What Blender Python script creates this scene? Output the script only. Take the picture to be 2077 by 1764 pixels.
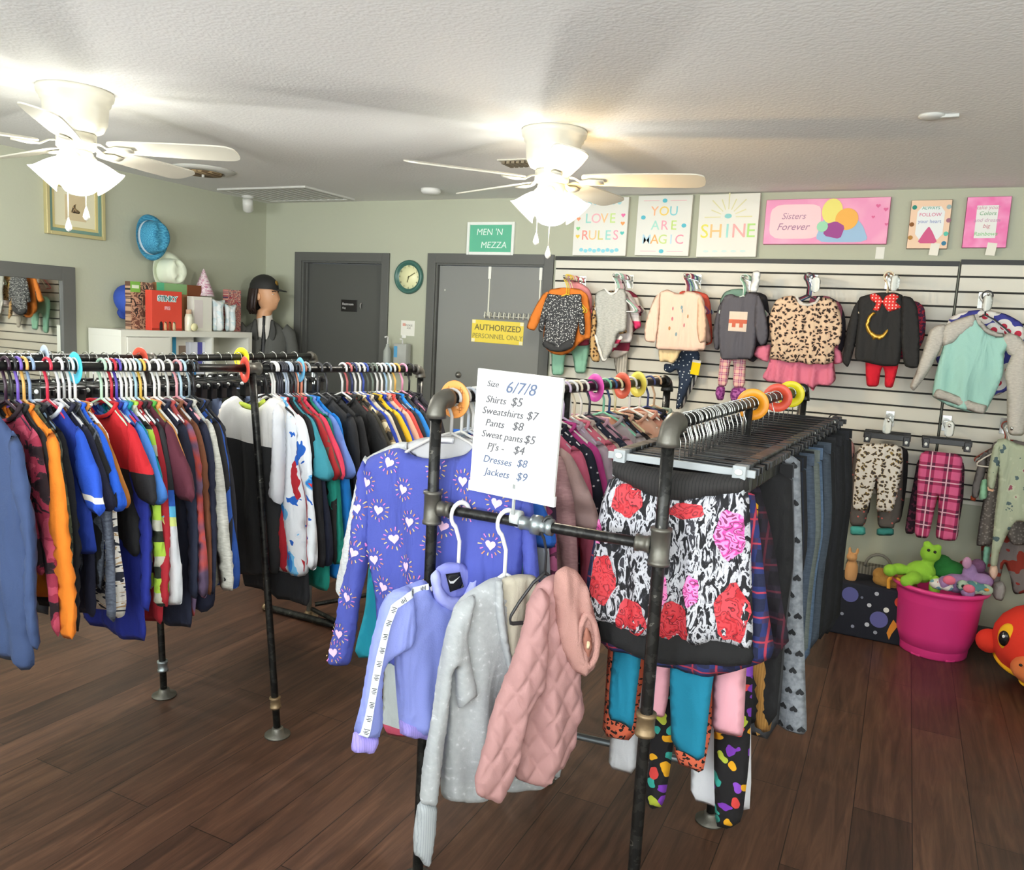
import bpy, bmesh, math, random
import numpy as np
from mathutils import Vector, Matrix
from mathutils.geometry import delaunay_2d_cdt
sc = bpy.context.scene
for o in list(bpy.data.objects): bpy.data.objects.remove(o)
COL = sc.collection
R = math.radians
# ------------------------------------------------------------------ camera
CX, CY, F = 1038.5, 882.0, 1630.0
PITCH, ROLL, YAW = .137125, .053779, .449426
EYE = Vector((0, 0, 1.6))
def _axes():
    d = np.array([0, math.cos(PITCH), math.sin(PITCH)]); fw = np.array([0, -math.sin(PITCH), math.cos(PITCH)]); rt = np.array([1., 0, 0])
    c, s = math.cos(ROLL), math.sin(ROLL); Z = np.array([[c, -s, 0], [s, c, 0], [0, 0, 1]])
    d, fw, rt = Z @ d, Z @ fw, Z @ rt
    return np.array([math.cos(YAW)*rt-math.sin(YAW)*fw, math.cos(YAW)*fw+math.sin(YAW)*rt, -d])
AX = _axes()                                   # rows: world axes seen from the lens
cam = bpy.data.cameras.new('camera'); co = bpy.data.objects.new('camera', cam); COL.objects.link(co)
cam.sensor_width = 36; cam.sensor_fit = 'HORIZONTAL'; cam.lens = F/2077*36; cam.clip_start = .05
mx = Matrix.Identity(4)
for i in range(3):
    mx[i][0] = AX[i][0]; mx[i][1] = -AX[i][1]; mx[i][2] = -AX[i][2]; mx[i][3] = EYE[i]
co.matrix_world = mx; sc.camera = co
# ------------------------------------------------------------------ world, light, exposure
sc.view_settings.view_transform = 'Standard'; sc.view_settings.look = 'None'
sc.view_settings.gamma = 1; sc.view_settings.use_curve_mapping = False
sc.view_settings.exposure = 0.5
w = bpy.data.worlds.new('world'); sc.world = w; w.use_nodes = True
bg = w.node_tree.nodes['Background']; bg.inputs[0].default_value = (.80, .90, 1, 1); bg.inputs[1].default_value = 1.0
def area(name, loc, rot, sx, sy, power, col):
    l = bpy.data.lights.new(name, 'AREA'); l.shape = 'RECTANGLE'; l.size = sx; l.size_y = sy; l.energy = power; l.color = col
    o = bpy.data.objects.new(name, l); COL.objects.link(o); o.location = loc; o.rotation_euler = rot; return o
# daylight coming through the shop front behind the camera
area('daylight_shopfront', (-.9, -2.9, 1.4), (R(168), 0, 0), 5.6, 1.8, 700, (.93, .97, 1))
area('side_fill_light', (2.95, 0.2, 1.5), (R(90), 0, R(90)), 4.0, 1.6, 30, (.95, .98, 1))  # added fill lamp from the right; the right wall has no window
sc.cycles.max_bounces = 8; sc.cycles.transparent_max_bounces = 8
# ------------------------------------------------------------------ measuring helpers
def ray(x, y):
    return Vector(AX @ np.array([x-CX, y-CY, F]))
def at(x, y, Y):                                # pixel -> point in the vertical plane y = Y
    r = ray(x, y); return EYE+r*(Y/r.y)
def atX(x, y, X): r = ray(x, y); return EYE+r*(X/r.x)
def atZ(x, y, z): r = ray(x, y); return EYE+r*((z-1.6)/r.z)
def proj(p):
    q = AX.T @ np.array(Vector(p)-EYE); return CX+F*q[0]/q[2], CY+F*q[1]/q[2]
class Plane:                                    # upright plane through p, image-right runs along t
    def __init__(s, p, ang=0):
        s.p = Vector(p); s.a = R(ang); s.t = Vector((math.cos(s.a), math.sin(s.a), 0)); s.n = Vector((-s.t.y, s.t.x, 0))
    def uv(s, x, y):
        r = ray(x, y); k = (s.p-EYE).dot(s.n)/r.dot(s.n); q = EYE+r*k-s.p; return (q.dot(s.t), q.z)
    def many(s, pts): return [s.uv(*p) for p in pts]
# ------------------------------------------------------------------ materials
MAT = {}
def lin(h):
    if isinstance(h, str):
        h = h.lstrip('#'); c = [int(h[i:i+2], 16)/255 for i in (0, 2, 4)]
    else: c = h
    return tuple([(x/12.92 if x <= .04045 else ((x+.055)/1.055)**2.4) for x in c]+[1])
def ramp(nt, stops, const=True):
    r = nt.nodes.new('ShaderNodeValToRGB'); cr = r.color_ramp; cr.interpolation = 'CONSTANT' if const else 'LINEAR'
    while len(cr.elements) > 1: cr.elements.remove(cr.elements[-1])
    for i, (p, c) in enumerate(stops):
        e = cr.elements[0] if i == 0 else cr.elements.new(p)
        e.position = p; e.color = lin(c)
    return r
def mat(col, rough=.85, metal=0, pat=None, st=None, sc_=10., const=True, bump=.25, bs=260, emit=0, fold=0, coat=0, dist=0., detail=2., sx=1., sz=1., rnd=1., col2=None, glass=0):
    key = repr((col, rough, metal, pat, st, sc_, const, bump, bs, emit, fold, coat, dist, detail, sx, sz, rnd, col2, glass))
    if key in MAT: return MAT[key]
    m = bpy.data.materials.new('material'); m.use_nodes = True; nt = m.node_tree; b = nt.nodes['Principled BSDF']; L = nt.links.new; N = nt.nodes.new
    b.inputs['Base Color'].default_value = lin(col); b.inputs['Roughness'].default_value = rough; b.inputs['Metallic'].default_value = metal
    if coat: b.inputs['Coat Weight'].default_value = coat
    if emit: b.inputs['Emission Color'].default_value = lin(col); b.inputs['Emission Strength'].default_value = emit
    tc = N('ShaderNodeTexCoord'); src = tc.outputs['Object']
    def math_(op, a, bb=None, cc=None):
        n = N('ShaderNodeMath'); n.operation = op
        for i, v in enumerate((a, bb, cc)):
            if v is None: continue
            if isinstance(v, (int, float)): n.inputs[i].default_value = v
            else: L(v, n.inputs[i])
        return n.outputs[0]
    if pat:
        sep = N('ShaderNodeSeparateXYZ'); L(src, sep.inputs[0]); cmb = N('ShaderNodeCombineXYZ')
        L(math_('MULTIPLY', sep.outputs[0], sx), cmb.inputs[0]); L(math_('MULTIPLY', sep.outputs[2], sz), cmb.inputs[1]); v2 = cmb.outputs[0]
        if pat in ('noise', 'block', 'blockn') and dist:
            pass
        if pat == 'noise':
            t = N('ShaderNodeTexNoise'); t.inputs['Scale'].default_value = sc_; t.inputs['Detail'].default_value = detail; t.inputs['Distortion'].default_value = dist
            L(v2, t.inputs['Vector']); r = ramp(nt, st, const); L(t.outputs[0], r.inputs[0]); out = r.outputs[0]
        elif pat in ('vor', 'vorcol'):
            t = N('ShaderNodeTexVoronoi'); t.voronoi_dimensions = '2D'; t.inputs['Scale'].default_value = sc_; t.inputs['Randomness'].default_value = rnd
            vv = v2
            if dist:
                nn = N('ShaderNodeTexNoise'); nn.inputs['Scale'].default_value = sc_*.8; L(v2, nn.inputs['Vector'])
                mm = N('ShaderNodeMixRGB'); mm.blend_type = 'LINEAR_LIGHT'; mm.inputs[0].default_value = dist; L(v2, mm.inputs[1]); L(nn.outputs['Color'], mm.inputs[2]); vv = mm.outputs[0]
            L(vv, t.inputs['Vector']); r = ramp(nt, st, const); L(t.outputs['Distance'], r.inputs[0]); out = r.outputs[0]
            if pat == 'vorcol':
                r2 = ramp(nt, col2, True); hs = N('ShaderNodeSeparateXYZ'); L(t.outputs['Color'], hs.inputs[0]); L(hs.outputs[0], r2.inputs[0])
                mxx = N('ShaderNodeMixRGB'); L(r.outputs[0], mxx.inputs[0]); mxx.inputs[1].default_value = lin(col); L(r2.outputs[0], mxx.inputs[2]); out = mxx.outputs[0]
        elif pat == 'plaid':                      # st = base, bands, crossing, fine line
            base, band, cross, line = st
            def w_(a, k, th):
                s_ = math_('SINE', math_('MULTIPLY', a, k)); return math_('GREATER_THAN', s_, th)
            sp = N('ShaderNodeSeparateXYZ'); L(v2, sp.inputs[0]); x, z = sp.outputs[0], sp.outputs[1]
            s1 = math_('ADD', w_(x, sc_, .1), w_(z, sc_, .1))
            r = ramp(nt, [(0, base), (.4, band), (.9, cross)]); L(math_('MULTIPLY', s1, .5), r.inputs[0])
            l1 = math_('MAXIMUM', w_(x, sc_*1.0, .97), w_(z, sc_*1.0, .97))
            mxx = N('ShaderNodeMixRGB'); L(math_('MULTIPLY', l1, .8), mxx.inputs[0]); L(r.outputs[0], mxx.inputs[1]); mxx.inputs[2].default_value = lin(line); out = mxx.outputs[0]
        elif pat in ('stripe', 'stripex'):
            sp = N('ShaderNodeSeparateXYZ'); L(v2, sp.inputs[0]); a = sp.outputs[1] if pat == 'stripe' else sp.outputs[0]
            fr = math_('FRACT', math_('MULTIPLY', a, sc_)); r = ramp(nt, st, const); L(fr, r.inputs[0]); out = r.outputs[0]
        elif pat == 'block':                      # stops in metres below the origin
            sp = N('ShaderNodeSeparateXYZ'); L(v2, sp.inputs[0])
            zz = math_('ADD', sp.outputs[1], math_('MULTIPLY', sp.outputs[0], dist))
            st2 = [(0, st[0][1])]+[(max(0, min(1, (p+1.4)/1.4)), c) for p, c in st[1:]]
            r = ramp(nt, st2, const); L(math_('DIVIDE', math_('ADD', zz, 1.4), 1.4), r.inputs[0]); out = r.outputs[0]
        L(out, b.inputs['Base Color'])
    if bump or fold:
        bp = N('ShaderNodeBump'); bp.inputs['Strength'].default_value = bump; bp.inputs['Distance'].default_value = .002
        n1 = N('ShaderNodeTexNoise'); n1.inputs['Scale'].default_value = bs; n1.inputs['Detail'].default_value = 1; L(src, n1.inputs['Vector']); L(n1.outputs[0], bp.inputs['Height'])
        last = bp
        if fold:
            b2 = N('ShaderNodeBump'); b2.inputs['Strength'].default_value = fold; b2.inputs['Distance'].default_value = .02
            mp = N('ShaderNodeMapping'); mp.inputs['Scale'].default_value = (1, 1, .35); L(src, mp.inputs[0])
            n2 = N('ShaderNodeTexNoise'); n2.inputs['Scale'].default_value = 14; n2.inputs['Detail'].default_value = 2; n2.inputs['Distortion'].default_value = .6
            L(mp.outputs[0], n2.inputs['Vector']); L(n2.outputs[0], b2.inputs['Height']); L(bp.outputs[0], b2.inputs['Normal']); last = b2
        L(last.outputs[0], b.inputs['Normal'])
    if glass:
        b.inputs['Transmission Weight'].default_value = glass; b.inputs['IOR'].default_value = 1.3
    MAT[key] = m; return m
def cloth(c, **k): k.setdefault('fold', .8); return mat(c, **k)
def plastic(c, r=.35): return mat(c, rough=r, bump=0)
def metal(c='#8a8a88', r=.35): return mat(c, rough=r, metal=.9, bump=.1, bs=90)
# ------------------------------------------------------------------ mesh helpers
def new_mesh(bm, smooth=True):
    me = bpy.data.meshes.new('mesh'); bm.normal_update(); bm.to_mesh(me); bm.free()
    if smooth:
        for p in me.polygons: p.use_smooth = True
    return me
def obj(name, me, m=None, parent=None, loc=(0, 0, 0), rot=(0, 0, 0), smooth=True):
    if isinstance(me, bmesh.types.BMesh): me = new_mesh(me, smooth)
    o = bpy.data.objects.new(name, me); COL.objects.link(o); o.location = loc; o.rotation_euler = rot
    if parent: o.parent = parent
    if m is not None and me is not None:
        ms = m if isinstance(m, (list, tuple)) else [m]
        if len(me.materials) == 0:
            for q in ms: me.materials.append(q)
        else:
            for i, q in enumerate(ms): o.material_slots[i].link = 'OBJECT'; o.material_slots[i].material = q
    return o
def obj_shared(name, me, m, parent=None, loc=(0, 0, 0), rot=(0, 0, 0)):
    if len(me.materials) == 0: me.materials.append(None)
    o = bpy.data.objects.new(name, me); COL.objects.link(o); o.location = loc; o.rotation_euler = rot
    if parent: o.parent = parent
    o.material_slots[0].link = 'OBJECT'; o.material_slots[0].material = m
    return o
def tag(o, label, cat, group=None):
    o['label'] = label; o['category'] = cat
    if group: o['group'] = group
    return o
def struct(o): o['kind'] = 'structure'; return o
def empty(name, loc=(0, 0, 0), rot=(0, 0, 0), parent=None):
    o = bpy.data.objects.new(name, None); COL.objects.link(o); o.location = loc; o.rotation_euler = rot; o.empty_display_size = .05
    if parent: o.parent = parent
    return o
def box(bm, x0, x1, y0, y1, z0, z1, bev=0):
    vs = [bm.verts.new((x, y, z)) for z in (z0, z1) for y in (y0, y1) for x in (x0, x1)]
    fs = [bm.faces.new([vs[i] for i in f]) for f in ((0, 2, 3, 1), (4, 5, 7, 6), (0, 1, 5, 4), (2, 6, 7, 3), (0, 4, 6, 2), (1, 3, 7, 5))]
    if bev:
        es = list({e for f in fs for e in f.edges}); bmesh.ops.bevel(bm, geom=es, offset=bev, segments=2, affect='EDGES', profile=.6)
    return bm
def bx(*a, **k): return box(bmesh.new(), *a, **k)
def tube(bm, pts, r, seg=10, closed=False, caps=True, flat=1.0, up=None):
    pts = [Vector(p) for p in pts]; n = len(pts); rs = r if isinstance(r, (list, tuple)) else [r]*n; rings = []; prev = None
    for i, p in enumerate(pts):
        if closed: d = pts[(i+1) % n]-pts[i-1]
        else: d = pts[min(i+1, n-1)]-pts[max(i-1, 0)]
        d.normalize()
        if prev is None:
            u = Vector(up) if up else (Vector((0, 0, 1)) if abs(d.z) < .9 else Vector((1, 0, 0)))
            a = (u-d*u.dot(d)).normalized()
        else: a = (prev-d*prev.dot(d)).normalized()
        prev = a; b = d.cross(a)
        rings.append([bm.verts.new(p+(a*math.cos(t)*flat+b*math.sin(t))*rs[i]) for t in [2*math.pi*k/seg for k in range(seg)]])
    for i in range(n if closed else n-1):
        A, B = rings[i], rings[(i+1) % n]
        for k in range(seg): bm.faces.new((A[k], A[(k+1) % seg], B[(k+1) % seg], B[k]))
    if caps and not closed: bm.faces.new(rings[0][::-1]); bm.faces.new(rings[-1])
    return bm
def tb(*a, **k): return tube(bmesh.new(), *a, **k)
def lathe(bm, prof, seg=32, c=(0, 0), axis='z', capb=True, capt=True):
    rings = []
    for r, z in prof:
        rings.append([bm.verts.new((c[0]+max(r, 1e-4)*math.cos(t), c[1]+max(r, 1e-4)*math.sin(t), z)) for t in [2*math.pi*k/seg for k in range(seg)]])
    for A, B in zip(rings, rings[1:]):
        for k in range(seg): bm.faces.new((A[k], A[(k+1) % seg], B[(k+1) % seg], B[k]))
    if capb: bm.faces.new(rings[0][::-1])
    if capt: bm.faces.new(rings[-1])
    bmesh.ops.recalc_face_normals(bm, faces=bm.faces)
    return bm
def lt(*a, **k): return lathe(bmesh.new(), *a, **k)
def ell(bm, c, r, rot=None, sub=2):
    q = bmesh.ops.create_icosphere(bm, subdivisions=sub, radius=1); M_ = Matrix.Translation(c) @ (rot.to_matrix().to_4x4() if rot else Matrix.Identity(4)) @ Matrix.Diagonal((*r, 1)) 
    bmesh.ops.transform(bm, matrix=M_, verts=q['verts']); return bm
def prism(bm, pts, y0, y1):                    # outline in x-z pushed from y0 to y1
    n = len(pts); A = [bm.verts.new((x, y0, z)) for x, z in pts]; B = [bm.verts.new((x, y1, z)) for x, z in pts]
    bm.faces.new(A); bm.faces.new(B[::-1])
    for i in range(n): bm.faces.new((A[i], B[i], B[(i+1) % n], A[(i+1) % n]))
    bmesh.ops.recalc_face_normals(bm, faces=bm.faces); return bm
def chaikin(p, k=2, ck=.16):
    for _ in range(k):
        q = []
        for i in range(len(p)):
            a, b = p[i], p[(i+1) % len(p)]
            q += [(a[0]*(1-ck)+b[0]*ck, a[1]*(1-ck)+b[1]*ck), (a[0]*ck+b[0]*(1-ck), a[1]*ck+b[1]*(1-ck))]
        p = q
    return p
class Puff:                                     # a soft cloth body grown from an outline: rounded rim, folds, front and back
    def __init__(s, pts, T=.02, sp=.025, rim=.045, amp=.008, k=38, ph=0, top=None, smooth=2, yoff=0, slant=0, flare=.35, tilt=0):
        p = chaikin(pts, smooth) if smooth else list(pts)
        out = []
        for i in range(len(p)):
            a, b = np.array(p[i]), np.array(p[(i+1) % len(p)]); d = np.linalg.norm(b-a)
            if d < sp*.25 and out: 
                if i % 2: continue
            n = max(1, int(d/sp))
            out += [tuple(a+(b-a)*j/n) for j in range(n)]
        s.P = np.array(out); s.T, s.rim, s.amp, s.k, s.ph, s.yoff, s.slant, s.flare, s.tilt = T, rim, amp, k, ph, yoff, slant, flare, tilt
        s.top = max(q[1] for q in out) if top is None else top; s.sp = sp
        s.x0, s.x1, s.z0, s.z1 = s.P[:, 0].min(), s.P[:, 0].max(), s.P[:, 1].min(), s.P[:, 1].max()
    def dist(s, Q):
        A = s.P; B = np.roll(s.P, -1, 0); AB = B-A; L2 = (AB**2).sum(1)+1e-12
        t = np.clip(((Q[:, None]-A[None])*AB[None]).sum(2)/L2, 0, 1)
        return np.sqrt((((A[None]+AB[None]*t[..., None])-Q[:, None])**2).sum(2).min(1))
    def inside(s, Q):
        A = s.P; B = np.roll(s.P, -1, 0); r = np.zeros(len(Q), bool)
        for a, b in zip(A, B):
            c = ((a[1] > Q[:, 1]) != (b[1] > Q[:, 1]))
            with np.errstate(all='ignore'): xx = (b[0]-a[0])*(Q[:, 1]-a[1])/(b[1]-a[1]+1e-15)+a[0]
            r ^= c & (Q[:, 0] < xx)
        return r
    def wave(s, x, z):
        rp = np.clip((s.top-z)/s.flare, 0, 1)
        return s.amp*rp*(np.sin(s.k*(x+s.slant*z)+s.ph)+.55*np.sin(s.k*1.9*x+9*z+s.ph*2.3)+.35*np.sin(23*z+17*x+s.ph))+s.yoff+s.tilt*(z-s.top)
    def front(s, Q, lift=0):
        Q = np.atleast_2d(np.array(Q, float)); d = s.dist(Q)*s.inside(Q); u = np.clip(d/s.rim, 0, 1)
        return s.wave(Q[:, 0], Q[:, 1])-s.T*np.sqrt(np.clip(1-(1-u)**2, 0, 1))-lift
    def mesh(s, bm=None):
        bm = bm or bmesh.new(); n = len(s.P); xs = np.arange(s.x0, s.x1, s.sp); zs = np.arange(s.z0, s.z1, s.sp*.87)
        Q = np.array([(x+(s.sp/2 if j % 2 else 0), z) for j, z in enumerate(zs) for x in xs]) if len(xs) and len(zs) else np.zeros((0, 2))
        if len(Q): Q = Q[s.inside(Q)]
        if len(Q): Q = Q[s.dist(Q) > s.sp*.45]
        V = [Vector(map(float, v)) for v in np.vstack([s.P, Q])] if len(Q) else [Vector(map(float, v)) for v in s.P]
        rv, re, rf, *_ = delaunay_2d_cdt(V, [], [list(range(n))], 1, 1e-6)
        W = np.array([(v.x, v.y) for v in rv]); d = s.dist(W); u = np.clip(d/s.rim, 0, 1); h = s.T*np.sqrt(np.clip(1-(1-u)**2, 0, 1)); wv = s.wave(W[:, 0], W[:, 1])
        fr, bk = [], []
        for i, (x, z) in enumerate(W):
            a = bm.verts.new((x, wv[i]-h[i], z)); fr.append(a); bk.append(a if d[i] < 1e-5 else bm.verts.new((x, wv[i]+h[i]*.8, z)))
        for f in rf:
            for vs in ([fr[i] for i in f], [bk[i] for i in reversed(f)]):
                try: bm.faces.new(vs)
                except ValueError: pass
        bmesh.ops.recalc_face_normals(bm, faces=bm.faces)
        return bm
    def decal(s, bm, pts, mi=1, lift=.0025):    # a small printed shape laid on the front
        c = np.mean(np.array(pts), 0); ring = [c+(np.array(p)-c)*k for k in (1, .5) for p in pts]; Q = np.array(ring+[c]); y = s.front(Q, lift); n = len(pts)
        vs = [bm.verts.new((float(q[0]), float(yy), float(q[1]))) for q, yy in zip(Q, y)]
        for i in range(n):
            j = (i+1) % n
            for f in ((vs[i], vs[j], vs[n+j], vs[n+i]), (vs[n+i], vs[n+j], vs[2*n])):
                try: bm.faces.new(f).material_index = mi
                except ValueError: pass
def text(s, size, m, parent=None, loc=(0, 0, 0), rot=(R(90), 0, 0), name='lettering', ext=.0006, align='CENTER', shear=0, sp=1, bold=0, line=1):
    c = bpy.data.curves.new('text', 'FONT'); c.body = s; c.size = size; c.extrude = ext; c.align_x = align; c.align_y = 'CENTER'; c.shear = shear; c.space_character = sp; c.offset = bold; c.space_line = line; c.resolution_u = 3
    t = bpy.data.objects.new('t', c); COL.objects.link(t); dg = bpy.context.evaluated_depsgraph_get()
    me = bpy.data.meshes.new_from_object(t.evaluated_get(dg)); bpy.data.objects.remove(t); me.materials.clear()
    return obj(name, me, m, parent, loc, rot)
# ================================================================== THE ROOM
XL, YB, ZC, XR, YF = -4.675, 5.0, 2.44, 3.0, -3.0
def floor_mat():
    m = bpy.data.materials.new('floor_planks'); m.use_nodes = True; nt = m.node_tree; b = nt.nodes['Principled BSDF']; N = nt.nodes.new; L = nt.links.new
    tc = N('ShaderNodeTexCoord'); mp = N('ShaderNodeMapping'); mp.inputs['Rotation'].default_value = (0, 0, R(90)); L(tc.outputs['Object'], mp.inputs[0])
    br = N('ShaderNodeTexBrick'); L(mp.outputs[0], br.inputs['Vector']); br.inputs['Scale'].default_value = 1; br.inputs['Brick Width'].default_value = 1.22; br.inputs['Row Height'].default_value = .185
    br.inputs['Mortar Size'].default_value = .0016; br.inputs['Mortar Smooth'].default_value = .3; br.offset = .37; br.offset_frequency = 2; br.inputs['Bias'].default_value = 0
    br.inputs['Color1'].default_value = (.25, .25, .25, 1); br.inputs['Color2'].default_value = (.8, .8, .8, 1); br.inputs['Mortar'].default_value = (.0, .0, .0, 1)
    m2 = N('ShaderNodeMapping'); m2.inputs['Scale'].default_value = (14, 1.1, 1); L(tc.outputs['Object'], m2.inputs[0])
    n1 = N('ShaderNodeTexNoise'); n1.inputs['Scale'].default_value = 2.2; n1.inputs['Detail'].default_value = 8; n1.inputs['Roughness'].default_value = .65; n1.inputs['Distortion'].default_value = .9; L(m2.outputs[0], n1.inputs['Vector'])
    ad = N('ShaderNodeMath'); ad.operation = 'MULTIPLY_ADD'; L(n1.outputs[0], ad.inputs[0]); ad.inputs[1].default_value = .95; ml = N('ShaderNodeMath'); ml.operation = 'MULTIPLY'; L(br.outputs['Color'], ml.inputs[0]); ml.inputs[1].default_value = .38
    L(ml.outputs[0], ad.inputs[2]); r = ramp(nt, [(.30, '#1e120e'), (.52, '#3a271e'), (.72, '#54392b'), (.95, '#6f4f3c')], False); L(ad.outputs[0], r.inputs[0])
    mx_ = N('ShaderNodeMixRGB'); L(br.outputs['Fac'], mx_.inputs[0]); L(r.outputs[0], mx_.inputs[1]); mx_.inputs[2].default_value = lin('#140e0c'); L(mx_.outputs[0], b.inputs['Base Color'])
    n3 = N('ShaderNodeTexNoise'); n3.inputs['Scale'].default_value = 3; L(tc.outputs['Object'], n3.inputs['Vector']); mr = N('ShaderNodeMapRange'); mr.inputs[3].default_value = .30; mr.inputs[4].default_value = .48; L(n3.outputs[0], mr.inputs[0]); L(mr.outputs[0], b.inputs['Roughness'])
    bp = N('ShaderNodeBump'); bp.inputs['Strength'].default_value = .25; bp.inputs['Distance'].default_value = .002; L(ad.outputs[0], bp.inputs['Height']); L(bp.outputs[0], b.inputs['Normal']); return m
MW = mat('#b3b6a1', rough=.75, bump=.25, bs=60)
MC = mat('#e9e9e6', rough=.95, bump=.9, bs=70)
MG = mat('#5a5b57', rough=.5, bump=.05)          # dark grey door paint
struct(obj('floor', bx(XL-.1, XR+.1, YF-.1, YB+.1, -.05, 0), floor_mat(), smooth=False))
struct(obj('ceiling', bx(XL-.1, XR+.1, YF-.1, YB+.1, ZC, ZC+.05), MC, smooth=False))
struct(obj('wall_left', bx(XL-.1, XL, YF, YB+.1, 0, ZC), MW, smooth=False))
struct(obj('wall_right', bx(XR, XR+.1, YF, YB+.1, 0, ZC), MW, smooth=False))
bm = bmesh.new()
for a in ((XL, XR, 0, .45), (XL, XR, 2.3, ZC), (XL, -3.8, .45, 2.3), (2.0, XR, .45, 2.3)): box(bm, a[0], a[1], YF-.1, YF, a[2], a[3])
struct(obj('wall_front', bm, MW, smooth=False))
D1 = (-4.30, -3.545, 2.0); D2 = (-3.08, -2.235, 2.0)   # clear door openings
bm = bmesh.new()
for x0, x1, z0, z1 in ((XL, D1[0], 0, ZC), (D1[1], D2[0], 0, ZC), (D2[1], XR, 0, ZC), (D1[0], D1[1], 2.0, ZC), (D2[0], D2[1], 2.0, ZC)): box(bm, x0, x1, YB, YB+.1, z0, z1)
struct(obj('wall_back', bm, MW, smooth=False))
def door(n, D, col, leafy, cw):
    bm = bmesh.new(); x0, x1, zt = D
    box(bm, x0-cw, x0, YB-.018, YB, 0, zt+cw, .003); box(bm, x1, x1+cw, YB-.018, YB, 0, zt+cw, .003); box(bm, x0, x1, YB-.018, YB, zt, zt+cw, .003)
    box(bm, x0, x0+.012, YB, YB+.1, 0, zt); box(bm, x1-.012, x1, YB, YB+.1, 0, zt); box(bm, x0+.012, x1-.012, YB, YB+.1, zt-.012, zt)
    box(bm, x0+.012, x0+.025, YB+.03, YB+.045, 0, zt-.012)
    e = struct(empty('door_%d' % n, (0, 0, 0)))
    obj('door_frame', bm, MG, e, smooth=False)
    obj('door_leaf', bx(x0+.015, x1-.015, leafy, leafy+.035, .008, zt-.015, .002), col, e, smooth=False)
    return e
d1 = door(1, D1, mat('#50514d', rough=.55, bump=.05), YB+.05, .065)
d2 = door(2, D2, mat('#82837f', rough=.45, bump=.05), YB+.02, .068)
obj('hinge_screw', bx(-.006, .006, -.004, 0, -.006, .006, .002), mat('#c8c8c0'), d2, tuple(at(903, 588, YB+.018)))
p = at(930, 760, YB+.018)
bm = lt([(.022, 0), (.024, .004), (.012, .01), (.012, .02)], 20); obj('viewer_plate', bm, metal('#b7b6ae'), d2, tuple(p), (R(90), 0, 0))
# slat wall: two boards side by side
MSL = mat('#d9d6c8', rough=.6, bump=.08, bs=40); MDK = mat('#26251f', rough=.7, bump=0)
def slat(n, x0, x1, zt, zb):
    e = bx(x0, x1, YB-.012, YB, zb, zt); o = struct(obj('wall_back_slat_board_%d' % n, e, MDK, smooth=False))
    bm = bmesh.new(); z = zt; g = 1.977
    while z > zb+.02:
        box(bm, x0+.004, x1-.004, YB-.028, YB-.012, max(g+.005, zb), z-.002, .002); z = g-.003; g -= .0795
    obj('slats', bm, MSL, o, smooth=False)
    obj('top_edge', bx(x0, x1, YB-.034, YB-.002, zt-.004, zt+.022), mat('#1d1f1b', rough=.5, bump=0), o, smooth=False)
slat(1, -2.149, .197, 2.035, .752); slat(2, .203, 1.5, 2.045, .757)
struct(obj('baseboard_back', bx(D2[1]+.075, XR, YB-.014, YB, 0, .09, .003), mat('#4c4c47', rough=.6), smooth=False))
struct(obj('baseboard_left', bx(XL, XL+.014, YF, YB, 0, .09, .003), mat('#4c4c47', rough=.6), smooth=False))
# ================================================================== CEILING FANS
MFW = mat('#d3cfbf', rough=.35, bump=0)
def shade_mat(col, st):
    m = bpy.data.materials.new('frosted_glass'); m.use_nodes = True; nt = m.node_tree; N = nt.nodes.new; L = nt.links.new; nt.nodes.remove(nt.nodes['Principled BSDF'])
    t = N('ShaderNodeBsdfTransparent'); e = N('ShaderNodeEmission'); e.inputs[0].default_value = lin(col); e.inputs[1].default_value = st; d = N('ShaderNodeBsdfTranslucent'); d.inputs[0].default_value = (.9, .9, .85, 1)
    g = N('ShaderNodeBsdfGlossy'); g.inputs['Roughness'].default_value = .2
    a = N('ShaderNodeAddShader'); L(e.outputs[0], a.inputs[0]); L(d.outputs[0], a.inputs[1]); x = N('ShaderNodeMixShader'); x.inputs[0].default_value = .55; L(t.outputs[0], x.inputs[1]); L(a.outputs[0], x.inputs[2])
    y = N('ShaderNodeMixShader'); y.inputs[0].default_value = .06; L(x.outputs[0], y.inputs[1]); L(g.outputs[0], y.inputs[2]); L(y.outputs[0], nt.nodes['Material Output'].inputs[0]); return m
SH_W, SH_Y = shade_mat('#fffdf2', .7), shade_mat('#ffd98a', .7)
def bulb(loc, col, p):
    l = bpy.data.lights.new('bulb_light', 'POINT'); l.energy = p; l.color = col; l.shadow_soft_size = .022
    o = bpy.data.objects.new('bulb_light', l); COL.objects.link(o); return o
blade_out = chaikin([(.135, -.045), (.2, -.058), (.45, -.068), (.62, -.068), (.655, -.045), (.66, 0), (.655, .045), (.62, .068), (.45, .068), (.2, .058), (.135, .045)], 2)
bmx = bmesh.new(); A = [bmx.verts.new((x, y, -.003)) for x, y in blade_out]; B = [bmx.verts.new((x, y, .003)) for x, y in blade_out]
bmx.faces.new(A[::-1]); bmx.faces.new(B)
for i in range(len(A)): j = (i+1) % len(A); bmx.faces.new((A[i], A[j], B[j], B[i]))
BLADE = new_mesh(bmx, False)
bmx = tb([(.06, 0, .012), (.10, 0, .006), (.13, .0, -.012), (.17, 0, -.012), (.23, 0, -.011)], [.012, .012, .014, .03, .02], 10, flat=.28)
IRON = new_mesh(bmx)
SHADE = new_mesh(lt([(.020, 0), (.026, -.006), (.034, -.022), (.043, -.045), (.050, -.07), (.056, -.09), (.066, -.102), (.069, -.106), (.066, -.104), (.053, -.088), (.046, -.07), (.040, -.045), (.030, -.02), (.021, -.004)], 28, capb=False, capt=False))
SOCK = new_mesh(lt([(.012, .035), (.024, .03), (.026, 0), (.022, -.008)], 20))
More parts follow.
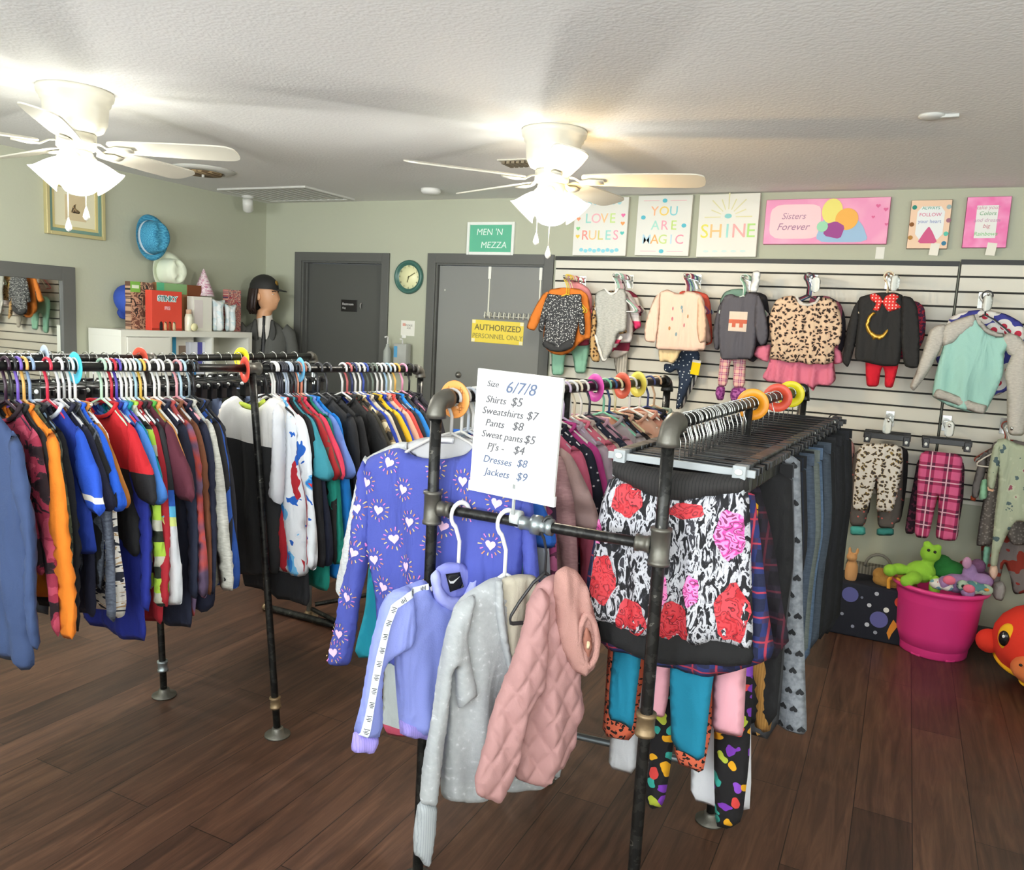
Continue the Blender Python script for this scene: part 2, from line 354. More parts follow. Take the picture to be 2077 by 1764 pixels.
def fan(x, y, zb, a0, cama, label, warm=None, chains=((-.05, 1.97), (.045, 1.9)), pw=14, R_=.66):
    root = empty('ceiling_fan', (x, y, ZC)); tag(root, label, 'ceiling fan', 'white ceiling fans with lit glass shades')
    d = zb-ZC
    obj('housing', lt([(.142, 0), (.144, -.012), (.140, -.028), (.132, -.034), (.130, -.048), (.122, -.056), (.120, -.09), (.116, -.125), (.100, -.155), (.07, -.168)], 40), MFW, root)
    obj('flywheel', lt([(.065, -.165), (.075, -.172), (.075, d-.01), (.06, d-.02)], 32), MFW, root)
    for k in range(5):
        b = obj('blade', BLADE, MFW, root, (0, 0, d), (R(-13), 0, R(a0+72*k))); b.scale = (R_/.66, 1, 1); b.rotation_mode = 'ZYX'; b.rotation_euler = (R(-13), 0, R(a0+72*k)); b.rotation_mode = 'XYZ'
        obj('blade_bracket', IRON, MFW, b)
    obj('switch_housing', lt([(.055, d-.018), (.062, d-.03), (.062, d-.075), (.05, d-.095), (.02, d-.1)], 32), MFW, root)
    for k in range(4):
        a = R(cama+90*k); tl = R(42); dx, dy = math.cos(a), math.sin(a); e = Vector((dx*.055, dy*.055, d-.065))
        rot = (0, -tl, a); rm = Matrix.Rotation(a, 4, 'Z') @ Matrix.Rotation(-tl, 4, 'Y')
        s = obj('lamp_socket', SOCK, MFW, root, tuple(e), rot); w_ = warm is not None and k == warm
        obj('lamp_shade', SHADE, SH_Y if w_ else SH_W, s)
        bp_ = e+rm @ Vector((0, 0, -.062)); obj('light_bulb', ell(bmesh.new(), (0, 0, -.05), (.017, .017, .026)), mat('#fff6e0' if not w_ else '#ffc860', emit=4, bump=0), s)
        l = bulb(None, (1, .62, .22) if w_ else (1, .985, .93), pw); l.parent = root; l.location = bp_+rm @ Vector((0, 0, -.022))
    for cx_, zz in chains:
        a = R(cama); q = Vector((math.cos(a)*.05-math.sin(a)*cx_, math.sin(a)*.05+math.cos(a)*cx_, 0))
        c = obj('pull_chain', tb([(q.x, q.y, d-.09), (q.x, q.y, zz-ZC+.03)], .0022, 6), mat('#e8e4d4', bump=0), root)
        obj('chain_knob', lt([(.002, .045), (.004, .038), (.011, .014), (.013, .004), (.008, -.006), (.001, -.01)], 14, c=(q.x, q.y)), mat('#f5f3ea', bump=0), c).location = (0, 0, zz-ZC)
    return root
fan(-3.13, 2.26, 2.225, 26, -41, 'white ceiling fan at the left, nearer the wall picture, with lit bell shades', chains=((-.03, 1.885), (.035, 1.935)), R_=.66)
fan(-1.48, 3.33, 2.235, 12, -70, 'white ceiling fan above the green sign, one of its shades glowing yellow', warm=1, chains=((-.05, 1.955), (.005, 1.90)))
# ================================================================== CEILING FIXTURES
MWH = mat('#cfcfc8', rough=.6, bump=0)
e = empty('air_return_grille', (-4.13, 4.62, ZC)); tag(e, 'white slatted rectangular air grille on the ceiling near the corner', 'air vent')
obj('grille_frame', box(box(box(bx(-.40, .40, -.27, -.235, -.012, 0), -.40, .40, .235, .27, -.012, 0), -.40, -.365, -.235, .235, -.012, 0), .365, .40, -.235, .235, -.012, 0), MWH, e, smooth=False)
bm = bmesh.new()
for k in range(10): box(bm, -.35+.07*k, -.31+.07*k, -.235, .235, -.009, -.004)
obj('grille_slats', bm, MWH, e, smooth=False); obj('grille_back', bx(-.365, .365, -.235, .235, -.003, 0), mat('#8d8d80', bump=0), e, smooth=False)
e = empty('round_vent', (-4.02, 3.75, ZC)); tag(e, 'white round ceiling vent with brown core behind the left fan blade', 'air vent')
obj('vent_ring', lt([(.19, 0), (.19, -.006), (.13, -.022), (.12, -.012)], 36), mat('#c9c9c2', bump=0), e)
obj('vent_core', lt([(.12, -.012), (.11, -.03), (.05, -.035)], 24), mat('#8a6f4c', pat='noise', st=[(0, '#5d4a33'), (.5, '#a08a66')], sc_=40, bump=.5), e)
obj('vent_pin', lt([(.008, 0), (.008, -.05)], 10), MWH, e, (.02, -.02, 0))
o = obj('smoke_detector', lt([(.065, 0), (.065, -.018), (.05, -.032), (.01, -.034)], 32), mat('#e4e4de', bump=0), loc=(-2.9, 4.6, ZC)); tag(o, 'white round smoke detector on the ceiling in front of the green sign', 'smoke detector')
e = empty('ceiling_vent', (-1.92, 3.9, ZC)); tag(e, 'small brownish ceiling register just behind the right fan housing', 'air vent')
obj('vent_frame', bx(-.1, .1, -.07, .07, -.006, 0, .002), mat('#c0beb0', bump=0), e, smooth=False)
bm = bmesh.new()
for k in range(6): box(bm, -.08+.028*k, -.062+.028*k, -.055, .055, -.02, -.006)
obj('vent_louvres', bm, mat('#6f6654', bump=0), e, smooth=False)
e = empty('ceiling_hook_plate', (-.015, 3.43, ZC)); tag(e, 'small off-white plate stuck on the bare right side of the ceiling', 'ceiling plate')
obj('plate', lt([(.045, 0), (.045, -.006), (.03, -.012), (.012, -.014)], 24), mat('#c9cac4', bump=0), e); obj('plate_arm', bx(-.0, .09, -.012, .012, -.012, 0, .003), mat('#c9cac4', bump=0), e)
e = empty('security_camera', (-4.50, 4.62, ZC)); tag(e, 'small white dome security camera with black lens by the corner', 'camera')
obj('camera_base', lt([(.045, 0), (.045, -.02), (.03, -.028)], 24), MWH, e)
obj('camera_body', lt([(.036, .035), (.038, 0), (.038, -.05), (.03, -.058)], 24), mat('#dcdcd4', bump=0, rough=.4), e, (0, 0, -.065), (R(40), 0, R(40)))
obj('camera_lens', lt([(.027, -.056), (.024, -.063), (.004, -.067)], 20), mat('#151513', rough=.15, bump=0), e, (0, 0, -.065), (R(40), 0, R(40)))
# ================================================================== ON THE LEFT WALL
def wallbox(name, X, pts):                       # rectangle on the left wall from pixel corners
    q = [atX(x, y, X) for x, y in pts]; return min(v.y for v in q), max(v.y for v in q), min(v.z for v in q), max(v.z for v in q)
LW = lambda yy, zz, off=0: (XL+off, yy, zz)
def frame_left(e, w, h, fw, depth, m, name='picture_frame', out=0):
    bm = bmesh.new(); box(bm, -w, -w+fw, -depth, 0, -h, h, .003); box(bm, w-fw, w, -depth, 0, -h, h, .003); box(bm, -w+fw, w-fw, -depth, 0, h-fw, h, .003); box(bm, -w+fw, w-fw, -depth, 0, -h, -h+fw, .003)
    return obj(name, bm, m, e, smooth=False)
RZ = R(90)
q0, q1, z0, z1 = 3.155, 3.545, 1.985, 2.33
e = empty('framed_picture', (XL, (q0+q1)/2, (z0+z1)/2), (0, 0, RZ)); tag(e, 'gold and green framed small print hanging high on the left wall', 'picture')
wq, hq = (q1-q0)/2, (z1-z0)/2
frame_left(e, wq, hq, .022, .03, mat('#c9be8c', rough=.3, metal=.4, bump=0)); frame_left(e, wq-.02, hq-.02, .022, .02, mat('#6f8f83', rough=.4, bump=0), 'frame_liner'); frame_left(e, wq-.04, hq-.04, .02, .014, mat('#c8b97f', bump=0), 'frame_inner_edge')
obj('picture_mat', bx(-wq+.05, wq-.05, -.008, -.002, -hq+.05, hq-.05), mat('#dcd7b8', bump=0), e, smooth=False)
obj('picture_print', bx(-.065, .075, -.0095, -.008, -.075, .075), mat('#cfbd97', bump=0), e, smooth=False)
obj('print_figure', Puff([(-.03, -.03), (.035, -.03), (.03, -.015), (.0, .0), (.01, .03), (-.015, .01), (-.02, -.01)], T=.001, sp=.01, rim=.004, amp=0, yoff=-.0105).mesh(), mat('#7d6a4c', pat='noise', st=[(0, '#4f4030'), (.5, '#a1875f')], sc_=60), e)
q0, q1, z0, z1 = 2.05, 3.33, .95, 1.80
e = empty('wall_mirror', (XL, (q0+q1)/2, (z0+z1)/2), (0, 0, RZ)); tag(e, 'large mirror in a wide dark grey frame on the left wall', 'mirror')
wq, hq = (q1-q0)/2, (z1-z0)/2
frame_left(e, wq, hq, .085, .03, MG, 'mirror_frame'); obj('mirror_glass', bx(-wq+.07, wq-.07, -.012, -.004, -hq+.07, hq-.07), mat('#e9ece8', rough=.02, metal=1, bump=0), e, smooth=False)
# hats hung on the wall
def hat(name, label, X, px, py, m, prof, brim, tilt, band=None, dent=.02, sq=(1, 1)):
    p = atX(px, py, X); e = empty(name, tuple(p), tilt); tag(e, label, 'hat')
    bm = bmesh.new(); seg = 40; rings = []
    for r, z in prof:
        ring = []
        for k in range(seg):
            t = 2*math.pi*k/seg; c_, s_ = math.cos(t), math.sin(t); zz = z-dent*max(0, 1-(s_*r/.035)**2)*(z > prof[-3][1]-.002)
            ring.append(bm.verts.new((r*c_*sq[0], r*s_*sq[1], zz)))
        rings.append(ring)
    for A_, B_ in zip(rings, rings[1:]):
        for k in range(seg): bm.faces.new((A_[k], A_[(k+1) % seg], B_[(k+1) % seg], B_[k]))
    bm.faces.new(rings[-1]); bmesh.ops.recalc_face_normals(bm, faces=bm.faces); obj('hat_crown', bm, m, e)
    bm = bmesh.new(); rr = prof[0][0]; rings = []
    for j, (r, z) in enumerate([(rr, 0), (rr+brim*.5, -.004), (rr+brim, .008), (rr+brim+.002, .011), (rr+brim*.5, .001), (rr, .005)]):
        rings.append([bm.verts.new((r*math.cos(t)*sq[0], r*math.sin(t)*sq[1], z+(.02*abs(math.sin(t))**2*(r-rr)/brim))) for t in [2*math.pi*k/seg for k in range(seg)]])
    for A_, B_ in zip(rings, rings[1:]+rings[:1]):
        for k in range(seg): bm.faces.new((A_[k], A_[(k+1) % seg], B_[(k+1) % seg], B_[k]))
    bmesh.ops.recalc_face_normals(bm, faces=bm.faces); obj('hat_brim', bm, m, e)
    if band: obj('hat_band', lt([(rr+.002, .006), (rr+.001, .028)], 40, capb=False, capt=False), mat(band), e).scale = (sq[0], sq[1], 1)
    return e
hp = [(.098, 0), (.094, .04), (.088, .085), (.078, .118), (.062, .130), (.035, .126), (.015, .12)]
hat('fedora', 'blue woven fedora with a white band hanging on the left wall', XL+.055, 303, 482, mat('#3f93b8', rough=.9, pat='noise', st=[(0, '#2f7da3'), (.5, '#55a9c8')], sc_=200), hp, .034, (R(0), R(86), R(-4)), '#dfe8ea', .03, (1.12, .9))
hat('cowboy_hat', 'cream cowboy hat hanging on the left wall below the blue fedora', XL+.055, 338, 552, mat('#dfe6cf', rough=.8), [(r*.95, z*1.1) for r, z in hp], .045, (R(0), R(86), R(-6)), None, .035, (1.0, .9))
o = obj('party_hat', lt([(.075, 0), (.05, .07), (.02, .15), (.006, .185), (.001, .19)], 28), mat('#e3b8c4', pat='noise', st=[(0, '#d7a3b4'), (.45, '#f1dfe2'), (.6, '#c58aa2')], sc_=70, rough=.4), loc=tuple(atX(413, 600, XL+.12))); tag(o, 'pink sequinned cone hat against the left wall above the boxes', 'hat')
# baseball cap on the wall beside the boxes
p = atX(258, 608, XL+.07); e = empty('ball_cap', tuple(p), (R(0), R(70), R(-15))); tag(e, 'blue baseball cap hanging at the left edge of the boxes', 'hat')
bm = bmesh.new(); ell(bm, (0, 0, 0), (.10, .085, .085), sub=3); bmesh.ops.bisect_plane(bm, geom=bm.verts[:]+bm.edges[:]+bm.faces[:], plane_co=(0, 0, -.01), plane_no=(0, 0, -1), clear_outer=True)
obj('cap_crown', bm, mat('#2f4ea8', rough=.8, fold=.3), e)
obj('cap_visor', Puff([(-.08, -.02), (0, -.10), (.08, -.02), (.06, .03), (-.06, .03)], T=.004, sp=.02, rim=.01, amp=.0).mesh(), mat('#27418f'), e, (0.1, 0, -.01), (R(90), 0, R(90)))
# ================================================================== WHITE SHELF AND WHAT STANDS ON IT
SX = -4.36                                       # front face
MSH = mat('#e6e6da', rough=.45, bump=0)
ZS = 1.435
y0, y1 = 3.42, 4.53
e = empty('cube_shelf', (SX, 0, 0)); tag(e, 'white cube shelving unit with one closed door standing against the left wall', 'shelf')
def sbox(name, a, b, z0, z1, x0=-.30, x1=0, m=MSH): return obj(name, bx(x0, x1, a, b, z0, z1, .0015), m, e, smooth=False)
sbox('shelf_top', y0, y1, ZS-.04, ZS); sbox('shelf_side', y0, y0+.038, 0, ZS-.04); sbox('shelf_side', y1-.038, y1, 0, ZS-.04)
w3 = (y1-y0-.038)/3
for k in (1, 2): sbox('shelf_divider', y0+w3*k+.009, y0+w3*k+.027, .04, ZS-.04)
for k in (1, 2, 3): sbox('shelf_board', y0+.038, y1-.038, ZS-.04-k*.36, ZS-.022-k*.36, -.30, -.002)
sbox('shelf_base', y0+.038, y1-.038, 0, .04); sbox('shelf_back', y0+.038, y1-.038, .04, ZS-.04, -.30, -.292, mat('#cfcfc2'))
dr = sbox('shelf_door', y0+.04, y0+w3+.007, ZS-.40, ZS-.043, -.004, .012); 
def boxthing(name, label, cat, px0, px1, py0, py1, X, dep, cols, extra=None, grp=None):
    a = atX(px0, py1, X); b = atX(px1, py0, X); ya, yb = a.y, b.y; za = ZS-.381 if py1 > 700 else ZS
    zb = atX((px0+px1)/2, py0, X).z; e = empty(name, (X, (ya+yb)/2, za), (0, 0, RZ)); tag(e, label, cat, grp); W = (yb-ya)/2; H = zb-za
    obj('carton', bx(-W, W, 0, dep, 0, H, .002), mat(cols[0], rough=.5, bump=0) if isinstance(cols[0], str) else cols[0], e, smooth=False)
    for k, (u0, u1, v0, v1, c) in enumerate(cols[1:]):
        obj('label_panel', bx(-W+2*W*u0, -W+2*W*u1, -.0015-.0004*k, -.0003, H*v0, H*v1), mat(c, rough=.5, bump=0) if isinstance(c, str) else c, e, smooth=False)
    if extra: extra(e, W, H)
    return e
PH = lambda a, b, c, s=30: mat(a, pat='vor', st=[(0, a), (.35, b), (.6, c)], sc_=s, rough=.5, bump=0, dist=.1)
boxthing('game_box', 'tall photo printed box with green corner beside the blue cap', 'box', 265, 311, 572, 656, SX-.14, .05, [PH('#6b4a3c', '#c29c7f', '#2f2a28', 22), (0, .42, .78, 1, '#7fb94d'), (.06, .36, .86, .93, '#e6f2d8')])
def red_(e, W, H):
    text('STINKY', .046, mat('#e8f6f4', bump=0), e, (0, -.003, H*.80), bold=.005); text('STINKY', .046, mat('#27807f', bump=0), e, (0, -.004, H*.80))
    text('PIG', .03, mat('#f5b3b5', bump=0), e, (0, -.003, H*.56), bold=.002)
    for k, x in enumerate((-.05, -.015, .02, .055)): obj('printed_figure', Puff([(x-.013, .0), (x+.014, .0), (x+.012, .05), (x, .062), (x-.012, .05)], T=.001, sp=.012, rim=.004, amp=0, yoff=-.002).mesh(), mat(['#2a1d19', '#e6b184', '#8a4a25', '#d9c39d'][k], bump=0), e)
boxthing('game_box', 'bright red game box with teal lettering standing at the shelf front', 'box', 308, 369, 590, 661, SX-.05, .06, ['#dd4a38', (.0, 1, 0, .06, '#a8321f')], red_)
boxthing('game_box', 'flat green and tan box standing behind the red game box', 'box', 318, 408, 576, 655, SX-.16, .04, ['#a5764f', (.0, .16, .82, 1, '#58b98a'), (.16, .66, .78, 1, '#86b077'), (.68, 1, .72, 1, '#7a4426')])
boxthing('carton_box', 'plain white carton between the small bottle and the plastic bags', 'box', 392, 430, 602, 663, SX-.06, .06, ['#ebe9dd', (.05, .5, .1, .9, '#e2d9d6')])
boxthing('game_box', 'red patterned box at the right end of the shelf top', 'box', 462, 489, 588, 665, SX-.13, .05, [PH('#a83a4b', '#e0b7a0', '#55365c', 40)])
p = atX(383, 664, SX-.03); e = empty('lotion_bottle', (p.x, p.y, ZS)); tag(e, 'small clear lotion bottle with cream round front on the shelf', 'bottle')
obj('bottle_body', lt([(.024, 0), (.027, .01), (.027, .09), (.02, .115)], 20), mat('#dfe0c9', rough=.2, bump=0), e); obj('bottle_cap', lt([(.018, .115), (.018, .145)], 16), mat('#c8a98c', bump=0), e)
obj('cream_lid', lt([(.001, .0), (.026, .002), (.026, .012), (.001, .014)], 20), mat('#efecb8', bump=0), e, (.045, 0, .028), (0, R(90), 0))
for px, w_, h_, lab in ((450, .05, .23, 'crumpled white plastic bag nearest the white carton'), (474, .045, .20, 'pale plastic bag with yellow tint at the shelf end')):
    p = atX(px, 664, SX-.04); pf = Puff([(-w_, 0), (w_, 0), (w_*1.05, h_*.5), (w_*.9, h_*.75), (w_*1.5, h_), (0, h_*.93), (-w_*1.3, h_*1.02), (-w_*.9, h_*.7)], T=.03, sp=.012, amp=.008, k=90, ph=px, flare=.1)
    o = obj('plastic_bag', pf.mesh(), mat('#dfe5e6', rough=.25, fold=.9, bs=60, pat='noise', st=[(0, '#e9eeee'), (.5, '#cfe0e4'), (.62, '#dfe6c4')], sc_=14), loc=(p.x-.04, p.y, ZS), rot=(0, 0, RZ)); tag(o, lab, 'bag')
boxthing('craft_kit_box', 'white and blue kit box inside the middle shelf opening', 'box', 341, 393, 680, 722, SX-.1, .08, ['#e7e4d6', (.16, .3, .1, 1, '#38a5d6'), (.4, .9, .55, .8, '#8a7765'), (0, .14, .5, .9, '#8a776b')])
boxthing('craft_kit_box', 'small blue and white box leaning beside the kit box', 'box', 385, 416, 694, 722, SX-.06, .05, ['#d9dde6', (.0, .4, .1, .7, '#2f80c4'), (.5, .8, .5, 1, '#4b4b9c')])
# ================================================================== BACK WALL: CLOCK, SIGNS, NOTE
p = at(831, 562, YB); e = empty('wall_clock', (p.x, YB, p.z)); tag(e, 'round green rimmed clock with cream face between the two doors', 'clock')
RX = (R(90), 0, 0)
bm = lt([(.085, 0), (.118, 0), (.122, .012), (.116, .028), (.100, .03), (.094, .014), (.085, .012)], 48, capb=False, capt=False); obj('clock_rim', bm, mat('#3f6a5f', rough=.35, bump=0), e, rot=RX)
obj('clock_face', lt([(.001, .008), (.098, .008), (.098, .012), (.001, .012)], 40), mat('#e9e6b4', rough=.4, bump=0), e, rot=RX)
for k in range(12): t = R(30*k); text(str(12 if k == 0 else k), .02, mat('#6b6a4a', bump=0), e, (.078*math.sin(t), -.0135, .078*math.cos(t)), name='clock_numeral')
for nm, L_, t, wd in (('hour_hand', .04, 195, .004), ('minute_hand', .062, 60, .003)): obj(nm, bx(-wd, wd, -.0165, -.0145, -.008, L_), mat('#77764f', bump=0), e, rot=(0, R(t), 0), smooth=False)
# green sign
a, b_ = at(951, 451, YB), at(1043, 518, YB); e = empty('wall_sign', ((a.x+b_.x)/2, YB, (a.z+b_.z)/2)); tag(e, 'green sign in white frame with white lettering above the right door', 'sign'); w_, h_ = (b_.x-a.x)/2, (a.z-b_.z)/2
frame_left(e, w_, h_, .02, .02, mat('#e8ebe4', bump=0), 'sign_frame'); obj('sign_board', bx(-w_+.015, w_-.015, -.01, 0, -h_+.015, h_-.015), mat('#63b795', bump=0), e, smooth=False)
text("MEN 'N", .062, mat('#e6f5ec', bump=0), e, (-.01, -.012, .042), shear=.12); text('MEZZA', .062, mat('#e6f5ec', bump=0), e, (.025, -.012, -.045), shear=.12)
# door plate, yellow sign, over-door rack, paper note, shelf with bottles
a, b_ = at(691, 610, YB+.05), at(726, 630, YB+.05); e = empty('door_plate', ((a.x+b_.x)/2, YB+.05, (a.z+b_.z)/2)); tag(e, 'small black plate with white words on the left door', 'sign')
obj('plate', bx(-.075, .075, -.004, 0, -.045, .045, .001), mat('#1b1b1a', rough=.3, bump=0), e, smooth=False); text('Restroom', .026, mat('#d8d8d4', bump=0), e, (-.01, -.005, .012)); text('Key', .02, mat('#d8d8d4', bump=0), e, (-.045, -.005, -.018))
o = obj('wall_hook', tb([(0, 0, .02), (0, -.012, .012), (0, -.014, -.006), (0, -.004, -.02)], .005, 8), mat('#9a9a94', bump=0), loc=tuple(at(733, 620, YB+.046))); tag(o, 'tiny grey hook stuck beside the black door plate', 'hook')
a, b_ = at(957, 651, YB+.02), at(1063, 697, YB+.02); e = empty('warning_sign', ((a.x+b_.x)/2, YB+.02, (a.z+b_.z)/2), (0, R(.6), 0)); tag(e, 'yellow authorized personnel sign stuck on the right door', 'sign')
obj('sign_board', bx(-.205, .2, -.003, 0, -.078, .078, .001), mat('#ecd44a', rough=.35, bump=0), e, smooth=False)
text('AUTHORIZED', .058, mat('#7a7247', bump=0), e, (0, -.0038, .026), bold=.0006); text('PERSONNEL ONLY', .047, mat('#9a8f50', bump=0), e, (0, -.0038, -.034))
for x, z in ((-.19, .065), (.185, .065), (-.19, -.065), (.185, -.065)): obj('corner_tape', bx(x-.013, x+.013, -.0036, -.003, z-.012, z+.012), mat('#f4ecc0', bump=0), e, smooth=False)
pl = at(989, 610, YB); pr_ = at(1092, 615, YB); e = empty('door_hook_rack', (0, YB+.02, 0)); tag(e, 'white over-door wire hook rack on the right door', 'hook rack'); MWR = mat('#dcdccc', rough=.3, bump=0)
for q in (pl, pr_):
    obj('rack_strap', bx(q.x-.005, q.x+.005, -.006, 0, 1.64, 1.985), MWR, e, smooth=False); obj('strap_pad', bx(q.x-.011, q.x+.011, -.01, -.001, 1.90, 1.985, .003), mat('#f0f0e6', bump=0), e)
obj('rack_bar', tb([(pl.x-.03, -.012, 1.645), (pr_.x+.03, -.012, 1.645)], .0035, 8), MWR, e)
n_ = 12
for k in range(n_):
    x = pl.x-.03+(pr_.x-pl.x+.06)*(k+.5)/n_; obj('rack_hook', tb([(x, -.012, 1.645), (x+.004, -.012, 1.665), (x, -.03, 1.672), (x, -.035, 1.65), (x, -.032, 1.635), (x, -.018, 1.632)], .0045, 7), MWR, e)
a, b_ = at(812, 651, YB), at(843, 680, YB); e = empty('paper_note', ((a.x+b_.x)/2, YB, (a.z+b_.z)/2)); tag(e, 'small white paper note taped between the doors', 'note')
obj('paper', bx(-.06, .058, -.002, 0, -.055, .055), mat('#e4e3d8', bump=0), e, smooth=False); obj('red_print', bx(-.045, -.02, -.003, -.002, .015, .035), mat('#dba08f', bump=0), e, smooth=False)
text('PLEASE\nASK', .02, mat('#8f8e86', bump=0), e, (.01, -.003, .01)); obj('light_switch', bx(-.045, -.01, -.012, 0, -.075, -.05, .003), mat('#e9e9e2', bump=0), e)
a, b_ = at(786, 738, YB), at(842, 738, YB); e = empty('wall_ledge', ((a.x+b_.x)/2, YB, a.z)); tag(e, 'small black wall ledge holding the sanitizer bottles', 'ledge')
obj('ledge_board', bx(-.13, .13, -.12, 0, -.014, 0, .002), mat('#262624', bump=0), e, smooth=False)
for x in (-.09, .09): obj('ledge_bracket', bx(x-.008, x+.008, -.08, 0, -.07, -.014), mat('#262624', bump=0), e, smooth=False)
zt = a.z; xm = (a.x+b_.x)/2
e = empty('pump_bottle', (xm-.085, YB-.06, zt)); tag(e, 'clear pump bottle on the black wall ledge', 'bottle')
obj('bottle_body', lt([(.026, 0), (.03, .01), (.029, .10), (.012, .135), (.012, .15)], 20), mat('#d8ded8', rough=.1, glass=.5, bump=0), e); obj('pump_head', tb([(0, 0, .15), (0, 0, .20), (0, -.012, .205), (0, -.035, .20)], .006, 8), mat('#f0f0ec', bump=0), e)
e = empty('soap_dispenser', (xm+.045, YB-.06, zt)); tag(e, 'boxy clear dispenser with blue label on the black ledge', 'dispenser')
obj('dispenser_body', bx(-.055, .055, -.035, .035, 0, .16, .008), mat('#c8cbc4', rough=.15, glass=.3, bump=0), e); obj('dispenser_label', bx(-.048, -.02, -.037, -.035, .06, .14), mat('#58a3cf', bump=0), e, smooth=False); obj('dispenser_spout', tb([(0, 0, .16), (0, 0, .19), (-.0, -.03, .195)], .006, 8), mat('#e8e8e4', bump=0), e)
# ================================================================== CANVASES ABOVE THE SLAT WALL
def canvas(name, label, cat, c4, th, face, side='#d8d4c8', fr=None):
    q = [at(x, y, YB-th) for x, y in c4]; x0 = (q[0].x+q[3].x)/2; x1 = (q[1].x+q[2].x)/2; z1_ = (q[0].z+q[1].z)/2; z0_ = (q[2].z+q[3].z)/2
    e = empty(name, ((x0+x1)/2, YB, (z0_+z1_)/2), (0, math.atan2((q[0].z-q[1].z), x1-x0)*.5, 0)); tag(e, label, cat); W, H = (x1-x0)/2, (z1_-z0_)/2
    obj('canvas_body', bx(-W, W, -th, 0, -H, H, .002), mat(side, bump=0), e, smooth=False); obj('canvas_face', bx(-W+.002, W-.002, -th-.001, -th, -H+.002, H-.002), face if not isinstance(face, str) else mat(face, bump=0), e, smooth=False)
    return e, W, H, -th-.0022
def lets(e, s, y, x0, z, size, cols, dx):
    for k, ch in enumerate(s):
        if ch != ' ': text(ch, size, mat(cols[k % len(cols)], bump=0), e, (x0+dx*k, y, z), name='painted_letter', bold=.0002)
def heart(s): return [(s*x/16, s*z/16) for x, z in [(16*math.sin(t)**3, 13*math.cos(t)-5*math.cos(2*t)-2*math.cos(3*t)-math.cos(4*t)) for t in [2*math.pi*k/16 for k in range(16)]]]
def blob(e, pts, y, c, name='painted_shape', off=(0, 0)):
    return obj(name, prism(bmesh.new(), [(x+off[0], z+off[1]) for x, z in pts], y-.0006, y), mat(c, bump=0), e, smooth=False)
def circ(r, n=14, sx=1, sz=1): return [(r*sx*math.cos(2*math.pi*k/n), r*sz*math.sin(2*math.pi*k/n)) for k in range(n)]
e, W, H, y = canvas('canvas_print', 'white LOVE RULES canvas, leftmost of the prints above the slats', 'picture', [(1166, 402), (1276, 399), (1269, 519), (1162, 518)], .03, '#e4e4dc')
for k in range(7): blob(e, circ(.013, 10), y, '#a9dbe2', off=(-.12+.04*k, H*.82))
lets(e, 'LOVE', y, -.085, .05, .085, ['#9fd8cf', '#f0b8c0', '#f3c690', '#c9e28f'], .055); lets(e, 'RULES', y, -.10, -.055, .085, ['#f09a90', '#f3c690', '#d9cf80', '#9fd8cf', '#f3a9b8'], .052)
for x, z, c in ((-.15, .05, '#f0a078'), (-.15, -.01, '#86cf8a'), (-.15, -.06, '#efce5a'), (.15, .07, '#f07bb0'), (.15, .02, '#f2a060'), (.15, -.04, '#66c8bf')): blob(e, heart(.014), y, c, off=(x, z))
for k in range(9): blob(e, circ(.012, 8, 1.2), y, '#8fd3e0', off=(-.12+.03*k, -H*.8-.006*(k % 2)))
e, W, H, y = canvas('canvas_print', 'white YOU ARE MAGIC canvas, second of the prints above the slats', 'picture', [(1296, 397), (1406, 395), (1396, 519), (1286, 518)], .03, '#e4e4dc')
lets(e, 'YOU', y, -.06, .085, .08, ['#f3b88f', '#f0d070', '#8fd0d6'], .06); lets(e, 'ARE', y, -.05, .0, .08, ['#a9dfd0', '#f0a9b8', '#c3dd80'], .058); lets(e, 'MAGIC', y, -.1, -.085, .08, ['#b9d8e6', '#f0b070', '#c9dc8f', '#c0dce8', '#f3a0b0'], .052)
for x, z in ((0, .15), (0, -.155), (-.13, .05), (.13, .0)): blob(e, circ(.013, 8, 1.2), y, '#63bfcf', off=(x, z))
for z in (.15, -.155): 
    for s_ in (-1, 1): blob(e, [(-.05, -.0015), (.05, -.0015), (.05, .0015), (-.05, .0015)], y, '#f0b0bc', off=(s_*.085, z))
e, W, H, y = canvas('canvas_print', 'white SHINE canvas with sun rays above the slats', 'picture', [(1420, 396), (1544, 390), (1532, 521), (1411, 521)], .035, '#e6e5db')
lets(e, 'SHINE', y, -.135, -.035, .115, ['#e6df6a', '#f3c58a', '#a6dcd4', '#f3b0ac', '#b7e08a'], .068)
blob(e, circ(.018, 10, 1.2, .8), y, '#8fd0cf', off=(0, .055))
for k in range(9):
    t = R(180*k/8); c_, s_ = math.cos(t), math.sin(t); r0, r1 = .045, .11+.03*(k % 2 == 0); blob(e, [(c_*r0-s_*.0025, .05+s_*r0+c_*.0025), (c_*r0+s_*.0025, .05+s_*r0-c_*.0025), (c_*r1+s_*.0035, .05+s_*r1-c_*.0035), (c_*r1-s_*.0035, .05+s_*r1+c_*.0035)], y, '#e0dcae')
for k in range(5): blob(e, circ(.01, 8, 1.8, .7), y, '#cfe2dd', off=(-.12+.055*k, -.15))
